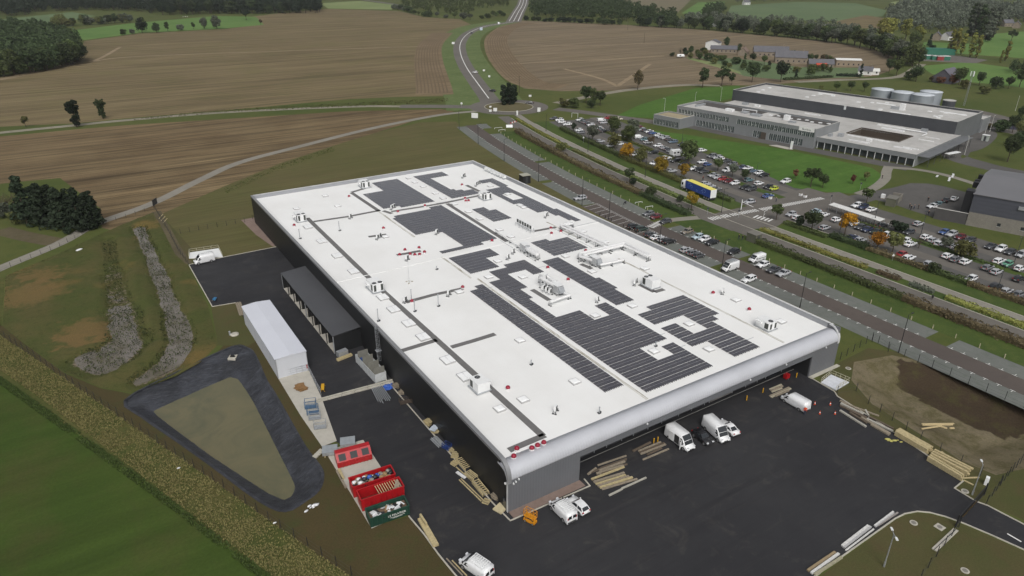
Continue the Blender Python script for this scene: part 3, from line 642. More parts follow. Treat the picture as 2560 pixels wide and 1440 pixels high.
# gable returns of the rounded end
for x0, x1 in ((.0, .25), (BX - .25, BX)):
    b = MB(); pr = [(0.301, -.3), (0.301, 5.85)] + [(2.4 - 2.05 * math.sin(t), 5.9 + 1.7 * math.cos(t)) for t in [R(a) for a in range(84, -1, -12)]] + [(2.42, -.3)]
    b.loft([[(x, y, z) for y, z in pr] for x in (x0, x1)], smooth=False); b.build('gable_return', BLKCLAD if x0 < 1 else GRYCLAD, wh)
b = MB(); b.bx(-.06, -.021, -.03, .34, -.2, 5.7); b.build('corner_trim', COPW, wh)
for x0, x1 in ((-.07, .62), (BX - .5, BX + .07)):
    b = MB(); pr = [(-.03, 5.4)] + [(2.2 - 2.23 * math.sin(t), 6.1 + 2.72 * math.cos(t)) for t in [R(a) for a in range(90, -1, -6)]] + [(2.45, TOPZ)]
    qr = pr + [(y + .12, z - .3) for y, z in pr[::-1]]
    b.loft([[(x, y, z) for y, z in qr] for x in (x0, x1)], smooth=False); b.build('end_coping', COPING if x0 < 1 else COPW, wh)
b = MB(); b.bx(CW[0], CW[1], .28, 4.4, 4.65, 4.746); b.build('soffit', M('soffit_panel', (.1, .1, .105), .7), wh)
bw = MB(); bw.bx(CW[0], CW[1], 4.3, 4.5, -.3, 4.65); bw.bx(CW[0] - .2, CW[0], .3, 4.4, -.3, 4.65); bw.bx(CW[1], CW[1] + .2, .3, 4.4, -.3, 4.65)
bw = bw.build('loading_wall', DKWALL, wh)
RDOOR = M('roller_door', (.05, .052, .056), .5, .2, .1); DKGL = M('tinted_glass', (.03, .034, .04), .1, 0, .1, spec=.8)
for i, (x, wd, h, mt) in enumerate(((18, 3.2, 3.4, RDOOR), (24, 3.2, 3.4, RDOOR), (30, 3.2, 3.4, RDOOR), (37, 4.0, 4.2, RDOOR), (44, 3.2, 3.4, RDOOR), (50, 6.0, 4.2, M('dock_interior', (.16, .155, .15), .8, 0, .3, .4)), (58.5, 3.2, 3.4, RDOOR), (65, 4.6, 3.0, DKGL))):
    d = MB(); d.bx(x - wd / 2, x + wd / 2, 4.22, 4.296, .05, h)
    for q in range(1, 6): d.bx(x - wd / 2, x + wd / 2, 4.19, 4.22, h * q / 6 - .02, h * q / 6 + .02)
    d.build('dock_door', mt, bw)
    f = MB(); f.bx(x - wd / 2 - .12, x - wd / 2, 4.15, 4.297, 0, h + .12); f.bx(x + wd / 2, x + wd / 2 + .12, 4.15, 4.297, 0, h + .12); f.bx(x - wd / 2, x + wd / 2, 4.15, 4.297, h, h + .12); f.build('door_frame', GALV, bw)
for i, x in enumerate((15.6, 17.2, 33.2, 40.6)):
    d = MB(); d.bx(x, x + 1.3, 4.23, 4.297, 1.2, 2.6); d.build('window', DKGL, bw)
b = MB(); b.bx(CW[0], CW[1], 3.4, 3.5, 0, .1); b.build('threshold', M('dock_edge', (.2, .2, .19), .8), wh)
b = MB(); b.bx(.1, CW[0] + .1, -1.5, .0, -.1, .1); b.build('paved_apron', PAVR, wh)
b = MB(); b.bx(CW[1], BX + 1, -.8, .0, -.1, .12); b.build('side_apron', KERB, wh)
for x, z in ((.9, 5.2), (1.3, 5.4), (1.8, 5.65), (27, 5.7), (52, 5.7), (62, 5.7), (74, 5.7)):
    b = MB(); b.box((x, -.12, z), (.16, .22, .26)); b.build('wall_lamp', WHITE, wh)
b = MB(); b.box((-.12, .6, 5.2), (.2, .25, .25)); b.build('wall_lamp', WHITE, wh)
b = MB(); b.bx(-.03, .0, .5, 1.4, 0, 2.1); b.build('side_door', DKGL, wh)
# seams, gutters and dirt lines on the membrane
def rz(u, v, z=RZ): return at(u, v, z)
def gut_mat():
    n = NT('gutter_dirt'); p = n.pos(); n.col(n.mix(n.ramp(n.noise(n.mapping(p, 0, (3, .2, 1)), 1., 5, .75), .46, .62), (.66, .655, .62), (.24, .21, .15))); n.set(.8, spec=.2); return n.m
GUT = gut_mat()
for x, y0, y1 in ((29.75, 3.2, 61), (65.4, 3.5, 53), (28.7, 62, 77), (28.8, 93, 128), (65.5, 68, 84)):
    b = MB(); b.bx(x - .3, x + .3, y0, y1, RZ, RZ + .012); b.build('gutter', GUT, roof)
b = MB(); b.bx(.4, BX - .4, 76.2, 76.5, RZ, RZ + .06); b.build('expansion_joint', MEMB, roof)
for x0, x1, y in ((64, 78, 76.9), (46.4, 52, 115.2)): b = MB(); b.bx(x0, x1, y, y + .12, RZ, RZ + .05); b.build('cable_tray', GALV, roof)
for x in (46.9, 64.2):
    b = MB(); b.bx(x, x + .1, 62, 79, RZ, RZ + .06); b.build('cable_tray', GALV, roof)
for (x0, x1, y) in ((46.5, 48.4, 12.9), (28.6, 30.4, 55.2), (44.1, 47.5, 58.6), (46.4, 48.4, 18.5), (59.2, 62, 8)):
    b = MB(); b.bx(x0, x1, y, y + .1, RZ, RZ + .06); b.build('cable_tray', GALV, roof)
def strip(pts, wd=1.35):
    ribbon('walkway', [rz(*p)[:2] for p in pts], wd / 2, -wd / 2, RZ + .016, WALK, k=1, parent=roof)
for p in (((768, 545), (931, 703)), ((940, 712), (1357, 1090)), ((1362, 1088), (1272, 1126)), ((1004, 877), (1092, 850)), ((1128, 868), (1180, 853), (1238, 835)), ((1014, 756), (1080, 738), (1158, 721)),
          ((784, 554), (867, 542), (950, 526)), ((978, 529), (1060, 516), (1118, 506), (1198, 489)), ((879, 482), (948, 528)), ((878, 481), (912, 471)), ((1118, 509), (1268, 604)), ((992, 638), (1052, 627)), ((921, 592), (966, 586)),
          ((1330, 724), (1374, 751)), ((1598, 711), (1636, 730)), ((1636, 730), (1660, 723)), ((1335, 578), (1390, 568)), ((1452, 660), (1480, 672)), ((1166, 463), (1204, 481)), ((958, 527), (980, 534))): strip(p, 1.25)

SKYL = M('skylight_dome', (.9, .91, .91), .25, 0, .03); SKYK = M('skylight_kerb', (.42, .42, .42), .6)
def skylight(u, v, s=1.5):
    p = rz(u, v, RZ + .3); b = MB(); b.bx(p.x - s / 2 - .1, p.x + s / 2 + .1, p.y - s / 2 - .1, p.y + s / 2 + .1, RZ, RZ + .28)
    k = b.build('skylight', SKYK, roof)
    b = MB(); b.loft([[(p.x + i * q, p.y + j * q, z) for i, j in ((-1, -1), (1, -1), (1, 1), (-1, 1))] for q, z in ((s / 2, RZ + .281), (s / 2, RZ + .33), (s / 2 - .25, RZ + .42))], smooth=False)
    b.build('dome', SKYL, roof)
for u, v in ((741, 520), (813, 488), (844, 514), (1022, 444), (1037, 454.5), (1058, 465), (1088, 482), (1107, 494), (1136, 509), (1171, 528), (1199, 546), (1248, 573), (1277, 590), (1226, 464), (1269, 484), (1300, 512), (1309, 517), (963, 590), (1414, 639), (1457, 577), (1480, 677), (1488, 787), (1300, 849), (1148, 728), (1221, 691), (1307, 691), (1244, 651), (1512, 604), (1612, 670), (1581, 763), (1840, 748), (1723, 808), (1953, 802), (1635, 876), (1773, 871), (1437, 952), (1308, 997), (1249, 1020)):
    skylight(u, v)
def smoke_vent(u, v):
    p = rz(u, v, RZ + .35); b = MB(); b.bx(p.x - 1.05, p.x + 1.05, p.y - 1.25, p.y + 1.25, RZ, RZ + .34); b.build('smoke_vent', SKYK, roof)
    for s in (-1, 1):
        b = MB(); b.bx(p.x + (s - 1) * .53 + .04, p.x + (s + 1) * .53 - .04, p.y - 1.22, p.y + 1.22, RZ + .341, RZ + .42); b.build('flap', SKYL, roof)
    b = MB(); b.bx(p.x - 1.1, p.x + 1.1, p.y + 1.26, p.y + 1.4, RZ, RZ + .38); b.build('wind_deflector', GALV, roof)
for u, v in ((770, 566), (804, 601.5), (843, 638), (884, 677), (957, 742), (984, 772), (1022, 807), (1058, 841), (1119.5, 898.5), (1163, 940)): smoke_vent(u, v)

# solar arrays: each module an object
def pv_mat():
    n = NT('solar_cells'); oi = n.n('ObjectInfo'); o_ = n.obj()
    c = n.mix(oi.outputs['Random'], (.040, .038, .050), (.055, .050, .058))
    n.col(n.mul(c, n.ramp(n.noise(o_, 3, 2), .3, .7, .9, 1.1))); n.set(.24, spec=1., coat=1.); n.b.inputs['Coat Roughness'].default_value = .2; return n.m
b = MB(); PVH = .04
b.bx(-.494, .494, -.775, .775, 0, PVH); b.add([(-.47, -.015, PVH + .002), (.47, -.015, PVH + .002), (.47, .015, PVH + .002), (-.47, .015, PVH + .002)], [(0, 1, 2, 3)], 1)
PVME = b.mesh('solar_panel', [pv_mat(), M('busbar', (.45, .45, .46), .5)])
ARR = [([(26.5, 56.7), (28.6, 56.7), (28.6, 8), (24.4, 8), (24.4, 54.8), (26.5, 54.8)], [], 'long narrow solar array, four modules wide, beside the dirty gutter'),
 ([(30.4, 56), (33.3, 56), (33.3, 61.2), (38.8, 61.2), (38.8, 63.5), (44.1, 63.5), (44.1, 55), (41, 55), (41, 58), (36.8, 58), (36.8, 49.2), (34.5, 49.2), (34.5, 45.5), (33.5, 45.5), (33.5, 35.3), (39, 35.3), (39, 28.8), (43.2, 28.8), (43.2, 34), (46.4, 34), (46.4, 16.4), (39.1, 16.4), (39.1, 11.3), (43.3, 11.3), (43.3, 14.7), (46.4, 14.7), (46.4, 4.2), (30.4, 4.2)], [], 'largest solar array, notched around skylights, near the rounded roof edge'),
 ([(52.4, 28.5), (63.1, 28.4), (63, 17.7), (61, 17.7), (61, 16.2), (59.2, 16.2), (59.2, 4.3), (52.3, 4.3), (52.3, 11.2), (48.4, 11.2), (48.4, 19.9), (52.3, 19.9), (52.3, 14.8), (56.3, 14.8), (56.3, 21.5), (48.4, 21.5), (48.4, 27), (52.4, 27)], [], 'S-shaped solar array wrapped round two skylights beside the single-fan air unit'),
 ([(47.5, 60.4), (52.1, 60.4), (52.3, 46.4), (53.3, 46.4), (53.3, 39.2), (52.3, 39.2), (52.3, 32.4), (47.5, 32.4)], [], 'long straight solar array between the duct clusters'),
 ([(29.2, 73.8), (40.9, 74.2), (40.9, 68.9), (36.8, 68.9), (36.8, 63.4), (29.2, 63.2)], [], 'L-shaped solar array just in front of the roof expansion joint'),
 ([(29.2, 109), (42.1, 110.6), (42.1, 111.7), (46.2, 111.7), (46.2, 79.8), (41, 79.8), (41, 77.6), (29.2, 77.6), (29.2, 79.3), (36.5, 79.3), (36.5, 91.9), (35, 91.9), (35, 93.2), (29.2, 93.2)], [], 'big solar array with a thin foot, behind the expansion joint'),
 ([(30.3, 134), (37.4, 134.2), (37.4, 143.2), (46, 143.7), (46.2, 115.8), (34.8, 115.8), (34.8, 118.2), (30.3, 118.2)], [], 'wide solar array by the rear parapet with stepped left corner'),
 ([(52, 143.4), (62.8, 142.6), (62.8, 138), (56, 138), (56, 124), (57, 122.3), (61.4, 120.2), (61.6, 115.5), (52.2, 115.5)], [], 'C-shaped solar array by the rear parapet'),
 ([(68.2, 127.2), (73.6, 127.6), (72.8, 110), (73, 95), (73.5, 79.2), (71.4, 79), (69.3, 91), (66.8, 91), (66.6, 100.8), (65.1, 101), (65.1, 117), (70.5, 117.4), (70.5, 124.7), (68.2, 124.8)], [[(67, 104.8), (70.8, 104.8), (70.8, 110.4), (67, 110.4)]], 'long stepped solar array along the parapet facing the road'),
 ([(52.1, 103.3), (55.8, 103.3), (55.8, 100.6), (58, 100.6), (58, 90.8), (52.1, 90.8)], [], 'small solar array beside the row of six condensers'),
 ([(52.1, 72.2), (56.9, 72.2), (56.9, 70.2), (62.5, 70.2), (62.5, 61.6), (52.1, 61.6)], [], 'nearly square solar array inside the loop of white ducts')]
kS = (75 - RZ - .17) / (75 - 8.35)
PVZ = RZ + .07
def unk(p): return (CAM.x + (p[0] - CAM.x) * kS, CAM.y + (p[1] - CAM.y) * kS)
for poly, holes, lab in ARR:
    P = [unk(p) for p in poly]; Hs = [[unk(p) for p in h] for h in holes]
    x0 = min(p[0] for p in P); y0 = min(p[1] for p in P); x1 = max(p[0] for p in P); y1 = max(p[1] for p in P)
    t = thing('solar_array', lab, 'solar array', (x0, y0, RZ), 0, 'solar arrays on the warehouse roof')
    ny = int((y1 - y0) / 1.69 + .5); nx = int((x1 - x0) / .995 + .5); cells = []; rl = MB()
    for j in range(ny):
        for i in range(nx):
            cx, cy = x0 + (i + .5) * (x1 - x0) / nx, y0 + (j + .5) * (y1 - y0) / ny
            if pip(cx, cy, P) and not any(pip(cx, cy, h) for h in Hs): cells.append((cx - x0, cy - y0, j))
    cells.sort(key=lambda c: c[1])
    for k, (cx, cy, j) in enumerate(cells):
        if k < 300:
            o = link('solar_panel', PVME, t, (cx, cy, PVZ - RZ)); o.rotation_euler = (R(rnd.uniform(-.35, .35)), R(rnd.uniform(-.35, .35)), 0)
    if len(cells) > 300:
        q = MB()
        for cx, cy, j in cells[300:]: q.bx(cx - .49, cx + .49, cy - .81, cy + .81, PVZ - RZ, PVZ - RZ + PVH)
        tag(q.build('solar_panels_remaining', PVME.materials[0], t), kind='stuff')
    have = {(round(c[0], 2), c[2]) for c in cells}
    for cx, cy, j in cells:
        for s in (-.4, 0., .4): rl.bx(cx + s - .04, cx + s + .04, cy - (.95 if (round(cx, 2), j - 1) not in have else .7), cy + .7, .0, PVZ - RZ - .002)
    rl.build('mounting_rails', STEELD, t)

# ------------------------------------------------------------------ plant on the roof
FAN = M('fan_black', (.01, .01, .011), .6); GRILL = M('coil_grille', (.05, .055, .05), .6, 0, .2, 12)
def air_unit(u, v, lab, rz_=0, wd=2.5, dp=3.6, h=1.9, fans=2):
    p = rz(u, v, RZ + 1.2); t = thing('rooftop_air_unit', lab, 'air unit', (p.x, p.y, RZ), rz_, 'rooftop air units')
    b = MB(); b.bx(-wd / 2 - .25, wd / 2 + .25, -dp / 2 - .2, dp / 2 + .2, .18, .32); b.bx(-wd / 2, wd / 2, -dp / 2, dp / 2, 0, .18); b.build('base_frame', GALV, t)
    b = MB(); c = .12
    pl = [(-wd / 2 + c, -dp / 2), (wd / 2 - c, -dp / 2), (wd / 2, -dp / 2 + c), (wd / 2, dp / 2), (-wd / 2, dp / 2), (-wd / 2, -dp / 2 + c)]
    b.prism(pl, .321, .32 + h); b.build('cabinet', WHITE, t)
    for i in range(fans):
        x = 0 if fans == 1 else (-.26 + .52 * i) * wd; f = MB(); f.cyl((x, -dp / 2 + .75, .32 + h), (x, -dp / 2 + .75, .37 + h), .5, n=16); f = f.build('fan', FAN, t)
        q = MB(); q.cyl((x, -dp / 2 + .75, .371 + h), (x, -dp / 2 + .75, .39 + h), .12, n=8)
        for k in range(4): a = k * math.pi / 2 + .4; q.bar((x, -dp / 2 + .75, .378 + h), (x + .46 * math.cos(a), -dp / 2 + .75 + .46 * math.sin(a), .378 + h), .05, .012)
        q.build('fan_guard', GALV, f)
    for x0, x1 in ((-wd / 2 + .2, -wd / 2 + .75), (wd / 2 - .75, wd / 2 - .2)):
        b = MB(); b.bx(x0, x1, -dp / 2 - .015, -dp / 2 + .01, .5, h + .1); b.build('coil_grille', GRILL, t)
    for s in (-1, 1):
        b = MB(); b.bx(s * wd / 2 - .015, s * wd / 2 + .015, -dp / 2 + .3, -dp / 2 + 1.2, .5, h + .1); b.build('coil_grille', GRILL, t)
    b = MB(); b.prism([(-wd / 2 - .5, dp / 2 - 1.6), (-wd / 2 - .002, dp / 2 - 1.6), (-wd / 2 - .002, dp / 2 - .3), (-wd / 2 - .5, dp / 2 - .3)], 1.2, 1.75); b.build('intake_hood', WHITE, t)
    return t
air_unit(750, 541, 'white twin-fan air unit at the head of the long dark walkway strip'); air_unit(938, 712, 'white twin-fan air unit halfway along the long walkway strip, beside two-flap smoke vents', 0, 2.6, 3.9)
air_unit(1199, 958, 'white single-fan air unit beside the walkway strip near the rounded roof edge', R(180), 2.4, 3.0, 1.7, 1)
air_unit(911, 459, 'white twin-fan air unit close to the rear parapet', R(0), 2.6, 3.4); air_unit(1213, 488, 'white twin-fan air unit between the C-shaped and stepped solar arrays', R(0), 2.6, 3.4)
air_unit(1627, 704, 'white twin-fan air unit with an L of dark felt in front', R(180), 2.4, 3.4); air_unit(1916, 806, 'white single-fan air unit near the rounded corner and the road-side parapet', 0, 2.3, 3.4, 1.6, 1)

VRED = M('red_vent_cowl', srgb(0x8f1430), .45, 0, .1); VWH = M('vent_base_white', (.62, .60, .60), .5)
def red_vent(u, v, first=[None]):
    p = rz(u, v, RZ + .35)
    if first[0] is None:
        t = thing('roof_vent', 'small red domed roof vent on a white base, standing on the white warehouse roof', 'roof vent', (p.x, p.y, RZ), 0, 'red roof vents')
        b = MB(); b.lathe((0, 0, 0), [(.42, 0), (.42, .22), (.36, .26), (.36, .3)], 12); b.build('base', VWH, t)
        b = MB(); b.lathe((0, 0, .3), [(.4, 0), (.42, .08), (.36, .3), (.2, .44), (.03, .48)], 12); b.build('dome', VRED, t)
        first[0] = t; return
    dup(first[0], (p.x, p.y, RZ), rnd.uniform(0, 6))
for u, v in [(600 + x / 2.844, 380 + y / 2.844) for x, y in ((775, 315), (385, 520), (1020, 540), (1122, 423), (1315, 380), (1600, 328), (1605, 347), (1625, 345), (1578, 232), (1173, 695), (1273, 680), (1135, 730), (1210, 725), (1243, 730), (1277, 727), (1312, 710), (1792, 630), (1583, 960), (2210, 540), (2215, 577), (2281, 563), (2458, 700), (2188, 820), (2333, 905), (1222, 1060))] + [(900 + x / 2.844, 940 + y / 2.844) for x, y in ((1052, 83), (1115, 515), (1093, 570), (1222, 512), (1262, 493), (1307, 473))] + [(1300 + x / 2.844, 380 + y / 2.844) for x, y in ((1373, 1000), (1630, 1117), (945, 960))]:
    red_vent(u, v)
first_ = None
def flue(u, v, h, lab, cat='flue', r=.09):
    p = rz(u, v); t = thing('flue_pipe', lab, cat, (p.x, p.y, RZ), 0, 'thin flue pipes on the warehouse roof')
    b = MB(); b.cyl((0, 0, .1), (0, 0, h), r, n=8); b.build('pipe', GALV, t)
    b = MB(); b.box((0, 0, .06), (.5, .5, .12)); b.box((.3, .1, .1), (.3, .3, .2)); b.build('base', STEELD, t)
    b = MB(); b.cyl((0, 0, h), (0, 0, h + .12), r * 1.5, n=8); b.build('cap', GALV, t)
for (u, v, h, l) in ((849, 577, 2.6, 'thin tall flue near the left edge of the roof, behind the head walkway'), (750, 597, 2.6, 'thin tall flue by the black side wall below the first air unit'), (946, 803, 2.7, 'thin tall flue between two smoke vents by the black side wall'), (1029, 754, 2.8, 'thin tall flue beside a red vent on the walkway junction'), (1037, 779, 2.6, 'thin tall flue just below the walkway junction'), (1096, 766, 2.8, 'thin tall flue alone on open white roof'),
                     (1328, 912, .9, 'short dark pipe stub alone between array and skylight'), (1639, 866, .9, 'short dark pipe behind the skylight in the array notch'), (1092, 674, .8, 'short pipe stub behind the mast'), (1498, 1033, 1.1, 'short twin pipe near the rounded roof edge')): flue(u, v, h, l)
p = rz(1023, 706); t = thing('lightning_mast', 'very thin tall mast on a three-footed base on the white roof', 'mast', (p.x, p.y, RZ))
b = MB(); b.cyl((0, 0, .1), (0, 0, 5.2), .035, .02, 6); b.build('rod', GALV, t)
for k in range(3):
    a = k * 2.094; b = MB(); b.bar((0, 0, .5), (.75 * math.cos(a), .75 * math.sin(a), .12), .05, .05); b.cyl((.75 * math.cos(a), .75 * math.sin(a), 0), (.75 * math.cos(a), .75 * math.sin(a), .14), .22, n=10); b.build('foot', KERB, t)
def condenser(p, rz_, t, h0=.7, s=1.):
    b = MB(); b.box((p[0], p[1], h0 + .5 * s), (1.0 * s, .42 * s, 1.0 * s), rz_); o = b.build('condenser', WHITE, t)
    q = MB(); n_ = Matrix.Rotation(rz_, 3, 'Z') @ Vector((0, -.22 * s, 0)); e = Matrix.Rotation(rz_, 3, 'Z') @ Vector((.05, -.015, 0))
    q.box((p[0] + n_.x, p[1] + n_.y, h0 + .5 * s), (.8 * s, .02, .84 * s), rz_); q.build('fan_grille', GRILL, o)
def cond_set(u, v, n, lab, rz_=R(35), sp=1.15, h0=.45, s=.9):
    p = rz(u, v, RZ + .6); t = thing('condenser_set', lab, 'condenser', (p.x, p.y, RZ), rz_, 'small condenser sets on the warehouse roof')
    for i in range(n): condenser(((i - (n - 1) / 2) * sp, 0, 0), 0, t, h0, s)
    b = MB(); L = n * sp / 2
    for y in (-.22, .22): b.bar((-L, y, h0 - .04), (L, y, h0 - .04), .06, .06)
    for x in (-L, L):
        for y in (-.22, .22): b.bar((x, y, 0), (x, y, h0), .06, .06); b.box((x, y, .03), (.34, .34, .06))
    b.build('stand', STEELD, t)
for a in ((982, 517, 2, 'pair of small condensers on a stand between two big rear solar arrays'), (947, 591, 2, 'pair of condensers beside a short felt strip and skylight'), (876, 541, 1, 'dark low condenser on the cross walkway'), (1159, 439, 2, 'pair of condensers inside the C-shaped array'), (1194, 458, 3, 'three condensers beside the rear felt strip'), (1018, 645, 1, 'single condenser below the cluster of red vents'), (1270, 642, 1, 'single condenser beside a skylight, right of the L-shaped array'), (1013, 749, 1, 'single condenser at the walkway junction'), (1092, 580, 1, 'single condenser in the notch of the big array'), (1122, 733, 1, 'single box fan on the curved cross walkway'), (1589, 704, 2, 'pair of condensers left of the air unit with felt L'), (1807, 728, 1, 'single condenser close to the road-side parapet'), (1389, 1023, 1, 'low single condenser on open roof near the rounded edge'), (1366, 537, 2, 'pair of condensers at the end of the parapet array'), (1494, 748, 1, 'single vent box between the long arrays'), (1283, 628, 1, 'tall condenser standing beside the duct fan')): cond_set(*a)
# rack of six upright condensers
a, c = rz(1293, 549, RZ + 1.7), rz(1331, 569, RZ + 1.7); md = (a + c) / 2; rr = math.atan2(c.y - a.y, c.x - a.x)
t = thing('condenser_rack', 'row of six upright dark condensers on a raised steel rack', 'condenser', (md.x, md.y, RZ), rr); L = (c - a).length
for i in range(6): condenser((-L / 2 + L * (i + .5) / 6, 0, 0), R(0), t, 1.1, 1.35 if L > 8 else 1.1)
b = MB()
for x in [-L / 2 + L * i / 4 for i in range(5)]:
    for y in (-.6, .6): b.bar((x, y, 0), (x, y, 1.1), .07, .07)
for y in (-.6, .6): b.bar((-L / 2, y, 1.06), (L / 2, y, 1.06), .08, .08)
b.build('rack_frame', GALV, t)
# row of white boxes along the parapet at the far corner
a, c = rz(1216, 421, RZ + 1), rz(1260, 441, RZ + 1); d = (c - a)
for i in range(7):
    p = a + d * (i / 6); t = thing('vent_box', 'white vent box in the row along the parapet at the far roof corner', 'vent', (p.x, p.y, RZ), 0, 'row of vent boxes by the parapet')
    b = MB(); b.box((0, 0, .85), (1.1, 1.1, .7)); b.build('box', WHITE, t)
    b = MB(); b.box((0, 0, .25), (.9, .9, .5)); b.build('kerb', GALV, t); b = MB(); b.box((0, 0, 1.24), (1.25, 1.25, .07)); b.build('lid', WHITE, t)
# duct clusters
DUCT = M('white_duct', (.74, .745, .745), .4, .0, .05)
def ducts(lab, cab, paths, loc, conds=(), r=.42, grp='duct clusters'):
    t = thing('duct_cluster', lab, 'ductwork', (loc.x, loc.y, RZ), 0, grp)
    lo = Vector((loc.x, loc.y, RZ))
    for q in paths:
        pts = [at(u, v, RZ + z) - lo for u, v, z in q[0]]
        b = MB(); b.tube(pts, q[1], 10); b.build('duct', DUCT, t)
        for i in range(len(pts) - 1):
            dd = pts[i + 1] - pts[i]; n_ = max(1, int(dd.length / 3.2))
            for j in range(n_ + 1):
                if i > 0 and j == 0: continue
                s = pts[i] + dd * (j / n_)
                if s.z < .4: continue
                sx = Vector((dd.y, -dd.x, 0)).normalized() * q[1]
                b = MB()
                for sg in (-1, 1): b.bar((s.x + sx.x * sg, s.y + sx.y * sg, 0), (s.x + sx.x * sg, s.y + sx.y * sg, s.z), .06, .06); b.box((s.x + sx.x * sg, s.y + sx.y * sg, .03), (.4, .4, .06))
                b.build('support', STEELD, t)
    for (u, v, z, sx, sy, sz) in cab:
        p = at(u, v, RZ + z) - lo
        b = MB(); b.box((p.x, p.y, z), (sx, sy, sz)); o = b.build('fan_cabinet', M('cabinet_grey', (.5, .51, .52), .45, .3), t)
        b = MB(); b.box((p.x, p.y, z + sz / 2 + .03), (sx + .15, sy + .15, .06)); b.build('lid', WHITE, o)
        b = MB(); b.box((p.x, p.y - sy / 2 - .35, z), (sx * .8, .7, sz * .7), 0, 0, R(-25)); b.build('intake_hood', GALV, o)
        b = MB()
        for i in (-1, 1):
            for j in (-1, 1): b.bar((p.x + i * sx * .4, p.y + j * sy * .4, 0), (p.x + i * sx * .4, p.y + j * sy * .4, z - sz / 2), .08, .08)
        b.build('stand', STEELD, o)
    for u, v in conds:
        p = at(u, v, RZ + 1.2) - lo; condenser((p.x, p.y, 0), R(30), t, .75, .95)
ducts('duct fan with twin white ducts and an elbow return between two solar arrays', [(1392, 719, 1.5, 1.7, 2.6, 1.9)], [([(1385, 713, 2.2), (1354, 696, 2.2), (1352, 690, 1.6)], .45), ([(1394, 708, 2.2), (1370, 693, 2.2), (1366, 687, 2.8)], .45), ([(1403, 727, .9), (1424, 738, .9), (1375, 755, .9)], .33)], rz(1388, 735), ((1359, 718), (1367, 722), (1375, 727)))
ducts('duct fan with long white loop ducts crossing to the road-side parapet', [(1488, 650, 1.4, 1.7, 2.4, 1.8)], [([(1478, 650, 1.6), (1450, 641, 1.4), (1449, 634, 1.4), (1555, 609, 1.4), (1562, 607, 1.4), (1624, 638, 1.4), (1623, 646, .3)], .36), ([(1484, 645, 1.6), (1462, 641, 1.3), (1459, 638, 1.3), (1558, 613, 1.3), (1620, 641, 1.3)], .33), ([(1500, 662, .9), (1530, 656, .9), (1560, 649, .9)], .28)], rz(1488, 655))
ducts('pair of long straight white ducts running beside the parapet gutter', [], [([(1430, 554, 1.2), (1402, 563, 1.2), (1404, 566, 1.2), (1515, 616, 1.2)], .3), ([(1433, 558, 1.2), (1412, 563, 1.2), (1521, 613, 1.2)], .28)], rz(1450, 590))
ducts('duct fan with stubby twin white ducts at the end of the rear walkway', [(1311, 617, 1.4, 1.5, 2.2, 1.7)], [([(1315, 619, 1.5), (1323, 627, 1.5), (1342, 637, 1.5), (1342, 641, .3)], .45), ([(1320, 614, 1.5), (1330, 626, 1.5), (1346, 634, 1.5)], .42), ([(1240, 578, .7), (1294, 613, .7), (1304, 614, 1.)], .16)], rz(1318, 625), ())

# ------------------------------------------------------------------ vegetation
def leaf_mat():
    n = NT('foliage'); oi = n.n('ObjectInfo'); g_ = n.n('NewGeometry')
    c = n.mul(oi.outputs['Color'], n.ramp(g_.outputs['Random Per Island'], 0, 1, .55, 1.45))
    hsv = n.n('HueSaturation'); n.l(c, hsv.inputs['Color']); n.l(n.ramp(oi.outputs['Random'], 0, 1, .485, .515), hsv.inputs['Hue']); n.l(n.ramp(oi.outputs['Random'], 0, 1, .8, 1.2), hsv.inputs['Value'])
    n.col(hsv.outputs[0]); n.set(.7, spec=.2)
    tr = n.n('BsdfTranslucent'); n.l(hsv.outputs[0], tr.inputs['Color']); mx = n.n('MixShader'); mx.inputs[0].default_value = .25
    n.l(n.b.outputs[0], mx.inputs[1]); n.l(tr.outputs[0], mx.inputs[2]); n.l(mx.outputs[0], n.o.inputs['Surface']); return n.m
LEAF = leaf_mat(); BARK = M('bark', srgb(0x4a4034), .9, 0, .2, 6)
def leaf(b, p, nrm, s, r):
    "one leaf clump: a bent pair of triangles/quads facing roughly along nrm"
    t = nrm.cross(Vector((r.uniform(-1, 1), r.uniform(-1, 1), r.uniform(-1, 1)))).normalized(); q = nrm.cross(t)
    a, c = s * r.uniform(.7, 1.3), s * r.uniform(.5, 1.)
    o = len(b.v); k = nrm * (s * .25)
    b.v += [tuple(p - t * a - k), tuple(p - q * c), tuple(p + t * a - k), tuple(p + q * c)]
    b.f.append([o, o + 1, o + 2, o + 3]); b.m.append(0); b.sm.append(False)
def rdir(r):
    z = r.uniform(-1, 1); a = r.uniform(0, 6.283); q = math.sqrt(1 - z * z); return Vector((q * math.cos(a), q * math.sin(a), z))
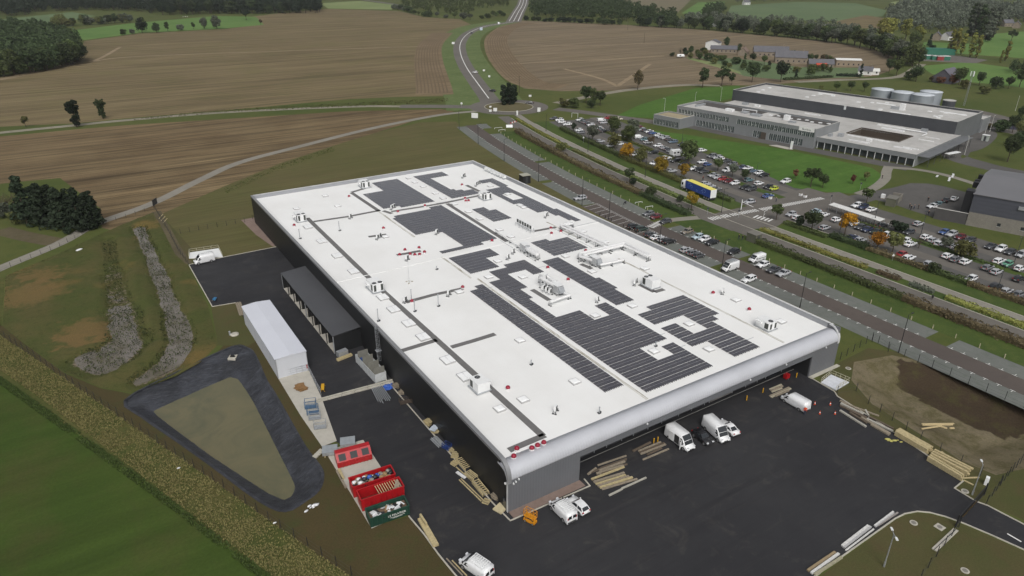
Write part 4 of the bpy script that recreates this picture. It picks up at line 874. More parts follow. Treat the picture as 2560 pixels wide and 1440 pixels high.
def crown(b, r, c, rx, rz_, nb, nl, ls, shape='round', low=.0):
    c = Vector(c)
    for i in range(nb):
        d = rdir(r); k = r.uniform(.25, .8) ** .6
        if shape == 'cone':
            t = r.uniform(-1, 1); w_ = (1 - t) / 2 * .9 + .1; p = c + Vector((d.x * rx * w_ * .7, d.y * rx * w_ * .7, t * rz_ * .92)); br = rx * (.22 + .3 * w_)
        elif shape == 'column':
            t = r.uniform(-1, 1); w_ = math.sqrt(max(.06, 1 - t * t)) * (.85 if t > 0 else 1); p = c + Vector((d.x * rx * w_ * .6, d.y * rx * w_ * .6, t * rz_ * .92)); br = rx * r.uniform(.32, .5)
        else:
            p = c + Vector((d.x * rx * k * .8, d.y * rx * k * .8, d.z * rz_ * k * .82)); br = min(rx, rz_) * r.uniform(.26, .46)
        for j in range(nl):
            e = rdir(r)
            if e.z < -.5 and r.random() < .7: e.z = -e.z
            leaf(b, p + Vector((e.x, e.y, e.z * .85)) * (br * r.uniform(.75, 1.08)), (e + rdir(r) * .55).normalized(), ls * r.uniform(.7, 1.3), r)
def limbs(b, r, h, cr, z0, n, spread):
    b.cyl((0, 0, -.02), (0, 0, h * z0), h * .022, h * .015, 7); tip = Vector((0, 0, h * z0))
    b.cyl(tip, (0, 0, h * .8), h * .014, h * .004, 6)
    for i in range(n):
        a = i * 6.283 / n + r.uniform(-.4, .4); s = Vector((0, 0, h * (z0 + r.uniform(-.04, .15)))); e = Vector((math.cos(a) * spread, math.sin(a) * spread, h * r.uniform(.5, .8)))
        m_ = s.lerp(e, .5) + Vector((0, 0, -h * .03)); b.cyl(s, m_, h * .010, h * .007, 5); b.cyl(m_, e, h * .007, h * .002, 5)
PROTO = {}
def tree_meshes(kind, var):
    k = (kind, var)
    if k in PROTO: return PROTO[k]
    r = random.Random(hash(kind) % 1000 + var * 17 if False else sum(map(ord, kind)) + var * 17); b = MB(); t = MB()
    if kind == 'round': crown(b, r, (0, 0, .6), .36, .38, 30, 60, .028); limbs(t, r, 1, 0, .28, 6, .22)
    elif kind == 'oval': crown(b, r, (0, 0, .55), .27, .43, 28, 60, .028); limbs(t, r, 1, 0, .22, 6, .15)
    elif kind == 'oak':
        for i in range(7):
            a = i * .9 + r.uniform(-.3, .3); crown(b, r, (math.cos(a) * .2 * (i > 0), math.sin(a) * .2 * (i > 0), .48 + .3 * r.random()), .2, .19, 9, 42, .026)
        limbs(t, r, 1, 0, .25, 8, .26)
    elif kind == 'small': crown(b, r, (0, 0, .62), .36, .34, 20, 55, .038); limbs(t, r, 1, 0, .35, 5, .2)
    elif kind == 'full': crown(b, r, (0, 0, .47), .38, .48, 34, 55, .032); limbs(t, r, 1, 0, .25, 6, .2)
    elif kind == 'bush': crown(b, r, (0, 0, .42), .55, .46, 24, 50, .05); limbs(t, r, .8, 0, .2, 5, .3)
    elif kind == 'conifer': crown(b, r, (0, 0, .5), .2, .5, 34, 55, .026, 'cone'); limbs(t, r, 1, 0, .15, 0, .1)
    elif kind == 'cypress': crown(b, r, (0, 0, .5), .15, .49, 30, 55, .024, 'column'); limbs(t, r, 1, 0, .1, 0, .05)
    elif kind == 'poplar': crown(b, r, (0, 0, .53), .12, .46, 34, 45, .024, 'column'); limbs(t, r, 1, 0, .12, 6, .06)
    elif kind == 'ivy':
        crown(b, r, (0, 0, .4), .2, .4, 30, 55, .032, 'column')
        for i in range(9): a = i * .8; crown(b, r, (math.cos(a) * .14, math.sin(a) * .14, .72 + r.uniform(-.1, .14)), .13, .15, 6, 40, .03)
        limbs(t, r, 1, 0, .5, 7, .16)
    elif kind == 'bare':
        for i in range(60): e = rdir(r); e.z = abs(e.z); leaf(b, Vector((0, 0, .55)) + e * r.uniform(.1, .36), e, .012, r)
        limbs(t, r, 1, 0, .25, 9, .26); limbs(t, r, .9, 0, .35, 9, .2)
    PROTO[k] = (b.mesh('crown', [LEAF]), t.mesh('trunk', [BARK])); return PROTO[k]
TCOL = {'dark': srgb(0x434f33), 'mid': srgb(0x525d38), 'olive': srgb(0x676940), 'light': srgb(0x74804b), 'yellow': srgb(0xb8921f), 'gold': srgb(0x8f7a2c), 'orange': srgb(0x9a6f22), 'brown': srgb(0x685d46), 'black': srgb(0x303b2b), 'red': srgb(0x7a5443), 'ylg': srgb(0x868749), 'grey': srgb(0x63695a)}
TLAB = {'dark': 'dark green', 'mid': 'green', 'olive': 'olive green', 'light': 'pale green', 'yellow': 'bright yellow', 'gold': 'gold tinged', 'orange': 'orange yellow', 'brown': 'brown', 'black': 'very dark green', 'red': 'reddish', 'ylg': 'yellowish green', 'grey': 'grey green'}
KLAB = {'round': 'round-crowned broadleaf tree', 'oval': 'oval broadleaf tree', 'full': 'dense leafy tree', 'oak': 'spreading oak-like tree', 'small': 'young ornamental tree', 'bush': 'rounded bush', 'conifer': 'conifer', 'cypress': 'slim conifer', 'poplar': 'tall slim poplar', 'ivy': 'ivy-clad pollarded tree', 'bare': 'leafless tree'}
NTREE = [0]
def tree(u, v, h, kind, col, where, wide=1., world=None, grp=None):
    p = world or at(u, v); NTREE[0] += 1; r = random.Random(NTREE[0])
    cm, tm = tree_meshes(kind, NTREE[0] % (4 if kind in ('round', 'oak', 'oval') else 3))
    nm = {'bush': 'bush', 'conifer': 'conifer', 'cypress': 'conifer', 'poplar': 'poplar_tree'}.get(kind, 'tree')
    t = thing(nm, ' '.join(f'{TLAB[col]} {KLAB[kind]} {where}'.replace('broadleaf tree', 'tree' if len(where.split()) > 9 else 'broadleaf tree').split()[:16]), 'bush' if kind == 'bush' else 'tree', (p[0], p[1], 0), r.uniform(0, 6.28), grp or ('trees ' + where))
    hh = h * r.uniform(.95, 1.05); t.scale = (hh * wide, hh * wide, hh)
    c = link('crown', cm, t); k = r.uniform(.85, 1.15); c.color = (*[x * k for x in TCOL[col]], 1)
    link('trunk', tm, t); return t
def wood(name, label, pts, spacing, h, cols, dens=1., nl=22):
    "a wood that reads as one mass"
    poly = px(*pts); x0, x1 = min(p[0] for p in poly), max(p[0] for p in poly); y0, y1 = min(p[1] for p in poly), max(p[1] for p in poly)
    r = random.Random(len(name) + int(x0)); b = MB(); n = 0; y = y0
    tr = MB()
    while y < y1:
        x = x0
        while x < x1:
            qx, qy = x + r.uniform(-.4, .4) * spacing, y + r.uniform(-.4, .4) * spacing
            if pip(qx, qy, poly):
                hh = h * r.uniform(.7, 1.15); crown(b, r, (qx, qy, hh * .48), hh * .42, hh * .5, 11, nl, hh * .055); n += 1
                tr.cyl((qx, qy, 0), (qx, qy, hh * .5), hh * .02, hh * .012, 5)
            x += spacing
        y += spacing
    o = b.build(name, LEAF, fix=False); o.color = (*TCOL[cols], 1); tag(o, label, 'woodland', kind='stuff')
    q = tr.build('trunks', BARK, o, fix=False)
    return o
def treeline(pts, n, h, kinds, cols, where, jit=3., wide=1., grp=None):
    P = [Vector(p) for p in px(*pts)]; Ls = [(P[i + 1] - P[i]).length for i in range(len(P) - 1)]; T = sum(Ls); r = random.Random(n + int(P[0].x))
    for k in range(n):
        s = T * (k + .5) / n; i = 0
        while s > Ls[i]: s -= Ls[i]; i += 1
        p = P[i].lerp(P[i + 1], s / Ls[i]) + Vector((r.uniform(-jit, jit), r.uniform(-jit, jit)))
        tree(0, 0, h * r.uniform(.75, 1.2), r.choice(kinds), r.choice(cols), where, wide * r.uniform(.9, 1.2), (p.x, p.y), grp)
def hedge(name, label, pts, wd, h, col, dens=16, ls=.22, kind=None, lump=.35):
    r = random.Random(len(label) + int(pts[0][0] * 3)); b = MB()
    for i in range(len(pts) - 1):
        a, c = Vector(pts[i]), Vector(pts[i + 1]); d = c - a; L = d.length; d.normalize(); nn = Vector((-d.y, d.x))
        for k in range(int(L * dens * (wd + 2 * h) / 2.5)):
            s = r.uniform(0, L); p = a + d * s; th = r.uniform(-.1, 3.24); kk = 1 + lump * mnoise.noise(Vector((p.x * .35, p.y * .35, .5))) + lump * .6 * mnoise.noise(Vector((p.x * 1.1, p.y * 1.1, 2)))
            q = (abs(math.cos(th)) ** .6) * (1 if math.cos(th) > 0 else -1); u_ = abs(math.sin(th)) ** .6
            e = Vector((nn.x * math.cos(th), nn.y * math.cos(th), math.sin(th)))
            P = Vector((p.x + nn.x * q * wd / 2 * kk, p.y + nn.y * q * wd / 2 * kk, max(.05, u_ * h * kk * r.uniform(.82, 1.02))))
            leaf(b, P, (e + rdir(r) * .7).normalized(), ls * r.uniform(.7, 1.3), r)
        b.bar((a.x, a.y, h * .3), (c.x, c.y, h * .3), wd * .55, h * .6)
    o = b.build(name, LEAF, fix=False); o.color = (*TCOL[col], 1)
    tag(o, label, 'hedge'); 
    if kind: o['kind'] = kind
    return o
def lane_pts(x, y0, y1, st=4): return [(x + dx(y0 + (y1 - y0) * i / max(1, int((y1 - y0) / st))), y0 + (y1 - y0) * i / max(1, int((y1 - y0) / st))) for i in range(max(1, int((y1 - y0) / st)) + 1)]
# hedges along the road
for a in (('long brown-green hedge between the lamp-lined parking strip and the road, south part', lane_pts(119.7, -60, 10), 3.2, 1.9, 'brown'), ('dark green stretch of hedge behind the small shed beside the road', lane_pts(119.7, 10, 54), 3.0, 1.7, 'mid'),
          ('dark rounded hedge ending at the zebra crossing', lane_pts(119.5, 82, 106), 3.6, 1.8, 'dark'), ('brownish hedge with shrubs beside the parking strip north of the crossing', lane_pts(119.5, 106, 160), 3.2, 1.8, 'brown'), ('dense brown hedge leading to the roundabout', lane_pts(119.4, 160, 212), 3.0, 2.2, 'brown')): hedge('hedge', *a)
for a in (('low yellow-green hedge in the median with square end near the shrubs', lane_pts(129.6, 26, 61), 2.4, 1.0, 'ylg'), ('low brown shrub bed in the median', lane_pts(129.6, 17, 23), 2.4, 1.2, 'brown'), ('low grey shrub bed in the median beside the bin', lane_pts(129.5, 8, 14), 2.2, 1.1, 'grey'), ('low bright yellow-green hedge in the median, south part', lane_pts(129.6, -60, 5), 2.6, 1.0, 'ylg'),
          ('low green hedge in the median north of the crossing', lane_pts(129.5, 86, 130), 2.2, .9, 'light'), ('low mixed shrubs in the median', lane_pts(129.5, 134, 170), 2.2, .9, 'olive'), ('low yellow-green hedge in the median near the roundabout', lane_pts(129.5, 174, 236), 2.0, .9, 'ylg')): hedge('hedge', *a)
for a in (('brown hedge along the near edge of the car park, south end', lane_pts(142.0, -50, 6), 2.6, 1.7, 'brown'), ('green hedge along the near edge of the car park', lane_pts(142.2, 6, 16), 2.4, 1.5, 'mid'), ('brown hedge under the orange tree by the car park', lane_pts(142.3, 16, 34), 2.4, 1.4, 'brown'), ('bulky dark green hedge by the car park beside parked cars', lane_pts(142.3, 34, 46), 3.2, 2.0, 'dark'), ('low dark hedge curving round the car park corner', lane_pts(140.2, 46, 61), 2.2, 1.2, 'mid'),
          ('dark green hedge at the truck side of the car park', lane_pts(142, 84, 96), 3.0, 1.6, 'mid'), ('dense mixed hedge along the north car park', lane_pts(142, 104, 150), 3.0, 1.9, 'olive'), ('dark hedge at the north end of the car park', lane_pts(142.4, 150, 205), 2.8, 1.8, 'mid')): hedge('hedge', *a)
for y0, y1 in ((-44, 0), (8, 30), (34, 52)): hedge('hedge', f'low green hedge in the planted island of the south car park, {"long" if y1 == 0 else "short with trees" if y1 == 30 else "beside the shelter"}', lane_pts(160.6, y0, y1), 1.4, .8, 'mid')
hedge('hedge', 'low shrubs in the planted island of the north car park', lane_pts(160.6, 100, 200), 1.6, .8, 'olive')
# car park and roadside trees
CP = 'in the car park'
for a in ((1434, 328, 4.5, 'oval', 'black'), (1481, 356, 8, 'round', 'grey'), (1533, 332, 9, 'full', 'mid'), (1568, 354, 9, 'full', 'mid'), (1582, 336, 8.5, 'full', 'grey'), (1536, 371, 7.5, 'full', 'olive'), (1565, 397, 8, 'full', 'orange'), (1601, 408, 7.5, 'full', 'olive'), (1651, 435, 8, 'full', 'gold'), (1709, 449, 6.5, 'small', 'gold'), (1627, 364, 4.5, 'small', 'brown'), (1720, 407, 10.5, 'full', 'mid'), (1794, 428, 6, 'round', 'mid'), (1830, 443, 5.5, 'round', 'grey'), (1861, 453, 5.5, 'round', 'dark')): tree(*a, 'in the north car park among parked cars', 1.15)
for a in ((1401, 378, 5.5, 'bush', 'olive'), (1573, 455, 6, 'small', 'dark'), (1582, 462, 3.2, 'bush', 'black'), (1626, 490, 4, 'bush', 'dark'), (1728, 523, 6.5, 'small', 'gold'), (1700, 505, 3, 'bush', 'dark')): tree(*a, 'beside the hedged road near the truck')
for a in ((1940, 550, 6, 'small', 'mid'), (1997, 572, 4.6, 'oval', 'black'), (2028, 578, 7.2, 'round', 'dark'), (2111, 588, 7.2, 'small', 'yellow'), (2190, 629, 6.6, 'round', 'orange'), (2230, 632, 6.8, 'round', 'olive'), (2246, 578, 5, 'bush', 'black'), (2361, 626, 4.8, 'round', 'grey'), (2408, 643, 6.0, 'bush', 'olive'), (2296, 621, 5, 'bare', 'brown'), (2166, 507, 6, 'small', 'mid'), (2333, 682, 3.4, 'bush', 'dark'), (2100, 545, 4, 'bare', 'brown')): tree(*a, 'in the south car park among parked cars', 1.15)
for a in ((2026, 468, 8.5, 'oak', 'dark'), (2056, 470, 5.5, 'round', 'dark'), (1987, 447, 4.5, 'oval', 'red'), (2163, 453, 4, 'small', 'olive'), (2131, 460, 4, 'oval', 'red')): tree(*a, 'on the mown lawn of the grey office')
# scattered single trees
tree(65, 318, 5.5, 'small', 'olive', 'beside the pale gravel track, smallest of three'); tree(192, 318, 14, 'ivy', 'black', 'beside the pale gravel track, tallest of three'); tree(258, 297, 11, 'ivy', 'dark', 'beside the pale gravel track, fork-topped'); tree(1594, 224, 13, 'oval', 'brown', 'standing alone at the stubble field edge')
for a in ((1756, 219, 14, 'oval', 'dark'), (1804, 214, 15, 'oak', 'dark'), (1829, 212, 9, 'oval', 'dark'), (1880, 206, 15, 'round', 'dark'), (1951, 206, 16, 'round', 'black')): tree(*a, 'in the row between the farm and the grey hall')
for a in ((1412, 268, 7, 'bush', 'olive'), (1434, 270, 7, 'bush', 'mid'), (1465, 258, 11, 'round', 'dark'), (1483, 262, 11, 'oval', 'mid'), (1500, 264, 9, 'round', 'dark'), (1478, 270, 6, 'bush', 'dark')): tree(*a, 'in the copse just east of the roundabout')
for i in range(13):
    a = rnd.uniform(0, 6.28); r_ = rnd.uniform(.8, 6.2); tree(0, 0, rnd.uniform(8.5, 11.5), 'cypress', 'black', 'in the clump on the roundabout island', 1.4, (173.2 + r_ * math.cos(a), 275 + r_ * .8 * math.sin(a)))
for i, (u, v, h) in enumerate(((70, 560, 15), (95, 556, 13), (118, 566, 14), (140, 563, 13), (160, 572, 14), (182, 566, 12), (203, 574, 13), (224, 572, 12), (240, 568, 11), (110, 548, 12), (150, 550, 12), (200, 552, 11), (228, 556, 10))): tree(u, v, h, 'conifer', 'black', 'in the dark block beside the stubble field', 1.35)
for a in ((170, 586, 3, 'bush', 'black'), (205, 580, 3.5, 'bush', 'black'), (40, 560, 5, 'bush', 'olive'), (10, 545, 6, 'bush', 'grey')): tree(*a, 'at the foot of the dark conifer block')
for u, v in ((8, 540), (24, 532), (40, 525)): tree(u, v, 9, 'bare', 'brown', 'behind the dark conifer block')
# farm hamlet
for a in ((1679, 141, 5, 'bush', 'dark'), (1700, 140, 9, 'bare', 'brown'), (1726, 140, 10, 'oval', 'dark'), (1815, 122, 12, 'oval', 'dark'), (1849, 124, 6, 'round', 'dark'), (1762, 138, 6, 'bush', 'olive'), (1808, 151, 6, 'bush', 'mid'), (1859, 170, 11, 'conifer', 'dark'), (1881, 157, 8, 'round', 'dark'), (1910, 162, 8, 'round', 'mid'), (1922, 170, 6, 'oval', 'black'), (1983, 142, 7, 'bush', 'dark'), (2003, 144, 6, 'bush', 'dark'), (2023, 159, 9, 'round', 'dark'), (2060, 155, 7, 'bush', 'dark'), (2077, 155, 7, 'bush', 'mid'), (2027, 188, 7, 'bush', 'mid'), (1990, 192, 6, 'conifer', 'black'), (2150, 194, 9, 'cypress', 'black'), (1742, 136, 5, 'bush', 'mid')): tree(*a, 'around the stone farm hamlet')
hedge('hedge', 'trimmed dark hedge by the lane below the farm hamlet', px((2090, 190), (2150, 192)), 3, 2, 'black', 5, .5); hedge('hedge', 'long scrubby hedge along the lane below the farm hamlet', px((1960, 200), (2010, 198), (2080, 193)), 3, 1.6, 'dark', 5, .5)
treeline(((1740, 142), (1800, 155), (1860, 172), (1930, 176), (2000, 180), (2080, 184)), 22, 6, ['bush', 'full'], ['dark', 'mid', 'olive'], 'in the gardens of the stone hamlet', 14, 1.2)
treeline(((1690, 136), (1800, 128), (1900, 134), (2000, 146), (2100, 158)), 14, 6, ['bush', 'full'], ['dark', 'black', 'brown'], 'behind the stone hamlet', 6, 1.2)
# behind the hall and at the right
for a in ((2090, 229, 7, 'round', 'mid'), (2126, 228, 7, 'round', 'dark'), (2160, 229, 6.5, 'round', 'dark'), (2052, 224, 3.5, 'bush', 'olive')): tree(*a, 'between the grey hall and the lane')
for a in ((2289, 204, 12, 'round', 'dark'), (2275, 200, 9, 'bush', 'mid'), (2240, 190, 12, 'round', 'mid'), (2222, 182, 11, 'round', 'dark'), (2396, 213, 13, 'round', 'mid'), (2380, 210, 8, 'bush', 'red'), (2350, 208, 6, 'bush', 'red'), (2447, 214, 10, 'round', 'dark'), (2488, 222, 9, 'bush', 'dark'), (2520, 222, 9, 'round', 'dark'), (2548, 218, 12, 'round', 'dark'), (2410, 222, 7, 'bush', 'olive'), (2460, 235, 7, 'bush', 'olive'), (2330, 205, 5, 'bush', 'brown')): tree(*a, 'in the scrub beyond the silver tanks')
for a in ((2518, 405, 11, 'round', 'dark'), (2500, 330, 8, 'bush', 'dark'), (2530, 332, 10, 'round', 'dark'), (2550, 345, 9, 'round', 'olive'), (2470, 322, 4, 'bush', 'brown'), (2450, 318, 4, 'bush', 'brown'), (2552, 300, 8, 'round', 'dark'), (2545, 372, 9, 'round', 'dark')): tree(*a, 'on the green bank beside the delivery road')
for a in ((2372, 137, 20), (2386, 138, 22), (2402, 136, 20), (2424, 144, 20), (2440, 146, 19), (2512, 152, 18), (2500, 158, 10)): tree(*a, 'poplar', 'ylg', 'near the green depot', 1.25)
treeline(((2418, 90), (2450, 93), (2488, 94)), 9, 30, ['poplar'], ['grey', 'dark'], 'in the dark row beyond the depot', 2, 1.3)
for a in ((2200, 110, 28, 'oval', 'ylg'), (2216, 104, 26, 'round', 'ylg'), (2262, 104, 24, 'oval', 'ylg'), (2290, 118, 22, 'oval', 'ylg'), (2280, 128, 18, 'round', 'mid'), (2322, 118, 12, 'conifer', 'black'), (2382, 112, 12, 'conifer', 'black'), (2528, 102, 13, 'oak', 'dark'), (2470, 104, 9, 'bush', 'black'), (2330, 128, 7, 'bush', 'black')): tree(*a, 'in the valley beyond the eastern stubble field')
treeline(((1885, 86), (1980, 94), (2060, 104), (2130, 113), (2185, 127), (2230, 143), (2262, 157), (2280, 168)), 46, 17, ['full', 'full', 'oak', 'oval'], ['dark', 'grey', 'dark', 'mid'], 'along the far side of the eastern stubble field', 5, 1.1)
treeline(((1590, 65), (1680, 70), (1760, 73), (1870, 84)), 26, 15, ['full', 'full', 'oak'], ['dark', 'grey', 'black'], 'along the top hedge of the eastern stubble field', 4, 1.1)
treeline(((1310, 52), (1420, 56), (1500, 61), (1556, 63)), 16, 8, ['bush', 'full'], ['dark', 'black'], 'in the low hedge at the top of the eastern stubble field', 2, 1.4)
# western hedgerows
for a in ((310, 88, 8, 'bush', 'dark'), (332, 86, 7, 'bush', 'grey'), (356, 82, 19, 'full', 'black'), (392, 82, 13, 'full', 'dark'), (420, 79, 12, 'oval', 'dark'), (452, 76, 9, 'bush', 'grey'), (484, 73, 9, 'oval', 'dark'), (512, 72, 14, 'full', 'grey'), (543, 72, 17, 'full', 'grey'), (616, 50, 19, 'oak', 'black'), (652, 62, 7, 'round', 'brown')): tree(*a, 'in the hedgerow between stubble and bright pasture')
treeline(((135, 68), (190, 64), (260, 60), (330, 55)), 20, 13, ['full', 'oval', 'bush'], ['grey', 'olive', 'dark'], 'in the row behind the bright pasture', 4, 1.15)
treeline(((205, 150), (170, 163), (120, 175), (60, 184), (0, 193), (-40, 198)), 20, 17, ['full', 'full', 'oval'], ['dark', 'mid', 'black', 'dark'], 'on the edge of the near western wood', 3, 1.2)
treeline(((985, 22), (1015, 28), (1040, 38), (1090, 44), (1150, 47), (1185, 50)), 18, 9, ['bush', 'round'], ['dark', 'grey', 'mid'], 'in the hedge at the top of the western stubble field', 2, 1.3)
treeline(((400, 38), (480, 36), (560, 34), (660, 34), (740, 33), (802, 32)), 30, 19, ['full', 'oval'], ['black', 'dark', 'black'], 'on the edge of the dark northern wood', 4, 1.2)
treeline(((1200, 48), (1216, 46), (1240, 40), (1270, 42)), 7, 8, ['bush', 'round'], ['dark', 'mid'], 'beside the highway cutting', 3, 1.2)
W = wood
W('woodland', 'mixed dark wood at the edge of the western stubble field', ((-90, 205), (0, 190), (120, 170), (195, 148), (205, 130), (190, 105), (140, 85), (60, 75), (-90, 78)), 8, 16, 'dark')
W('woodland', 'long dark wood along the northern skyline', ((-90, 42), (60, 40), (100, 30), (250, 26), (420, 36), (560, 33), (700, 33), (805, 31), (800, 8), (600, -8), (200, -8), (-90, -6)), 13, 20, 'black', nl=18)
W('woodland', 'scrubby wood between the stubble field and the highway', ((1000, 22), (1080, 34), (1180, 40), (1190, 22), (1270, 18), (1280, -4), (1100, -4), (1000, -4)), 17, 12, 'mid', nl=18)
W('woodland', 'dark wood east of the highway', ((1330, 44), (1440, 48), (1560, 55), (1700, 62), (1680, 42), (1590, 28), (1520, -4), (1400, -6), (1330, 14)), 15, 16, 'dark', nl=18)
W('woodland', 'belt of trees above the eastern stubble field', ((1700, 66), (1900, 80), (2060, 92), (2160, 108), (2190, 100), (2080, 72), (1900, 60), (1800, 52), (1720, 48)), 14, 14, 'grey', nl=18)
W('woodland', 'broad dark wood on the far eastern slope', ((2230, 78), (2300, 84), (2420, 78), (2500, 60), (2640, 50), (2640, 18), (2500, 26), (2430, 10), (2400, 16), (2250, 22), (2215, 40)), 15, 18, 'grey', nl=18)
W('woodland', 'clump of trees between far crops', ((1745, 48), (1800, 48), (1812, 26), (1790, 18), (1765, 30)), 12, 14, 'dark', nl=18)
W('woodland', 'row of trees on the far skyline', ((1830, 8), (2000, 2), (2200, 3), (2200, -6), (1830, -6)), 18, 9, 'grey', nl=14)
W('woodland', 'scrub on the right edge beyond the depot', ((2520, 190), (2640, 210), (2640, 150), (2540, 160)), 9, 9, 'dark', nl=20)
# rough vegetation by the fence and tufts
def tufts(name, label, poly, n, s, col, up=.7, seed=1):
    P = px(*poly); r = random.Random(seed); x0, x1 = min(p[0] for p in P), max(p[0] for p in P); y0, y1 = min(p[1] for p in P), max(p[1] for p in P); b = MB(); k = 0
    while k < n:
        x, y = r.uniform(x0, x1), r.uniform(y0, y1)
        if not pip(x, y, P): continue
        k += 1
        if mnoise.noise(Vector((x * .25, y * .25, seed))) < r.uniform(-.7, .25): continue
        q = s * r.uniform(.5, 1.4)
        for j in range(3):
            a = r.uniform(0, 6.28); d = Vector((math.cos(a), math.sin(a), 0)); e = Vector((-d.y, d.x, 0)) * q * .25; top = Vector((x, y, 0)) + d * q * .55 + Vector((0, 0, q * up)); o = Vector((x, y, -.02))
            b.add([o - e, o + e, top + e * .4, top - e * .4], [(0, 1, 2, 3)])
    o = b.build(name, LEAF, fix=False); o.color = (*TCOL[col], 1) if isinstance(col, str) else (*col, 1); tag(o, label, 'grass', kind='stuff'); return o
tufts('rough_grass', 'rough straw-coloured grass between fence and hedge line', ((-60, 812), (0, 838), (169, 950), (334, 1065), (534, 1200), (703, 1320), (884, 1446), (960, 1510), (760, 1500), (560, 1352), (330, 1170), (120, 1010), (0, 925), (-60, 890)), 26000, .26, srgb(0x7d774c), .5, 2)
tufts('rough_grass', 'dark green weeds lining the edge of the lush field', ((-60, 905), (0, 940), (120, 1024), (330, 1176), (560, 1350), (700, 1458), (660, 1456), (430, 1275), (230, 1128), (0, 962), (-60, 930)), 9000, .3, srgb(0x46562a), .5, 3)
tufts('rough_grass', 'tussocks on the banks of the wet ditches', ((14, 690), (150, 632), (300, 563), (383, 530), (440, 636), (500, 760), (540, 862), (430, 945), (330, 975), (160, 930), (6, 815)), 11000, .26, srgb(0x525a34), .5, 4)
tufts('rough_grass', 'straggly plants along the farm path edge', ((560, 472), (700, 412), (830, 368), (840, 376), (700, 424), (566, 484)), 1200, .35, srgb(0x565f34), .5, 5)
tufts('rough_grass', 'weeds beside the gravel track', ((330, 296), (560, 274), (1120, 245), (1120, 256), (560, 281), (335, 302)), 2600, .55, srgb(0x5f623d), .5, 6)
tufts('ditch_reeds', 'dark reeds standing in the wet ditches', ((340, 566), (368, 566), (400, 640), (440, 740), (490, 850), (450, 900), (370, 945), (320, 960), (215, 930), (200, 890), (270, 830), (255, 610), (290, 600), (310, 740), (390, 800), (410, 780), (360, 640)), 5000, .3, srgb(0x3c4226), .6, 8)

# ------------------------------------------------------------------ vehicles
# local frame: nose towards +X, ground at z = 0
def wheel_mesh():
    b = MB(); n = 14
    b.cyl((0, -.11, 0), (0, .11, 0), .32, n=n, m=0)
    for s in (-1, 1): b.cyl((0, s * .111, 0), (0, s * .125, 0), .21, .19, n=n, m=1); b.cyl((0, s * .126, 0), (0, s * .13, 0), .05, n=6, m=0)
    return b.mesh('wheel', [TYRE, RIM])
WHM = wheel_mesh()
def sec(x, w_, zb, zt, tuck=.92):
    h = zt - zb
    return [(x, -w_ * .9, zb), (x, -w_, zb + h * .22), (x, -w_, zb + h * .62), (x, -w_ * tuck, zt), (x, w_ * tuck, zt), (x, w_, zb + h * .62), (x, w_, zb + h * .22), (x, w_ * .9, zb)]
KINDS = {  # L, W, H, deck profile [(x/L, z)], glass base front, roof front, roof rear, glass base rear (x/L), belt z
 'hatchback': (4.05, 1.76, 1.48, [(-.5, .62), (-.485, .86), (-.42, .96), (.2, .94), (.36, .84), (.46, .72), (.5, .5)], (.2, .03, -.36, -.475), .93),
 'small_car': (3.6, 1.66, 1.5, [(-.5, .62), (-.485, .88), (-.42, .98), (.24, .96), (.38, .86), (.47, .72), (.5, .5)], (.25, .07, -.36, -.48), .95),
 'saloon': (4.6, 1.82, 1.45, [(-.5, .62), (-.49, .9), (-.4, .98), (-.3, .97), (.18, .93), (.36, .82), (.46, .72), (.5, .5)], (.17, .01, -.2, -.36), .93),
 'estate': (4.7, 1.82, 1.47, [(-.5, .62), (-.49, .86), (-.42, .96), (.18, .93), (.36, .82), (.46, .72), (.5, .5)], (.17, .02, -.4, -.48), .92),
 'suv': (4.4, 1.84, 1.64, [(-.5, .7), (-.485, .95), (-.42, 1.08), (.2, 1.06), (.37, .98), (.46, .86), (.5, .55)], (.19, .04, -.39, -.48), 1.04),
 'people_carrier': (4.35, 1.8, 1.68, [(-.5, .66), (-.49, .95), (-.42, 1.04), (.26, 1.02), (.39, .9), (.47, .76), (.5, .5)], (.3, .1, -.42, -.49), 1.0)}
VAN = {'panel_van': (5.2, 1.98, 2.45), 'small_van': (4.4, 1.82, 1.85), 'minibus': (5.0, 1.95, 2.1), 'big_van': (5.6, 2.05, 2.6)}
def gq(b, a, c, d, e, k=.012, s=.88, m=0):
    "pane on the face a c d e, pulled in at the edges and lifted off it"
    P = [Vector(q) for q in (a, c, d, e)]; ce = sum(P, Vector()) / 4; nn = (P[1] - P[0]).cross(P[3] - P[0]).normalized()
    if nn.dot(ce - Vector((0, 0, .7))) < 0: nn = -nn
    b.quad(*[ce + (q - ce) * s + nn * k for q in P], m=m)
CARP = {}
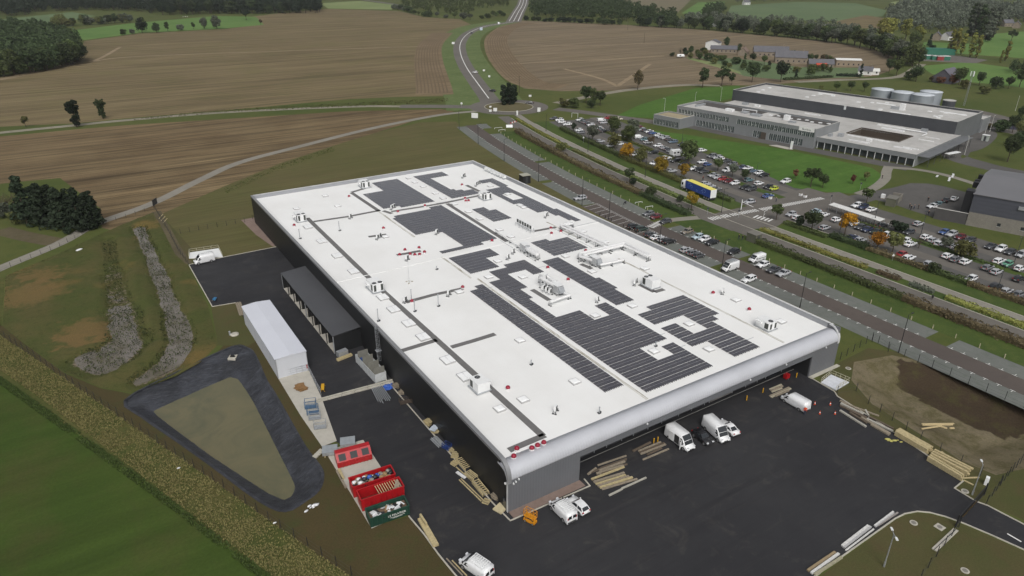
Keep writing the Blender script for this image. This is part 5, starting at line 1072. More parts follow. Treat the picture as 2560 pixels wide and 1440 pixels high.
def car_parts(kind):
    if kind in CARP: return CARP[kind]
    out = []
    if kind in KINDS:
        L, W_, H, deck, (g0, r0, r1, g1), belt = KINDS[kind]; w_ = W_ / 2; b = MB(); secs = []
        for x, z in deck:
            t = abs(x) * 2; ww = w_ * (1 - .16 * max(0, t - .78) / .22); secs.append(sec(x * L, ww, .2 if t < .95 else .3, z))
        b.loft(secs)
        gb = w_ * .9; rt = w_ * .72
        q = [[(g0 * L, -gb, belt), (g0 * L, gb, belt)], [(r0 * L, -rt, H - .05), (r0 * L, rt, H - .05)], [((r0 + r1) / 2 * L, -rt, H), ((r0 + r1) / 2 * L, rt, H)], [(r1 * L, -rt * .95, H - .06), (r1 * L, rt * .95, H - .06)], [(g1 * L, -gb * .95, belt), (g1 * L, gb * .95, belt)]]
        for i in range(4): b.quad(q[i][0], q[i][1], q[i + 1][1], q[i + 1][0])
        for s in (0, 1): b.add([r_[s] for r_ in q], [(0, 1, 2, 3, 4)])
        out.append(('body', b.mesh('body', [PAINT]), None))
        g_ = MB(); gq(g_, q[0][0], q[0][1], q[1][1], q[1][0], .014, .9); out.append(('windscreen', g_.mesh('windscreen', [GLASS]), None))
        g_ = MB(); gq(g_, q[3][0], q[3][1], q[4][1], q[4][0], .014, .82); out.append(('rear_window', g_.mesh('rear_window', [GLASS]), None))
        for s in (0, 1):
            g_ = MB(); f0, f1, m0, m1, e0, e1 = q[0][s], q[1][s], ((g0 + g1) / 2 * L - .1, q[0][s][1], belt), q[2][s], q[4][s], q[3][s]
            m1b = (m0[0], m1[1], H - .03); gq(g_, f0, m0, m1b, f1, .012, .84); gq(g_, m0, e0, e1, m1b, .012, .84); out.append(('side_window', g_.mesh('side_window', [GLASS]), None))
        wx = (.315 * L, -.315 * L); wr = 1.0 if kind not in ('suv',) else 1.1
    else:
        L, W_, H = VAN[kind]; w_ = W_ / 2; b = MB()
        hx = {'small_van': .26, 'minibus': .3, 'panel_van': .3, 'big_van': .3}[kind]
        st = [(-.5, 1.0, H * .5), (-.492, 1, H * .97), (-.44, 1, H), (hx - .16, 1, H - .02), (hx - .1, 1, H - .1), (hx + .02, .99, H * .68), (hx + .08, .98, 1.12), (.42, .95, 1.0), (.48, .9, .85), (.5, .86, .55)]
        secs = [[(x * L, -w_ * k * .95, .28), (x * L, -w_ * k, .5), (x * L, -w_ * k, .5 + (z - .5) * .6), (x * L, -w_ * k * (.9 if z > 1.3 else .94), z), (x * L, w_ * k * (.9 if z > 1.3 else .94), z), (x * L, w_ * k, .5 + (z - .5) * .6), (x * L, w_ * k, .5), (x * L, w_ * k * .95, .28)] for x, k, z in st]
        b.loft(secs); out.append(('body', b.mesh('body', [PAINT]), None))
        a0, a1 = secs[4], secs[6]; g_ = MB()
        gq(g_, a1[3], a1[4], secs[5][4], secs[5][3], .02, .93); gq(g_, secs[5][3], secs[5][4], a0[4], a0[3], .02, .93); out.append(('windscreen', g_.mesh('windscreen', [GLASS]), None))
        z0, z1 = H * .52, H * .8
        if kind == 'minibus': rows = [(hx + .0, hx - .14), (hx - .16, -.12), (-.14, -.47)]
        else: rows = [(hx + .02, hx - .13)]
        for s in (-1, 1):
            for i, (xa, xb) in enumerate(rows):
                g_ = MB(); y0, y1 = s * (w_ + .012), s * (w_ * .955 + .012)
                g_.quad((xa * L, y0, z0), (xb * L, y0, z0), (xb * L, y1, z1), ((xa - (.07 if i == 0 else 0)) * L, y1, z1)); out.append(('side_window', g_.mesh('side_window', [GLASS]), None))
        if kind in ('panel_van', 'minibus', 'small_van', 'big_van'):
            g_ = MB()
            for s in (-1, 1): g_.quad((-.5 * L - .012, s * .1, z0), (-.5 * L - .012, s * w_ * .72, z0), (-.497 * L - .012, s * w_ * .7, z1), (-.497 * L - .012, s * .1, z1))
            if kind != 'panel_van': out.append(('rear_window', g_.mesh('rear_window', [GLASS]), None))
        wx = (.33 * L, -.3 * L); wr = 1.05
    w_ = W_ / 2
    b = MB(); zz = .38
    b.bx(L * .46, L * .505, -w_ * .8, w_ * .8, .3, .5); b.bx(-L * .505, -L * .46, -w_ * .82, w_ * .82, .32, .52); b.bx(L * .47, L * .508, -w_ * .4, w_ * .4, .52, .64); out.append(('bumper_trim', b.mesh('bumper_trim', [BLACKP]), None))
    hz = .72 if kind in KINDS else .95
    for s in (-1, 1):
        b = MB(); b.box((L * .475, s * w_ * .68, hz), (.18, .34, .16)); out.append(('headlight', b.mesh('headlight', [LAMPW]), None))
        b = MB(); b.box((-L * .487, s * w_ * .74, .85 if kind in KINDS else 1.1), (.12, .26, .2 if kind in KINDS else .4)); out.append(('tail_light', b.mesh('tail_light', [LAMPR]), None))
        b = MB(); mx = (KINDS[kind][4][0] - .04) * L if kind in KINDS else .3 * L; b.box((mx, s * (w_ + .08), 1.0 if kind in KINDS else 1.35), (.12, .18, .14 if kind in KINDS else .3)); out.append(('wing_mirror', b.mesh('wing_mirror', [PAINT if kind in KINDS else BLACKP]), None))
    b = MB(); b.box((-L * .507, 0, .62), (.02, .5, .11)); out.append(('number_plate', b.mesh('number_plate', [M('plate_white', (.7, .7, .66), .5)]), None))
    b = MB()
    for x in wx:
        for s in (-1, 1): b.cyl((x, s * (w_ - .2), .33 * wr), (x, s * (w_ + .006), .33 * wr), .39 * wr, n=14)
    out.append(('wheel_arch', b.mesh('wheel_arch', [BLACKP]), None))
    for x in wx:
        for s in (-1, 1): out.append(('wheel', WHM, (x, s * (w_ - .1), .32 * wr, wr)))
    CARP[kind] = out; return out
CCOL = {'white': (.78, .79, .80), 'silver': (.42, .43, .45), 'grey': (.16, .165, .175), 'dark grey': (.055, .058, .064), 'black': (.012, .012, .014), 'red': (.30, .02, .02), 'dark red': (.13, .012, .018), 'blue': (.04, .09, .25), 'dark blue': (.02, .03, .075), 'light blue': (.45, .56, .62), 'green': (.13, .36, .24), 'dark green': (.02, .04, .03), 'yellow-green': (.50, .56, .04), 'teal': (.10, .19, .21), 'cream': (.62, .57, .44), 'bronze': (.22, .19, .15), 'grey-blue': (.11, .16, .22)}
def vehicle(p, kind, col, heading, where, grp, label=None):
    nm = {'hatchback': 'hatchback_car', 'small_car': 'small_car', 'saloon': 'saloon_car', 'estate': 'estate_car', 'suv': 'suv_car', 'people_carrier': 'people_carrier'}.get(kind, kind)
    kl = {'suv': 'tall SUV', 'small_car': 'small hatchback', 'saloon': 'saloon car', 'estate': 'estate car', 'hatchback': 'hatchback', 'people_carrier': 'people carrier', 'panel_van': 'panel van', 'small_van': 'small van', 'minibus': 'minibus', 'big_van': 'long high-roofed van'}[kind]
    t = thing(nm, label or f'{col} {kl} {where}', 'van' if kind in VAN else 'car', (p[0], p[1], p[2] if len(p) > 2 and p[2] < .2 else .04), heading, grp)
    for n_, me, wl in car_parts(kind):
        o = link(n_, me, t, None if wl is None else wl[:3])
        if wl: o.scale = (wl[3],) * 3
        if n_ in ('body', 'wing_mirror'): o.color = (*CCOL[col], 1)
    return t
def hd(y, sgn):
    a = math.atan2(dx(y + 3) - dx(y - 3), 6)    # lean of the strip
    return (-a if sgn > 0 else math.pi - a) + rnd.uniform(-.03, .03)
def park(Z, lst, where, grp, sh=0):
    for e in lst:
        x, y, kind, col, sg = e[:5]; p = Z(x, y, .7); vehicle((p.x, p.y), kind, col, hd(p.y, sg), e[5] if len(e) > 5 else where, grp)
H_, S_, E_, U_, P_, K_ = 'hatchback', 'saloon', 'estate', 'suv', 'people_carrier', 'small_car'
G1 = 'cars in the parking strip beside the warehouse'
park(ZE, [(195, 155, E_, 'silver', -1, 'parked alone under a black lamp post by the marked bays'), (1290, 405, H_, 'grey', -1, 'first beyond the footpath crossing'), (1400, 455, H_, 'dark red', -1, 'beside a grey hatchback near the footpath crossing'), (1560, 528, H_, 'dark grey', -1, 'under a lamp post beside the dark red car'),
          (1905, 692, H_, 'bronze', -1, 'alone on the verge side of the parking strip'), (2080, 775, H_, 'light blue', -1, 'parked beside two others on the verge side'), (2185, 812, H_, 'white', -1, 'between pale blue and black cars on the verge side'), (2305, 862, S_, 'black', -1, 'third in the row on the verge side'),
          (1055, 612, U_, 'black', 1, 'at the wall side next to the marked bays'), (1180, 652, P_, 'dark green', 1, 'at the wall side next to the black SUV'), (1320, 738, H_, 'dark grey', 1, 'at the wall side beside a white saloon'), (1420, 785, S_, 'white', 1, 'at the wall side behind a lamp post'), (1520, 820, H_, 'silver', 1, 'at the wall side squeezed beside a black SUV'), (1615, 850, U_, 'black', 1, 'at the wall side end of the group by a lamp post'),
          (1890, 985, H_, 'silver', 1, 'first of three at the wall side near the vans'), (2000, 1030, H_, 'grey', 1, 'middle of three at the wall side near the vans'), (2090, 1075, K_, 'dark grey', 1, 'last of three at the wall side near the vans')], '', G1)
park(ZF, [(1380, 200, H_, 'black', -1, 'alone on the verge side before the minibus'), (1900, 430, H_, 'white', -1, 'parked next to the white minibus'), (2095, 520, S_, 'dark grey', -1, 'between white and silver cars near the minibus'), (2265, 582, S_, 'silver', -1, 'last in the row beside the verge near the minibus'), (1650, 690, E_, 'white', -1, 'parked close to the parapet beside the roof-rack van'), (1795, 335, 'minibus', 'white', -1, 'with dark windows on the verge side of the strip')], '', G1)
p = ZF(1315, 470, 1.0); van = vehicle((p.x, p.y), 'panel_van', 'white', hd(p.y, -1), '', G1, 'white panel van with loaded roof rack beside a lamp post in the parking strip')
b = MB()
for x in (-1.8, -.9, 0, .9): b.bar((x, -.8, 2.56), (x, .8, 2.56), .06, .06)
for y in (-.8, .8): b.bar((-2, y, 2.6), (1.1, y, 2.6), .06, .1)
b.box((-.4, .1, 2.66), (2.6, .7, .12)); b.build('roof_rack', GALV, van)
# office car park, north: rows A-D counted from the hedged road
NW = 'in the north car park, '
def rowlab(p):
    X = p.x - dx(p.y); r_ = 'row by the hedge' if X < 150 else 'row before the planted island' if X < 160.5 else 'row behind the planted island' if X < 170 else 'row by the office lawn'
    return ('in the north car park, ' if p.y > 70 else 'in the south car park, ') + r_
def park2(Z, lst, grp):
    for x, y, kind, col, sg in lst:
        p = Z(x, y, .7); vehicle((p.x, p.y), kind, col, hd(p.y, sg), rowlab(p), grp)
G2 = 'cars in the north car park'; G3 = 'cars in the south car park'
park2(ZA, [(285, 165, H_, 'dark grey', -1), (375, 190, U_, 'white', -1), (410, 220, H_, 'white', -1), (500, 255, E_, 'white', -1), (685, 350, H_, 'white', -1), (725, 388, H_, 'grey', -1),
 (700, 185, H_, 'white', -1), (740, 205, H_, 'dark green', -1), (790, 225, H_, 'grey', 1), (840, 250, H_, 'black', 1), (880, 268, H_, 'white', -1), (915, 288, H_, 'white', 1), (970, 305, H_, 'silver', 1), (1010, 322, H_, 'white', -1), (1045, 345, H_, 'grey', 1), (1095, 365, S_, 'black', 1),
 (1045, 195, 'small_van', 'white', 1), (1075, 230, H_, 'silver', 1), (1140, 155, H_, 'red', -1), (1320, 172, P_, 'cream', 1),
 (1640, 302, H_, 'dark red', -1), (1695, 340, H_, 'silver', -1), (1750, 355, H_, 'dark grey', 1), (1810, 372, S_, 'white', -1), (1862, 397, H_, 'blue', 1), (1945, 432, K_, 'white', -1), (2000, 457, H_, 'silver', -1), (2070, 475, E_, 'silver', -1), (2130, 502, H_, 'dark grey', 1), (2192, 535, E_, 'grey-blue', -1), (2350, 585, P_, 'dark blue', -1),
 (1640, 465, 'small_van', 'white', 1), (1730, 497, H_, 'teal', -1), (1790, 545, H_, 'white', 1), (1950, 597, H_, 'white', -1), (2045, 632, H_, 'silver', 1), (2110, 657, S_, 'dark grey', 1), (2160, 687, H_, 'grey', -1),
 (1885, 705, E_, 'black', -1), (2085, 795, E_, 'white', 1), (2235, 838, E_, 'black', -1), (2372, 893, S_, 'black', -1), (2530, 962, S_, 'white', -1), (1030, 527, H_, 'silver', 1), (1190, 600, H_, 'white', -1), (1330, 572, H_, 'white', -1), (1290, 440, H_, 'white', 1), (1880, 882, H_, 'white', -1), (2165, 1002, S_, 'silver', 1), (1565, 742, H_, 'white', -1)], G2)
park2(ZB, [(355, 288, H_, 'white', 1), (512, 382, P_, 'grey', -1), (595, 400, E_, 'silver', -1), (640, 427, H_, 'white', -1), (745, 457, S_, 'dark grey', -1), (845, 507, H_, 'grey', -1), (990, 562, H_, 'dark blue', -1), (1080, 577, S_, 'white', -1), (1160, 617, S_, 'grey-blue', 1), (1262, 650, H_, 'white', -1), (1342, 682, S_, 'black', -1), (1690, 787, U_, 'white', -1),
 (300, 592, E_, 'black', -1), (385, 627, S_, 'dark grey', -1), (525, 687, H_, 'silver', -1), (595, 718, H_, 'silver', -1), (675, 748, H_, 'red', -1), (772, 782, H_, 'dark red', -1), (877, 812, H_, 'white', -1), (1035, 882, H_, 'black', -1), (1140, 907, U_, 'dark grey', -1), (1260, 817, H_, 'white', 1), (1415, 872, H_, 'black', -1), (1502, 902, K_, 'yellow-green', -1), (1405, 1017, S_, 'blue', 1), (1118, 1112, H_, 'silver', -1), (440, 515, K_, 'blue', 1), (350, 475, H_, 'white', -1), (760, 612, 'small_van', 'white', -1), (1100, 762, H_, 'teal', 1), (410, 822, H_, 'silver', 1), (480, 862, H_, 'silver', 1), (565, 907, S_, 'grey', 1)], G2)
park2(ZC, [(990, 555, S_, 'light blue', -1), (1125, 612, S_, 'white', 1), (665, 662, H_, 'white', 1), (555, 602, H_, 'silver', -1), (1362, 697, H_, 'white', 1), (1150, 842, H_, 'silver', 1), (1660, 765, H_, 'white', -1), (1785, 832, H_, 'dark grey', -1), (1910, 872, S_, 'dark blue', -1), (2070, 912, S_, 'dark green', -1), (2240, 970, H_, 'white', -1), (1640, 1012, S_, 'dark blue', 1), (1785, 1062, H_, 'silver', 1), (2365, 1022, H_, 'white', -1), (2170, 797, S_, 'black', 1), (1722, 442, E_, 'white', -1), (1835, 472, E_, 'dark blue', -1), (1982, 517, S_, 'white', 1)], G3)
park2(ZG, [(872, 757, H_, 'silver', 1), (1282, 892, H_, 'blue', -1), (1402, 927, U_, 'silver', -1), (1542, 972, H_, 'dark red', -1), (1707, 1022, H_, 'dark grey', -1), (992, 972, H_, 'white', 1), (1105, 1022, H_, 'silver', 1), (1212, 1077, H_, 'white', 1), (1400, 1112, H_, 'silver', 1), (660, 1032, H_, 'white', -1), (742, 1082, S_, 'white', 1), (722, 892, H_, 'dark grey', -1), (592, 1252, H_, 'red', -1), (717, 1302, E_, 'white', 1), (1040, 1397, H_, 'silver', 1), (1337, 1272, H_, 'white', 1), (1475, 1322, E_, 'grey', 1), (1622, 1367, H_, 'white', 1), (2032, 1117, S_, 'dark grey', -1), (2192, 1162, U_, 'white', -1), (2342, 1212, H_, 'dark grey', -1), (2520, 1252, P_, 'silver', -1), (2165, 1352, E_, 'white', 1), (2300, 1402, K_, 'green', -1)], G3)
park2(ZD, [(1745, 895, H_, 'grey', 1), (1890, 962, H_, 'silver', 1), (2270, 905, H_, 'white', 1), (2255, 1072, H_, 'black', 1), (1480, 1077, H_, 'white', -1), (1880, 1202, U_, 'black', 1), (2050, 1277, H_, 'silver', 1), (2262, 1322, H_, 'grey', 1)], G3)
for x, y, kind, col, r_, l in ((1180, 447, H_, 'teal', 2.6, 'beside the ramp wall of the forecourt'), (1110, 478, S_, 'white', 2.9, 'nearest the ramp wall in the forecourt'), (1320, 378, S_, 'black', .2, 'deep in the forecourt by the dark tower'), (1445, 358, S_, 'white', .2, 'deepest in the forecourt beside a black one')):
    p = ZG(x, y, .7); vehicle((p.x, p.y), kind, col, r_, l, 'cars on the forecourt')
# on the roads
for u, v, kind, col, r_, l in ((1188, 180, H_, 'white', 2.2, 'driving on the winding road'), (1231, 226, S_, 'black', 2.0, 'leaving the roundabout on the winding road'), (1324, 256, S_, 'black', 2.6, 'circling the roundabout'), (1179, 82, S_, 'dark grey', .6, 'far up the winding road'), (1248, 60, 'panel_van', 'white', .7, 'at the far end of the winding road'), (1246, 56, H_, 'white', .6, 'behind the van at the far end of the winding road')):
    p = at(u, v, .7); vehicle((p.x, p.y), kind, col, r_, l, 'traffic on the road')
# yard vehicles
YG = 'vehicles in the warehouse yard'
def yv(p, tip, kind, col, label):
    p, tip = Vector(p), Vector(tip); return vehicle((p.x, p.y, .03), kind, col, math.atan2(tip.y - p.y, tip.x - p.x), '', YG, label)
def rackbars(van, x0, x1, z, n=6):
    b = MB()
    for i in range(n): x = x0 + (x1 - x0) * i / (n - 1); b.bar((x, -.75, z), (x, .75, z), .09, .05)
    for y in (-.75, -.25, .25, .75): b.bar((x0, y, z + .05), (x1, y, z + .05), .05, .05)
    b.build('roof_rack', WHITE, van)
def lettering(parent, txt, size, loc, rot, mt, name='lettering'):
    cu = bpy.data.curves.new(name, 'FONT'); cu.body = txt; cu.size = size; cu.extrude = .008; cu.align_x = 'CENTER'; cu.materials.append(mt)
    o = bpy.data.objects.new(name, cu); COL.objects.link(o)
    dg = bpy.context.evaluated_depsgraph_get(); me = bpy.data.meshes.new_from_object(o.evaluated_get(dg)); bpy.data.objects.remove(o)
    q = link(name, me, parent, loc); q.rotation_euler = rot
    if not me.materials: me.materials.append(mt)
    return q
INK = M('dark_ink', (.03, .03, .035), .6); TEAL = M('teal_print', srgb(0x2a8f8a), .6); WPRINT = M('white_print', (.75, .75, .72), .6)
v = yv(Z1(115, 440, 1.1), Z1(215, 520, 1.0), 'big_van', 'white', 'white high-roofed van with its side door open at the loading front')
b = MB(); b.bx(-.35, .75, -1.055, -1.03, .55, 2.1); b.build('door_opening', M('van_interior', (.03, .03, .03), .9), v); b = MB(); b.bx(-1.6, -.5, -1.16, -1.1, .5, 2.15); b.build('sliding_door', WHITE, v)
b = MB(); b.box((1.55, -1.35, 1.2), (1.0, .06, 1.3), R(-60)); b.build('cab_door', WHITE, v)
v = yv(Z1(372, 380, 1.1), Z1(455, 460, 1.0), 'big_van', 'white', 'white high-roofed van parked between black and white cars at the loading front')
v = yv(Z1(275, 430, .7), Z1(345, 490, .6), 'hatchback', 'black', 'black hatchback between the two high-roofed vans')
v = yv(Z1(455, 362, .7), Z1(375, 300, .7), 'saloon', 'white', 'white coupe-like saloon nose-in beside the high-roofed van')
v = yv(Z1(935, 178, .9), Z1(845, 130, .8), 'panel_van', 'white', 'white panel van beside orange cones and the worker'); v.scale = (1, 1, .84)
v = yv(Z2(1440, 950, .9), Z2(1360, 870, .9), 'small_van', 'white', 'white van with slatted roof rack beside the white car at the corner'); rackbars(v, -1.7, .6, 1.93, 8); v.scale = (1.08, 1.08, 1.08)
lettering(v, 'SERVICE', .3, (-.6, -.93, 1.05), (R(90), 0, 0), INK) if False else None
b = MB()
for x, z, w1 in ((-.4, 1.2, .8), (-.5, 1.05, .5), (-1.2, 1.1, .35)): b.bx(x - w1 / 2, x + w1 / 2, -.925, -.921, z - .04, z + .04)
b.build('side_print', INK, v)
v = yv(Z2(1550, 915, .7), Z2(1490, 860, .7), 'hatchback', 'white', 'white hatchback beside the roof-rack van at the warehouse corner')
v = yv(Z2(825, 1350, .9), Z2(735, 1290, .9), 'small_van', 'white', 'white van with roof rack and teal ring emblem by the grass kerb'); rackbars(v, -1.7, .6, 1.93, 8); v.scale = (1.1, 1.1, 1.1)
b = MB(); ring = [(.32 * math.cos(a), .32 * math.sin(a)) for a in [i * .2618 for i in range(24)]]
for i in range(20):
    a, c = ring[i], ring[i + 1]; b.quad((-1.25 + a[0], -.918, 1.0 + a[1]), (-1.25 + c[0], -.918, 1.0 + c[1]), (-1.25 + c[0] * .7, -.918, 1.0 + c[1] * .7), (-1.25 + a[0] * .7, -.918, 1.0 + a[1] * .7))
b.build('ring_emblem', TEAL, v)
v = yv(Z4(1450, 562, 1.0), Z4(1370, 580, 1.0), 'panel_van', 'white', 'white panel van with roof bars parked by the small railed platform'); rackbars(v, -2.2, .6, 2.55, 7)
# motorhome in the north car park
p = ZA(2262, 728, 1.2); mh = vehicle((p.x, p.y), 'big_van', 'white', hd(p.y, 1), '', G2, 'white motorhome with boxy body beside the big tree in the north car park')
b = MB(); b.bx(-3.2, 1.4, -1.1, 1.1, 1.0, 2.85); b.build('living_body', WHITE, mh); b = MB(); b.bx(-2.6, -1.6, -1.112, -1.101, 1.6, 2.2); b.bx(-.9, .1, -1.112, -1.101, 1.6, 2.2); b.build('side_window', GLASS, mh)
# lorry with blue curtain-sided trailer
a, c = at(1692, 470, 0), at(1774, 505, 0)
p0 = Vector((138.0, 88.6, 0)); p1 = Vector((140.0, 104.5, 0)); ax = (p1 - p0); Lr = ax.length; hdg = math.atan2(ax.y, ax.x); md = (p0 + p1) / 2
lo = thing('lorry', 'articulated lorry with blue curtain trailer, yellow roof and white cab on the roadside', 'lorry', (md.x, md.y, .03), hdg)
TBLUE = M('blue_curtain', srgb(0x1f3f8a), .5, 0, .1); TYEL = M('yellow_roof_sheet', srgb(0xe3d767), .5, 0, .05)
b = MB(); b.bx(-8, 5.4, -1.25, 1.25, 1.15, 3.85); tr = b.build('trailer', TBLUE, lo)
b = MB(); b.bx(-8.02, 5.42, -1.27, 1.27, 3.851, 3.93); b.build('roof_sheet', TYEL, tr); b = MB(); b.bx(-8.06, -8.001, -1.26, 1.26, 1.1, 3.9); b.build('rear_doors', WHITE, tr)
b = MB()
for s in (-1, 1):
    for cx, cz, r_ in ((-4.5, 2.7, .8), (-3.6, 2.2, .5), (3.2, 2.9, .7), (2.2, 2.4, .5), (-.8, 1.8, .35)):
        for i in range(14): a_ = i * .33; q0, q1 = (cx + r_ * math.cos(a_), cz + r_ * math.sin(a_) * .8), (cx + r_ * math.cos(a_ + .33), cz + r_ * math.sin(a_ + .33) * .8); b.bar((q0[0], s * 1.258, q0[1]), (q1[0], s * 1.258, q1[1]), .012, .09)
b.build('line_art', M('pale_blue_print', srgb(0x8ea6d4), .6), tr)
b = MB(); b.bx(-7.6, 5, -.5, .5, .85, 1.149); b.bx(-8, -7.8, -1.2, 1.2, .5, .7); b.build('chassis', STEELD, lo)
b = MB(); b.loft([[(x, -1.2 * k, z0), (x, -1.22 * k, 1.6), (x, -1.15 * k, z1), (x, 1.15 * k, z1), (x, 1.22 * k, 1.6), (x, 1.2 * k, z0)] for x, k, z0, z1 in ((6.0, 1, .7, 3.5), (7.2, 1, .6, 3.6), (7.9, 1, .6, 3.1), (8.05, .97, .6, 2.0))]); cab = b.build('cab', WHITE, lo)
b = MB(); b.quad((8.04, -1.05, 1.95), (8.04, 1.05, 1.95), (7.86, 1.05, 2.95), (7.86, -1.05, 2.95)); b.build('windscreen', GLASS, cab)
for s in (-1, 1): b = MB(); b.quad((7.7, s * 1.235, 1.75), (6.7, s * 1.235, 1.75), (6.7, s * 1.2, 2.7), (7.5, s * 1.2, 2.7)); b.build('side_window', GLASS, cab)
for x in (7.0, 4.6, -5.0, -6.1, -7.2):
    for s in (-1, 1): o = link('wheel', WHM, lo, (x, s * 1.1, .5)); o.scale = (1.55,) * 3
# motorbike
p = ZE(915, 240, .4); t = thing('motorbike', 'black motorbike parked at the verge side of the parking strip', 'motorbike', (p.x, p.y, .03), R(20))
b = MB(); b.bar((-.5, 0, .6), (.35, 0, .65), .22, .3); b.box((-.45, 0, .82), (.7, .26, .12)); b.box((.15, 0, .85), (.5, .3, .24)); b.build('frame', BLACKP, t)
b = MB(); b.bar((.3, -.35, 1.05), (.3, .35, 1.05), .05, .05); b.bar((.35, 0, 1.0), (.7, 0, .35), .08, .06); b.build('fork', GALV, t)
for x in (-.7, .7): o = link('wheel', WHM, t, (x, 0, .32)); o.scale = (1, .5, 1)

# ------------------------------------------------------------------ people
def person_mesh(pose, top, legs, hair, name):
    s = {'stand': ((.10, .02, 0), (-.10, -.02, 0), (.26, .05), (-.26, -.02)), 'walk': ((.08, .28, .03), (-.08, -.28, 0), (.24, -.22), (-.24, .25))}[pose]
    V = [(0, 0, .95), (0, 0, 1.15), (0, .01, 1.38), (0, .01, 1.52), (0, .02, 1.62), (0, .03, 1.74)]; Rr = [.15, .14, .16, .065, .1, .085]; E = [(0, 1), (1, 2), (2, 3), (3, 4), (4, 5)]
    for sd, f in ((1, s[0]), (-1, s[1])):
        o = len(V); V += [(sd * .1, 0, .88), (f[0], f[1] * .5 + .03, .5), (f[0], f[1], .1 + f[2]), (f[0], f[1] + .16, .05 + f[2])]; Rr += [.1, .075, .05, .045]; E += [(0, o), (o, o + 1), (o + 1, o + 2), (o + 2, o + 3)]
    for sd, f in ((1, s[2]), (-1, s[3])):
        o = len(V); V += [(sd * .2, .0, 1.42), (f[0], f[1] * .4, 1.14), (f[0] * .95, f[1] + .06, .9), (f[0] * .93, f[1] + .09, .8)]; Rr += [.07, .05, .04, .035]; E += [(2, o), (o, o + 1), (o + 1, o + 2), (o + 2, o + 3)]
    me = bpy.data.meshes.new('sk'); me.from_pydata(V, E, []); ob = bpy.data.objects.new('sk', me); COL.objects.link(ob)
    m1 = ob.modifiers.new('s', 'SKIN'); m2 = ob.modifiers.new('u', 'SUBSURF'); m2.levels = 1
    for i, q in enumerate(me.skin_vertices[0].data): q.radius = (Rr[i], Rr[i]); q.use_root = (i == 0)
    dg = bpy.context.evaluated_depsgraph_get(); out = bpy.data.meshes.new_from_object(ob.evaluated_get(dg)); out.name = name; bpy.data.objects.remove(ob)
    out.materials.clear()
    for m_ in (top, legs, M('skin', srgb(0xb98a6c), .6), hair): out.materials.append(m_)
    for f in out.polygons:
        c = f.center
        f.material_index = 3 if c.z > 1.72 or (c.z > 1.6 and c.y < -.01) else 2 if c.z > 1.5 or (abs(c.x) > .17 and c.z < .86 and c.z > .7) else 0 if c.z > .95 or abs(c.x) > .2 else 1; f.use_smooth = True
    return out
CLB = M('black_clothes', (.02, .02, .024), .9); CLJ = M('dark_jeans', (.03, .04, .07), .9); HAIR = M('brown_hair', (.03, .02, .015), .8); CLG = M('grey_clothes', (.12, .12, .13), .9); CLM = M('maroon_coat', (.12, .02, .02), .9)
PM = [person_mesh('walk', CLB, CLJ, HAIR, 'body'), person_mesh('stand', CLB, CLB, HAIR, 'body'), person_mesh('stand', ORNG, CLJ, M('hard_hat', (.8, .8, .75), .5), 'body'), person_mesh('walk', CLM, CLB, HAIR, 'body'), person_mesh('stand', CLG, CLJ, HAIR, 'body')]
def person(p, k, lab, rz_, grp=None):
    t = thing('person', lab, 'person', (p.x, p.y, .03), rz_, grp); link('body', PM[k], t)
    return t
w = person(Z1(998, 275), 2, 'worker in orange hi-vis standing behind the white van near the cones', R(120))
b = MB(); b.lathe((0, .02, 1.66), [(.13, 0), (.125, .06), (.09, .12), (.02, .15)], 10); b.build('hard_hat', M('hard_hat', (.8, .8, .75), .5), w)
person(Z8(530, 425), 0, 'person in dark clothes walking by the hut, on the gate side', R(-80)); person(Z8(556, 430), 0, 'person in dark clothes walking next to the small grey hut', R(-80))
person(ZB(365, 775), 3, 'person in maroon coat walking in the car park lane behind the lorry', R(90)); person(Z8(1550, -190), 1, 'person in black on the curving office footpath', 0) if False else None
person(at(2205, 447), 1, 'person in black standing on the curving office footpath', 1.)
for i, (x, y, k) in enumerate(((722, 520, 1), (745, 548, 1), (795, 535, 4), (862, 532, 1))): person(ZG(x, y), k, 'person in dark clothes in the group chatting on the forecourt', i * 1.3, 'people chatting on the forecourt')
person(ZG(1018, 412), 1, 'person in black standing beyond the parked cars on the forecourt', 2.); person(ZG(1025, 632), 0, 'person in black walking beside the dark ramp wall', 2.6)
person(ZB(1535, 1120), 4, 'person in grey standing by the zebra crossing at the blue car', 2.)

# ------------------------------------------------------------------ grey office and hall (local frame: x along the front, y to the back)
OFR = math.atan2(OFD.y, OFD.x)          # local +x = OFD; local +y = left of it = OFN
GCLAD = M('grey_panel_cladding', srgb(0x86898b), .5, .15, .08, .3); DCLAD = M('charcoal_cladding', srgb(0x45474b), .5, .1, .1, .2); PCOP = M('parapet_coping', srgb(0xb6b5b0), .6)
WROOF = GM('office_roof_membrane', (.50, .49, .47), (.60, .59, .57), (.40, .39, .36), s1=.06, s2=.3, s3=3, fine=.08, bump=0)
WGLASS = M('office_glazing', (.055, .07, .07), .12, 0, .3, .5, spec=.5); MULL = M('mullion_white', (.6, .62, .62), .5); INSET = M('courtyard_wall', srgb(0x4e453c), .8)
def flat_roof(t, poly, z, par, tag_='roof', rm=None, wall=None, th=.35, holes=None):
    b = MB(); n = len(poly)
    for i in range(n):
        a, c = poly[i], poly[(i + 1) % n]; b.quad((a[0], a[1], -.3), (c[0], c[1], -.3), (c[0], c[1], z), (a[0], a[1], z))
    return b
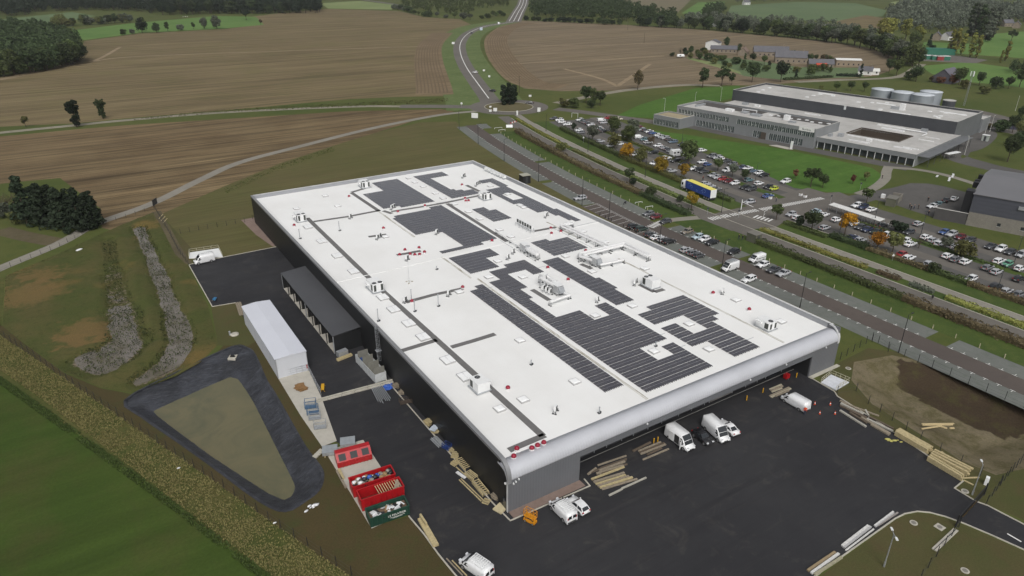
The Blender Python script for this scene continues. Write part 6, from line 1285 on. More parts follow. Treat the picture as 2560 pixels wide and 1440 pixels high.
def block(t, x0, x1, y0, y1, z, mats, roof_mat=None, par=.7, z0=-.3, names=('front_wall', 'end_wall', 'rear_wall', 'end_wall')):
    "walls as four parts, sunken roof, coping"
    th = .35; fm, em, rm_, e2 = mats
    b = MB(); b.bx(x0, x1, y0, y0 + th, z0, z); fw = b.build(names[0], fm, t)
    b = MB(); b.bx(x1 - th, x1, y0 + th, y1 - th, z0, z); b.build(names[1], em, t); b = MB(); b.bx(x0, x1, y1 - th, y1, z0, z); b.build(names[2], rm_, t); b = MB(); b.bx(x0, x0 + th, y0 + th, y1 - th, z0, z); b.build(names[3], e2, t)
    b = MB(); b.bx(x0 + th, x1 - th, y0 + th, y1 - th, z - par - .2, z - par); ro = b.build('roof', roof_mat or WROOF, t)
    b = MB()
    for a in ((x0 - .05, x1 + .05, y0 - .05, y0 + th + .05), (x0 - .05, x1 + .05, y1 - th - .05, y1 + .05), (x0 - .05, x0 + th + .05, y0 + th + .05, y1 - th - .05), (x1 - th - .05, x1 + .05, y0 + th + .05, y1 - th - .05)): b.bx(*a, z, z + .07)
    b.build('coping', PCOP, t); return fw, ro
def window_band(fw, x0, x1, y, z0, z1, bays, skip=(), doubles=True):
    "each window its own pane with a white frame"
    r = random.Random(int(x0 * 7 + z0)); w_ = (x1 - x0) / bays
    for i in range(bays):
        if i in skip: continue
        a = x0 + i * w_
        b = MB(); b.bx(a + .05, a + w_ - .01, y - .06, y - .012, z0, z1); wn = b.build('window', WGLASS, fw)
        b = MB(); b.bx(a + .0, a + .1, y - .16, y - .01, z0 - .05, z1 + .05); b.bx(a + w_ * .5 - .03, a + w_ * .5 + .03, y - .1, y - .061, z0, z1)
        if r.random() < .4: b.bx(a + .25, a + w_ * .5 - .1, y - .11, y - .062, z0 + .9, z0 + 1.0); b.bx(a + .25, a + .31, y - .11, y - .062, z0 + .2, z0 + 1.0)
        b.build('frame', MULL, fw)
of_t = thing('office_building', 'long grey two-storey office with ribbon windows and a white name sign', 'building', (OFO.x, OFO.y, 0), OFR)
fw, ro = block(of_t, -113, -41, -2, 21, 8.5, (GCLAD,) * 4, None, .9)
window_band(fw, -112, -83.5, -2, 4.9, 7.0, 16); window_band(fw, -79, -41.4, -2, 4.9, 7.0, 20); window_band(fw, -101, -80, -2, .5, 3.2, 12); window_band(fw, -70, -46, -2, .5, 3.2, 12, (2, 3))
b = MB(); b.bx(-48.6, -41.6, -2.12, -2.01, 6.9, 8.6); sg = b.build('name_sign', M('sign_white', (.78, .78, .76), .5), fw)
lettering(fw, 'faurecia', 1.25, (-45.1, -2.13, 7.35), (R(90), 0, 0), INK)
b = MB(); b.bx(-67, -63.5, -2.05, -2.0, 0, 3.2); b.build('entrance_recess', INSET, fw)
DROOF = M('dark_roof_felt', srgb(0x4d4a47), .8, 0, .15, .3)
b = MB(); b.bx(-112, -76, 12, 20.5, 7.601, 7.64); b.bx(-70, -42, 13, 20.5, 7.601, 7.64); b.build('dark_roof_strip', DROOF, ro)
for x, y, a, c, h in ((-108, 6, 1, 8, .8), (-92, 8, 4, 2, 1.2), (-84, 9, 3, 3, .8), (-78, 7, 5, 3, .9), (-62, 9, 2.4, 2, 2.4), (-58, 6, 3, 2, .7)):
    b = MB(); b.bx(x, x + a, y, y + c, 7.65, 7.6 + h); b.build('roof_plant', WHITE if h > 1 else GALV, ro)
for i in range(9): x = -72 + i * 3.4; b = MB(); b.bx(x, x + 1.4, 14 + (i % 3), 15.2 + (i % 3), 7.645, 7.9); b.build('skylight', SKYL, ro)
b = MB(); b.tube([Vector(p) for p in ((-86, 14, 7.6), (-86, 14, 8.6), (-79, 15, 8.6), (-79, 15, 7.6))], .2, 8); b.build('roof_duct', DUCT, ro)
sw = thing('office_wing', 'small grey single-storey wing at the end of the office', 'building', (OFO.x, OFO.y, 0), OFR)
fw2, ro2 = block(sw, -118, -102.4, -14, -2.05, 5.0, (GCLAD,) * 4, GM('tan_roof', srgb(0xb2a78c), srgb(0xa59a80), s1=.1, s3=3, bump=0), .5)
window_band(fw2, -117.6, -103.2, -14, .7, 3.2, 8)
lw = thing('office_low_wing', 'low grey wing with white columns, pale roof and sunken courtyard', 'building', (OFO.x, OFO.y, 0), OFR)
b = MB(); b.bx(-40.9, 0, 0, .35, 3.0, 4.9); f3 = b.build('front_fascia', GCLAD, lw); b = MB(); b.bx(-40.9, 0, 1.6, 1.8, -.3, 3.0); gz = b.build('glazed_wall', INSET, lw)
for i in range(20): b = MB(); b.bx(-40.6 + i * 2.02, -38.75 + i * 2.02, 1.54, 1.597, .3, 2.9); b.build('window', WGLASS, gz)
for i in range(14): b = MB(); x = -40.2 + i * 3.06; b.bx(x, x + .22, .1, .34, -.3, 3.0); b.build('column', MULL, lw)
b = MB(); b.bx(-.35, 0, .35, 51, -.3, 4.9); b.build('end_wall', GCLAD, lw)
CY = (-36, -14, 18.7, 34)
for nm, a in (('roof', (-113, CY[0], 21.05, 52)), ('roof', (CY[0], CY[1], CY[3], 52)), ('roof', (CY[1], -.36, .36, 52)), ('roof', (CY[0], CY[1], .36, CY[2])), ('roof', (-40.9, CY[0], .36, 21.04))):
    b = MB(); b.bx(*a, 4.0, 4.5); rr_ = b.build(nm, WROOF, lw)
b = MB(); b.bx(-41, .05, -.05, .4, 4.901, 4.97); b.bx(-.4, .05, .4, 51, 4.901, 4.97); b.build('coping', PCOP, lw)
b = MB()
for a in ((CY[0] - .3, CY[1] + .3, CY[2] - .3, CY[2]), (CY[0] - .3, CY[1] + .3, CY[3], CY[3] + .3), (CY[0] - .3, CY[0], CY[2], CY[3]), (CY[1], CY[1] + .3, CY[2], CY[3])): b.bx(*a, -.2, 4.85)
b.build('courtyard_wall', INSET, lw); b = MB(); b.bx(CY[0], CY[1], CY[2], CY[3], .0, .04); b.build('courtyard_floor', GM('courtyard_green', srgb(0x47432c), srgb(0x5a4a35), s1=.3, s3=4), lw)
for x, y, a, c, h in ((-12, 8, 7, 1.2, .3), (-9, 10, 6, .8, .35), (-30, 6, 9, .7, .4), (-34, 14.5, 18, .5, .4), (-10, 30, 6, .3, .3), (-10, 37, 6, .3, .3), (-30, 40, 10, 1.6, .5), (-60, 30, 10, 2, .25), (-80, 34, 10, 2, .25), (-100, 34, 9, 2, .25), (-70, 46, 8, 1, .4), (-34, 46, 12, 1.2, .5), (-36, 9, 2, 2, 1.4), (-39, 6, 1.5, 2, 1.2), (-15, 46, 2.5, 1.5, 1.6), (-24, 10, 2, 1.6, 1.0), (-104, 44, 3, 2, 1.2), (-97, 44, 3, 2, .9)):
    b = MB(); b.bx(x, x + a, y, y + c, 4.501, 4.5 + h); b.build('roof_plant', SKYL if h < .3 else (GALV if h > 1 else DUCT), lw)
b = MB(); b.tube([Vector(p) for p in ((-22, 44, 5), (-12, 44, 5), (-11, 42, 5), (-11, 36, 5))], .3, 8); b.build('roof_duct', DUCT, lw)
cn = thing('loading_canopy', 'long low dark canopy along the end of the office wing', 'canopy', (OFO.x, OFO.y, 0), OFR)
b = MB(); b.bx(.1, 4.2, 2, 54, 3.9, 4.1); b.build('canopy_roof', M('canopy_sheet', srgb(0x7a7c7e), .45, .4, .15, .3), cn)
for i in range(8): b = MB(); b.cyl((4.0, 3 + i * 7, 0), (4.0, 3 + i * 7, 3.9), .1, n=8); b.build('post', STEELD, cn)
hl = thing('production_hall', 'big charcoal hall with pale flat roof behind the grey office', 'building', (OFO.x, OFO.y, 0), OFR)
fw4, hr = block(hl, -115, -3, 52.05, 87, 10, (DCLAD, M('grey_end_cladding', srgb(0x6f7274), .5, .15, .08, .3), DCLAD, DCLAD), None, .9)
b = MB(); b.bx(-53.4, -52.4, 51.95, 52.04, 8.2, 10.0); b.build('light_joint', MULL, fw4)
r_ = random.Random(5)
for i in range(26):
    x, y = -110 + r_.random() * 100, 55 + r_.random() * 28; L_ = r_.choice((1.6, 1.6, 9)); b = MB(); b.bx(x, x + L_, y, y + 1.3, 9.101, 9.35); b.build('skylight', SKYL, hr)
b = MB(); b.bx(-33, -31, 66, 68.5, 9.1, 12); b.build('roof_plant', WHITE, hr); b = MB(); b.bx(-37, -33, 66, 68, 9.1, 10.3); b.build('roof_plant', GALV, hr)
an = thing('hall_annex', 'lower grey annex at the rear end of the charcoal hall', 'building', (OFO.x, OFO.y, 0), OFR); block(an, -24, -2.2, 87.05, 99, 6.5, (GCLAD,) * 4, None, .4)
TANK = clad_mat('tank_steel', (.40, .44, .48), .4, .45, 1.0, 2, .4)
for i, (u, v_) in enumerate(((-63.7, 123.5), (-52.1, 121.9), (-41.9, 122.2), (-42.4, 135.8))):
    p = of(u, v_); t = thing('storage_tank', ('round silver tank, end of the tank row towards the farm', 'round silver tank in the middle of the tank row', 'round silver tank at the mast end of the tank row', 'round silver tank standing behind the tank row')[i], 'tank', (p.x, p.y, 0), 0, 'silver tanks behind the hall')
    b = MB(); b.cyl((0, 0, -.2), (0, 0, 8.8), 5.6, n=36); b.build('shell', TANK, t); b = MB(); b.lathe((0, 0, 8.8), [(5.75, 0), (5.75, .15), (3, .5), (.1, .75)], 36); b.build('roof', M('tank_roof', (.56, .60, .64), .5, .2), t)
    b = MB()
    for q in range(-1, 2, 2): b.bar((5.7, q * .25, 0), (5.7, q * .25, 9), .05, .05)
    for q in range(18): b.bar((5.7, -.25, .4 + q * .5), (5.7, .25, .4 + q * .5), .04, .04)
    b.build('ladder', GALV, t)
p = of(-33, 138); t = thing('dark_tank', 'small dark tank with pale lid beside the silver tanks', 'tank', (p.x, p.y, 0)); b = MB(); b.cyl((0, 0, -.1), (0, 0, 5), 3.2, n=20); b.build('shell', DCLAD, t); b = MB(); b.cyl((0, 0, 5), (0, 0, 5.2), 3.3, n=20); b.build('lid', PCOP, t)
p = at(2410, 265); t = thing('telecom_mast', 'slim lattice telecom mast with white panel antennas', 'mast', (p.x, p.y, 0)); hM = 19
b = MB(); L3 = [(.5, 0), (-.25, .43), (-.25, -.43)]
for x, y in L3: b.bar((x, y, 0), (x * .6, y * .6, hM), .09, .09)
for q in range(18):
    for i in range(3): a, c = L3[i], L3[(i + 1) % 3]; b.bar((a[0], a[1], q), (c[0], c[1], q + 1), .05, .05)
b.build('lattice', GALV, t)
for i in range(3): a = i * 2.1; b = MB(); b.box((.9 * math.cos(a), .9 * math.sin(a), hM - 1.4), (.3, .5, 2.6), a); b.build('antenna', WHITE, t)
p = of(6, 108); t = thing('purple_wall', 'dark bluish retaining wall beyond the hall annex', 'wall', (p.x, p.y, 0), OFR + R(12)); b = MB(); b.bx(-6, 22, -.2, .2, -.3, 2.4); b.build('panel', M('bluish_wall', srgb(0x4b4a5c), .6), t); b = MB(); b.bx(-6.05, 22.05, -.26, .26, 2.401, 2.5); b.build('coping', PCOP, t)
p = at(2285, 370, 0); t = thing('entrance_totem', 'white upright totem on a pale paved pad before the office', 'sign', (*of(-50, -9)[:2], 0), OFR)
b = MB(); b.prism([(-7, -1.5), (2, -2.2), (4, -.5), (1, 1.5), (-5, 1.4)], 0, .1); b.build('pad', CONC, t); b = MB(); b.bx(2.4, 3.4, -.5, -.2, .1, 3.4); b.build('totem', WHITE, t)
# third building at the right edge
C0 = Vector((187.2, 30.0)); e1 = Vector((191.9 - 187.2, 15.8 - 30.0)).normalized(); r3 = math.atan2(e1.y, e1.x)
tb_ = thing('workshop_building', 'large grey workshop with low-pitched roof and pale concrete base', 'building', (C0.x, C0.y, 0), r3)
b = MB(); b.bx(0, 40, 0, .4, -.3, 4.4); b.build('base_wall', GM('pale_concrete_wall', srgb(0x918d84), srgb(0x86827a), s1=.3, s3=3, bump=0), tb_)
b = MB(); b.bx(-.02, 40.02, -.02, .38, 4.401, 10.2); f5 = b.build('upper_wall', clad_mat('slate_cladding', srgb(0x4e5058), .5, .1, 1.2, 2, .3), tb_)
b = MB(); b.bx(-.03, .37, .39, 34, 4.401, 10.2); b.bx(-.02, .36, .4, 34, -.3, 4.4); b.build('side_wall', DCLAD, tb_)
b = MB(); b.loft([[(x, -.3, 10.21), (x, 18, 12.6), (x, 36, 10.21), (x, 36, 10.0), (x, -.3, 10.0)] for x in (-.3, 40.3)], smooth=False); b.build('roof', M('roof_sheet_grey', srgb(0x77777a), .5, .2, .06, .1), tb_)
for x, z in ((8, 1.5), (14, 1.6)): b = MB(); b.bx(x, x + .9, -.06, .0, z, z + 1.0); w3 = b.build('window', DKGL, tb_); b = MB(); b.bx(x - .1, x + 1.0, -.1, -.01, z - .12, z); b.build('sill', PCOP, tb_)
b = MB(); b.box((13, -.15, 8.2), (2.2, .5, 1.0)); b.build('louvre', GALV, f5)
b = MB(); b.bx(-2.4, -.04, .6, 4.2, -.3, 10.6); b.build('dark_tower', M('black_panel', (.012, .012, .014), .5), tb_)
for y in (10, 13, 20): b = MB(); b.bx(-2.0, -.04, y, y + 1.8, 9.4, 11.2); b.build('roof_louvre', M('black_panel', (.012, .012, .014), .5), tb_)
t = thing('ramp_wall', 'dark stone ramp wall projecting from the grey workshop', 'wall', (C0.x, C0.y, 0), r3)
b = MB(); b.bx(-9, -.1, 0.2, .6, -.2, 3.6); b.build('wall', M('dark_render', srgb(0x4d4b4b), .8, 0, .1, .5), t); b = MB(); b.bx(-9, -8.6, .6, 5, -.2, 3.6); b.build('wall', M('dark_render', srgb(0x4d4b4b), .8, 0, .1, .5), t); b = MB(); b.bx(-9.1, 0, .1, .7, 3.601, 3.72); b.build('coping', PCOP, t)
b = MB(); b.bx(-8.6, -.1, .6, 8, 3.0, 3.3); b.build('ramp_deck', PARKA, t)
# small huts
def hut(u, v_, w_, d_, h, rz_, lab, mt, rm, nm='hut'):
    p = at(u, v_); t = thing(nm, lab, 'hut', (p.x, p.y, 0), rz_); b = MB(); b.bx(-w_ / 2, w_ / 2, -d_ / 2, d_ / 2, -.1, h); b.build('walls', mt, t)
    b = MB(); b.bx(-w_ / 2 - .15, w_ / 2 + .15, -d_ / 2 - .15, d_ / 2 + .15, h + .001, h + .16); b.build('roof', rm, t); b = MB(); b.bx(-.45, .45, -d_ / 2 - .03, -d_ / 2 - .002, 0, h * .85); b.build('door', STEELD, t); return t
hut(1884, 603, 2.8, 3.2, 2.5, 0, 'small olive-grey substation hut beside the hedged road', M('hut_olive', srgb(0x5d5d50), .8), M('hut_roof', srgb(0x716f68), .8))
hut(1312, 457, 3.2, 3.0, 3.0, R(-6), 'black cube shed with pale roof beside the parking strip', M('hut_black', (.016, .016, .018), .6), M('hut_roof_pale', srgb(0xa3a294), .8))
t = hut(2228, 512, 4.5, 3, 2.6, r3 + R(90), 'grey shelter hut with walled bay beside the forecourt', M('hut_olive', srgb(0x5d5d50), .8), M('hut_roof', srgb(0x716f68), .8)); b = MB(); b.bx(2.4, 8.2, -1.5, -1.2, 0, 2.2); b.bx(7.9, 8.2, -1.2, 1.6, 0, 2.2); b.build('bay_wall', GM('pale_concrete_wall', srgb(0x918d84), srgb(0x86827a)), t)
hut(2462, 352, 2.6, 1.8, 2.6, OFR, 'glazed white bus shelter beside the delivery road', M('shelter_glass', srgb(0xa9b0aa), .2), WHITE, 'bus_shelter')
p = at(2378, 397); t = thing('smoking_shelter', 'long low shelter with white flat roof beside the delivery road', 'shelter', (p.x, p.y, 0), OFR + R(75)); b = MB(); b.bx(-4, 4, -1, 1, 2.4, 2.6); b.build('roof', WHITE, t)
for x in (-3.8, 0, 3.8): b = MB(); b.bar((x, .8, 0), (x, .8, 2.4), .1, .1); b.build('post', GALV, t)
# cycle shelter in the south car park
a, c = ZC(1265, 425, 2.4), ZC(2180, 720, 2.4); d = c - a; rr = math.atan2(d.y, d.x); L = d.length; md = (a + c) / 2
t = thing('cycle_shelter', 'long open shelter with ribbed pale roof in the car park', 'shelter', (md.x, md.y, 0), rr)
for i in range(12): b = MB(); x0 = -L / 2 + L * i / 12; b.box((x0 + L / 24, 0, 2.5), (L / 12 - .05, 2.6, .08), 0, 0, R(6)); b.build('roof_panel', M('pale_roof_sheet', (.66, .66, .64), .5), t)
for i in range(7):
    for y in (-.9, .9): b = MB(); x0 = -L / 2 + L * i / 6; b.bar((x0, y, 0), (x0, y, 2.45), .09, .09); b.build('post', GALV, t)
b = MB()
for z in (.6, 1.0): b.bar((-L / 2, .9, z), (L / 2, .9, z), .05, .05)
b.build('rail', GALV, t)
# ------------------------------------------------------------------ farm hamlet, depot and far houses
SLATE = M('slate_roof', srgb(0x5b5b60), .7, 0, .12, .4); STONE = M('stone_wall', srgb(0x83796b), .9, 0, .2, .5); REDT = M('red_tile_roof', srgb(0xb0452f), .8, 0, .15); WWALL = M('white_render', (.66, .66, .64), .8)
def house(u, v_, w_, d_, h, rh, rz_, lab, wall, roofm, chim=True, nm='farmhouse', world=None):
    p = world or at(u, v_); t = thing(nm, lab, 'house' if nm != 'barn' else 'barn', (p[0], p[1], 0), rz_)
    b = MB(); b.bx(-w_ / 2, w_ / 2, -d_ / 2, d_ / 2, -.2, h); b.loft([[(x, -d_ / 2, h), (x, 0, h + rh - .05), (x, d_ / 2, h)] for x in (-w_ / 2, w_ / 2)], smooth=False); wl = b.build('walls', wall, t)
    b = MB(); e = .4
    for s in (-1, 1):
        q = [(-w_ / 2 - e, s * (d_ / 2 + e), h - rh * e / (d_ / 2)), (w_ / 2 + e, s * (d_ / 2 + e), h - rh * e / (d_ / 2)), (w_ / 2 + e, 0, h + rh), (-w_ / 2 - e, 0, h + rh)]; b.add(q + [(x, y, z + .12) for x, y, z in q], [(0, 1, 2, 3), (4, 5, 6, 7), (0, 1, 5, 4), (1, 2, 6, 5), (2, 3, 7, 6), (3, 0, 4, 7)])
    rf = b.build('roof', roofm, t)
    if chim: b = MB(); b.box((w_ * .36, 0, h + rh + .5), (.9, .6, 1.6)); b.build('chimney', STONE, rf)
    n = max(2, int(w_ / 3.5))
    for s in (-1, 1):
        for i in range(n): x = -w_ / 2 + w_ * (i + .5) / n; b = MB(); b.bx(x - .5, x + .5, s * d_ / 2 - .03, s * d_ / 2 + .03, 1.0, 2.2); b.build('window', DKGL, wl)
    return t
YA = YAW
house(1782, 124, 9, 12, 6.5, 2.2, -YA + R(60), 'tall white barn with open timber front and grey roof', WWALL, SLATE, False, 'barn')
house(1808, 131, 22, 7, 3.2, 2.6, -YA + R(-10), 'low long slate-roofed barn beside the tall white barn', STONE, SLATE, False, 'barn'); house(1858, 138, 9, 7, 3.5, 3, -YA + R(60), 'small farmhouse with brownish roof', STONE, M('brown_tile_roof', srgb(0x76655a), .8), True)
house(1925, 140, 28, 9, 4, 4, -YA + R(-12), 'long slate-roofed farmhouse at the back of the hamlet', STONE, SLATE); house(1975, 156, 24, 9, 4.5, 4.5, -YA + R(-14), 'broad slate-roofed farmhouse in the middle of the hamlet', STONE, SLATE); house(2050, 168, 18, 7, 3, 3, -YA + R(-8), 'low slate outbuilding beside the red-roofed shed', STONE, SLATE, False, 'barn')
house(2052, 172, 7, 5, 2.4, 1.6, -YA + R(-10), 'small shed with bright red roof', STONE, REDT, False, 'barn'); house(2117, 164, 18, 10, 4.6, .8, -YA + R(-12), 'tan barn with almost flat white roof', M('tan_wall', srgb(0x8a7d6c), .9), M('white_sheet_roof', (.72, .72, .70), .6), False, 'barn'); house(2162, 186, 9, 6, 3, 2.6, -YA + R(-30), 'pale cottage by the lane', WWALL, SLATE); house(2182, 186, 7, 5, 2.6, 1.6, -YA + R(-15), 'small pale shed beside the cottage', WWALL, M('pale_sheet', (.6, .6, .57), .7), False, 'barn')
house(2365, 205, 16, 12, 4, 5, -YA + R(40), 'big grey-roofed barn half hidden by trees beyond the tanks', M('barn_board', srgb(0x5a5860), .8), M('barn_roof', srgb(0x63616a), .7), False, 'barn')
p = at(1701, 144); t = thing('white_caravan', 'white rounded caravan parked at the field corner', 'caravan', (p.x, p.y, 0), -YA); b = MB(); b.loft([[(x, -1.1, z0), (x, -1.15, 1.4), (x, -.9, z1), (x, .9, z1), (x, 1.15, 1.4), (x, 1.1, z0)] for x, z0, z1 in ((-3, .9, 2.0), (-2.6, .6, 2.7), (2.4, .6, 2.7), (3, .9, 2.0))]); b.build('body', WHITE, t); b = MB(); b.bx(-1.2, .2, -1.17, -1.12, 1.4, 2.1); b.build('window', GLASS, t)
for s in (-1, 1): link('wheel', WHM, t, (-.2, s * .95, .32))
for i, (u, v_, l) in enumerate(((1865, 12, 'white farmhouse on the far green slope'), (2064, 78, 'white house among trees above the field'), (1795, 66, 'pale house in the tree belt'), (2540, 70, 'grey-roofed house at the far right edge'), (2516, 66, 'stone house beside the far road'), (2340, 100, 'stone house in the wooded valley'), (2368, 100, 'pale-walled house in the wooded valley'))): house(u, v_, 12, 8, 4.5, 3.5, rnd.uniform(-.5, .5), l, WWALL if i in (0, 1, 2, 6) else STONE, SLATE)
GRS = M('green_sheet', srgb(0x2c6a56), .6)
for i, (u, v_, w_, d_, h, l, mt) in enumerate(((2330, 136, 34, 8, 5, 'long green depot shed behind the containers', GRS), (2322, 148, 6, 5, 3, 'green depot container nearest the lane', GRS), (2336, 149, 6, 5, 3, 'white-topped green depot container', GRS), (2348, 150, 5, 5, 3, 'red depot container between green ones', M('red_container', srgb(0x8a3030), .6)), (2362, 150, 6, 5, 3, 'green depot container with white lid', GRS), (2306, 146, 8, 5, 2.6, 'white depot cabin beside the lane', WWALL))):
    p = at(u, v_); t = thing('depot_container', l, 'container', (p.x, p.y, 0), -YA - R(8)); b = MB(); b.bx(-w_ / 2, w_ / 2, -d_ / 2, d_ / 2, 0, h); b.build('body', mt, t); b = MB(); b.bx(-w_ / 2 - .1, w_ / 2 + .1, -d_ / 2 - .1, d_ / 2 + .1, h + .001, h + .2); b.build('lid', WWALL if i != 0 else GRS, t)
for u, v_, h in ((1569, 75, 10), (1610, 108, 10), (1298, 232, 10)):
    p = at(u, v_); t = thing('utility_pole', 'thin wooden utility pole ' + ('at the far field edge' if v_ == 75 else 'in the eastern stubble field' if v_ == 108 else 'behind the roundabout conifers'), 'pole', (p.x, p.y, 0)); b = MB(); b.cyl((0, 0, 0), (0, 0, h), .16, .1, 6); b.build('pole', BARK, t); b = MB(); b.bar((-.7, 0, h - .5), (.7, 0, h - .5), .1, .1); b.build('crossarm', BARK, t)
for i, (u, v_) in enumerate(((458, 43), (464, 43), (469, 43), (2542, 188))):
    p = at(u, v_); t = thing('cow', ('white cow on the bright pasture' if i < 3 else 'dark cow on the green meadow'), 'cow', (p.x, p.y, 0), rnd.uniform(0, 6), 'grazing cows')
    cm = M('cow_white', (.6, .58, .54), .8) if i < 3 else M('cow_dark', (.03, .025, .02), .8)
    b = MB(); b.loft([[(x, .32 * k * math.cos(a), z + .4 * k * math.sin(a)) for a in [j * .785 for j in range(8)]] for x, z, k in ((-1.05, 1.05, .5), (-.8, 1.0, 1), (0, .95, 1.05), (.6, 1.0, 1), (.85, 1.1, .6), (1.1, 1.2, .45), (1.35, 1.15, .4), (1.65, .95, .22))]); 
    for x in (-.75, .6):
        for s in (-1, 1): b.cyl((x, s * .22, .85), (x - .05, s * .22, .4), .12, .07, 6); b.cyl((x - .05, s * .22, .4), (x, s * .22, 0), .07, .06, 6)
    b.build('body', cm, t)

# ------------------------------------------------------------------ west side of the warehouse
NET = M('canopy_steel', (.035, .036, .038), .5, .3)
t = thing('bay_canopy', 'long dark lean-to canopy with open bays against the black wall', 'canopy', (0, 0, 0))
cx0, cx1, cy0, cy1 = -6.1, -.05, 58.6, 96.2
b = MB(); b.loft([[(cx0 - .15, y, 4.25), (cx1, y, 4.75), (cx1, y, 4.6), (cx0 - .15, y, 4.1)] for y in (cy0 - .1, cy1 + .1)], smooth=False); b.build('canopy_roof', clad_mat('canopy_roof_sheet', srgb(0x56575a), .42, .3, .35, 1, .6), t)
b = MB(); b.bx(cx0, cx1, cy0, cy0 + .2, 0, 4.2); b.build('end_wall', BLKCLAD, t); b = MB(); b.bx(cx0, cx1, cy1 - .2, cy1, 0, 4.2); b.build('end_wall', BLKCLAD, t)
for i in range(9):
    y = cy0 + (cy1 - cy0) * i / 8
    b = MB(); b.bar((cx0, y, 0), (cx0, y, 4.1), .16, .16); b.build('post', GALV if i in (0, 4, 8) else NET, t)
    if 0 < i < 8: b = MB(); b.bx(cx0 + .4, cx1, y - .08, y + .08, 0, 4.0); b.build('bay_wall', BLKCLAD, t)
b = MB(); b.bx(cx0 - .1, cx0 + .06, cy0, cy1, 3.95, 4.09); b.build('gutter', NET, t); b = MB(); b.bx(cx0 - .05, -.1, cy0 + .21, cy1 - .21, .03, .14); b.build('floor_slab', CONC, t)
for i in range(0, 8, 2): y = cy0 + (cy1 - cy0) * (i + .5) / 8; b = MB(); b.box((cx0 + 2, y, .7), (1.4, 1.4, 1.1)); b.build('stored_crate', WOODG, t)
# grey storage tent
t = thing('storage_tent', 'large pale grey box-like storage tent beside the pond', 'storage tent', (0, 0, 0))
TW = M('tent_sheet', (.56, .58, .62), .55, 0, .03, .2); TR = M('tent_roof', (.60, .62, .68), .5, 0, .03, .2)
b = MB(); b.bx(-18.8, -12.8, 55.1, 82, 0.02, 4.45); b.build('walls', TW, t); b = MB(); b.loft([[(-18.95, y, 4.46), (-15.8, y, 4.75), (-12.65, y, 4.46), (-12.65, y, 4.4), (-18.95, y, 4.4)] for y in (55.0, 82.1)], smooth=False); b.build('roof', TR, t)
for y in (60, 66, 72, 78): b = MB(); b.bx(-18.83, -18.8, y - .03, y + .03, 0, 4.4); b.build('panel_joint', GALV, t)
for x in (-18.8, -12.8): b = MB(); b.bar((x, 55.08, 0), (x, 55.08, 4.45), .12, .12); b.build('corner_post', GALV, t)
b = MB(); b.bx(-13.1, -12.9, 55.02, 55.09, .6, 1.5); b.build('red_marker', REDP, t)
# open crate of white panels with tall sheets (machine crate) by the wall
p = Z3(1470, 1180, .8); t = thing('open_container', 'open-topped white steel container with upright panels beside the black wall', 'container', (p.x, p.y, .03), R(92))
L, W_ = 9.4, 2.4
b = MB(); b.bx(-L / 2, L / 2, -W_ / 2, -W_ / 2 + .06, 0, 1.9); b.bx(-L / 2, L / 2, W_ / 2 - .06, W_ / 2, 0, 1.9); b.bx(-L / 2, -L / 2 + .06, -W_ / 2, W_ / 2, 0, 1.9); b.bx(L / 2 - .06, L / 2, -W_ / 2, W_ / 2, 0, 1.9); b.bx(-L / 2, L / 2, -W_ / 2, W_ / 2, 0, .1); b.build('shell', M('container_white', (.58, .6, .6), .5, .2), t)
for x in (-4.2, -1.6, 1.2, 3.6): b = MB(); b.bx(x, x + .06, -W_ / 2 + .1, W_ / 2 - .1, .2, 3.0); b.build('upright_panel', M('panel_stone', srgb(0x7b7a72), .6), t)
b = MB(); b.bx(1.4, 3.2, -.9, .9, .1, 1.7); b.build('blue_load', M('blue_drums', srgb(0x2a4a86), .5), t)
for i in range(9): b = MB(); x = -L / 2 + L * i / 8; b.bar((x, W_ / 2 + .03, 0), (x, W_ / 2 + .03, 1.9), .08, .06); b.build('rib', GALV, t)
p = Z3(1180, 1050, .6); t = thing('pallet_stack', 'stack of yellow timber beams and a grey unit beside the canopy end', 'timber stack', (p.x, p.y, .03), R(10))
for i in range(9): b = MB(); b.box((0, -.6 + (i % 3) * .28, .08 + (i // 3) * .16), (3.4, .16, .12)); b.build('beam', WOOD, t)
b = MB(); b.box((.3, 1.0, .6), (2.2, 1.2, 1.1)); b.build('grey_unit', GALV, t)
# cage ladder on the wall
t = thing('cage_ladder', 'black caged ladder climbing the black wall to the roof', 'ladder', (-.1, 47.5, 0))
b = MB()
for y in (-.3, .3): b.bar((-.25, y, .3), (-.25, y, 9.9), .06, .06)
for q in range(30): b.bar((-.25, -.3, .5 + q * .3), (-.25, .3, .5 + q * .3), .04, .04)
b.build('ladder', NET, t); b = MB()
for q in range(9):
    for k in range(6): a0, a1 = math.pi / 2 + k * math.pi / 6, math.pi / 2 + (k + 1) * math.pi / 6; z = 2.4 + q * .9; b.bar((-.25 + .6 * math.cos(a0), .42 * math.sin(a0), z), (-.25 + .6 * math.cos(a1), .42 * math.sin(a1), z), .05, .04)
for k in range(7): a0 = math.pi / 2 + k * math.pi / 6; b.bar((-.25 + .6 * math.cos(a0), .42 * math.sin(a0), 2.4), (-.25 + .6 * math.cos(a0), .42 * math.sin(a0), 9.8), .04, .04)
b.build('cage', GALV, t)
b = MB(); b.box((-.5, 0, 4.6), (1.1, 1.0, .08)); b.build('platform', GALV, t)
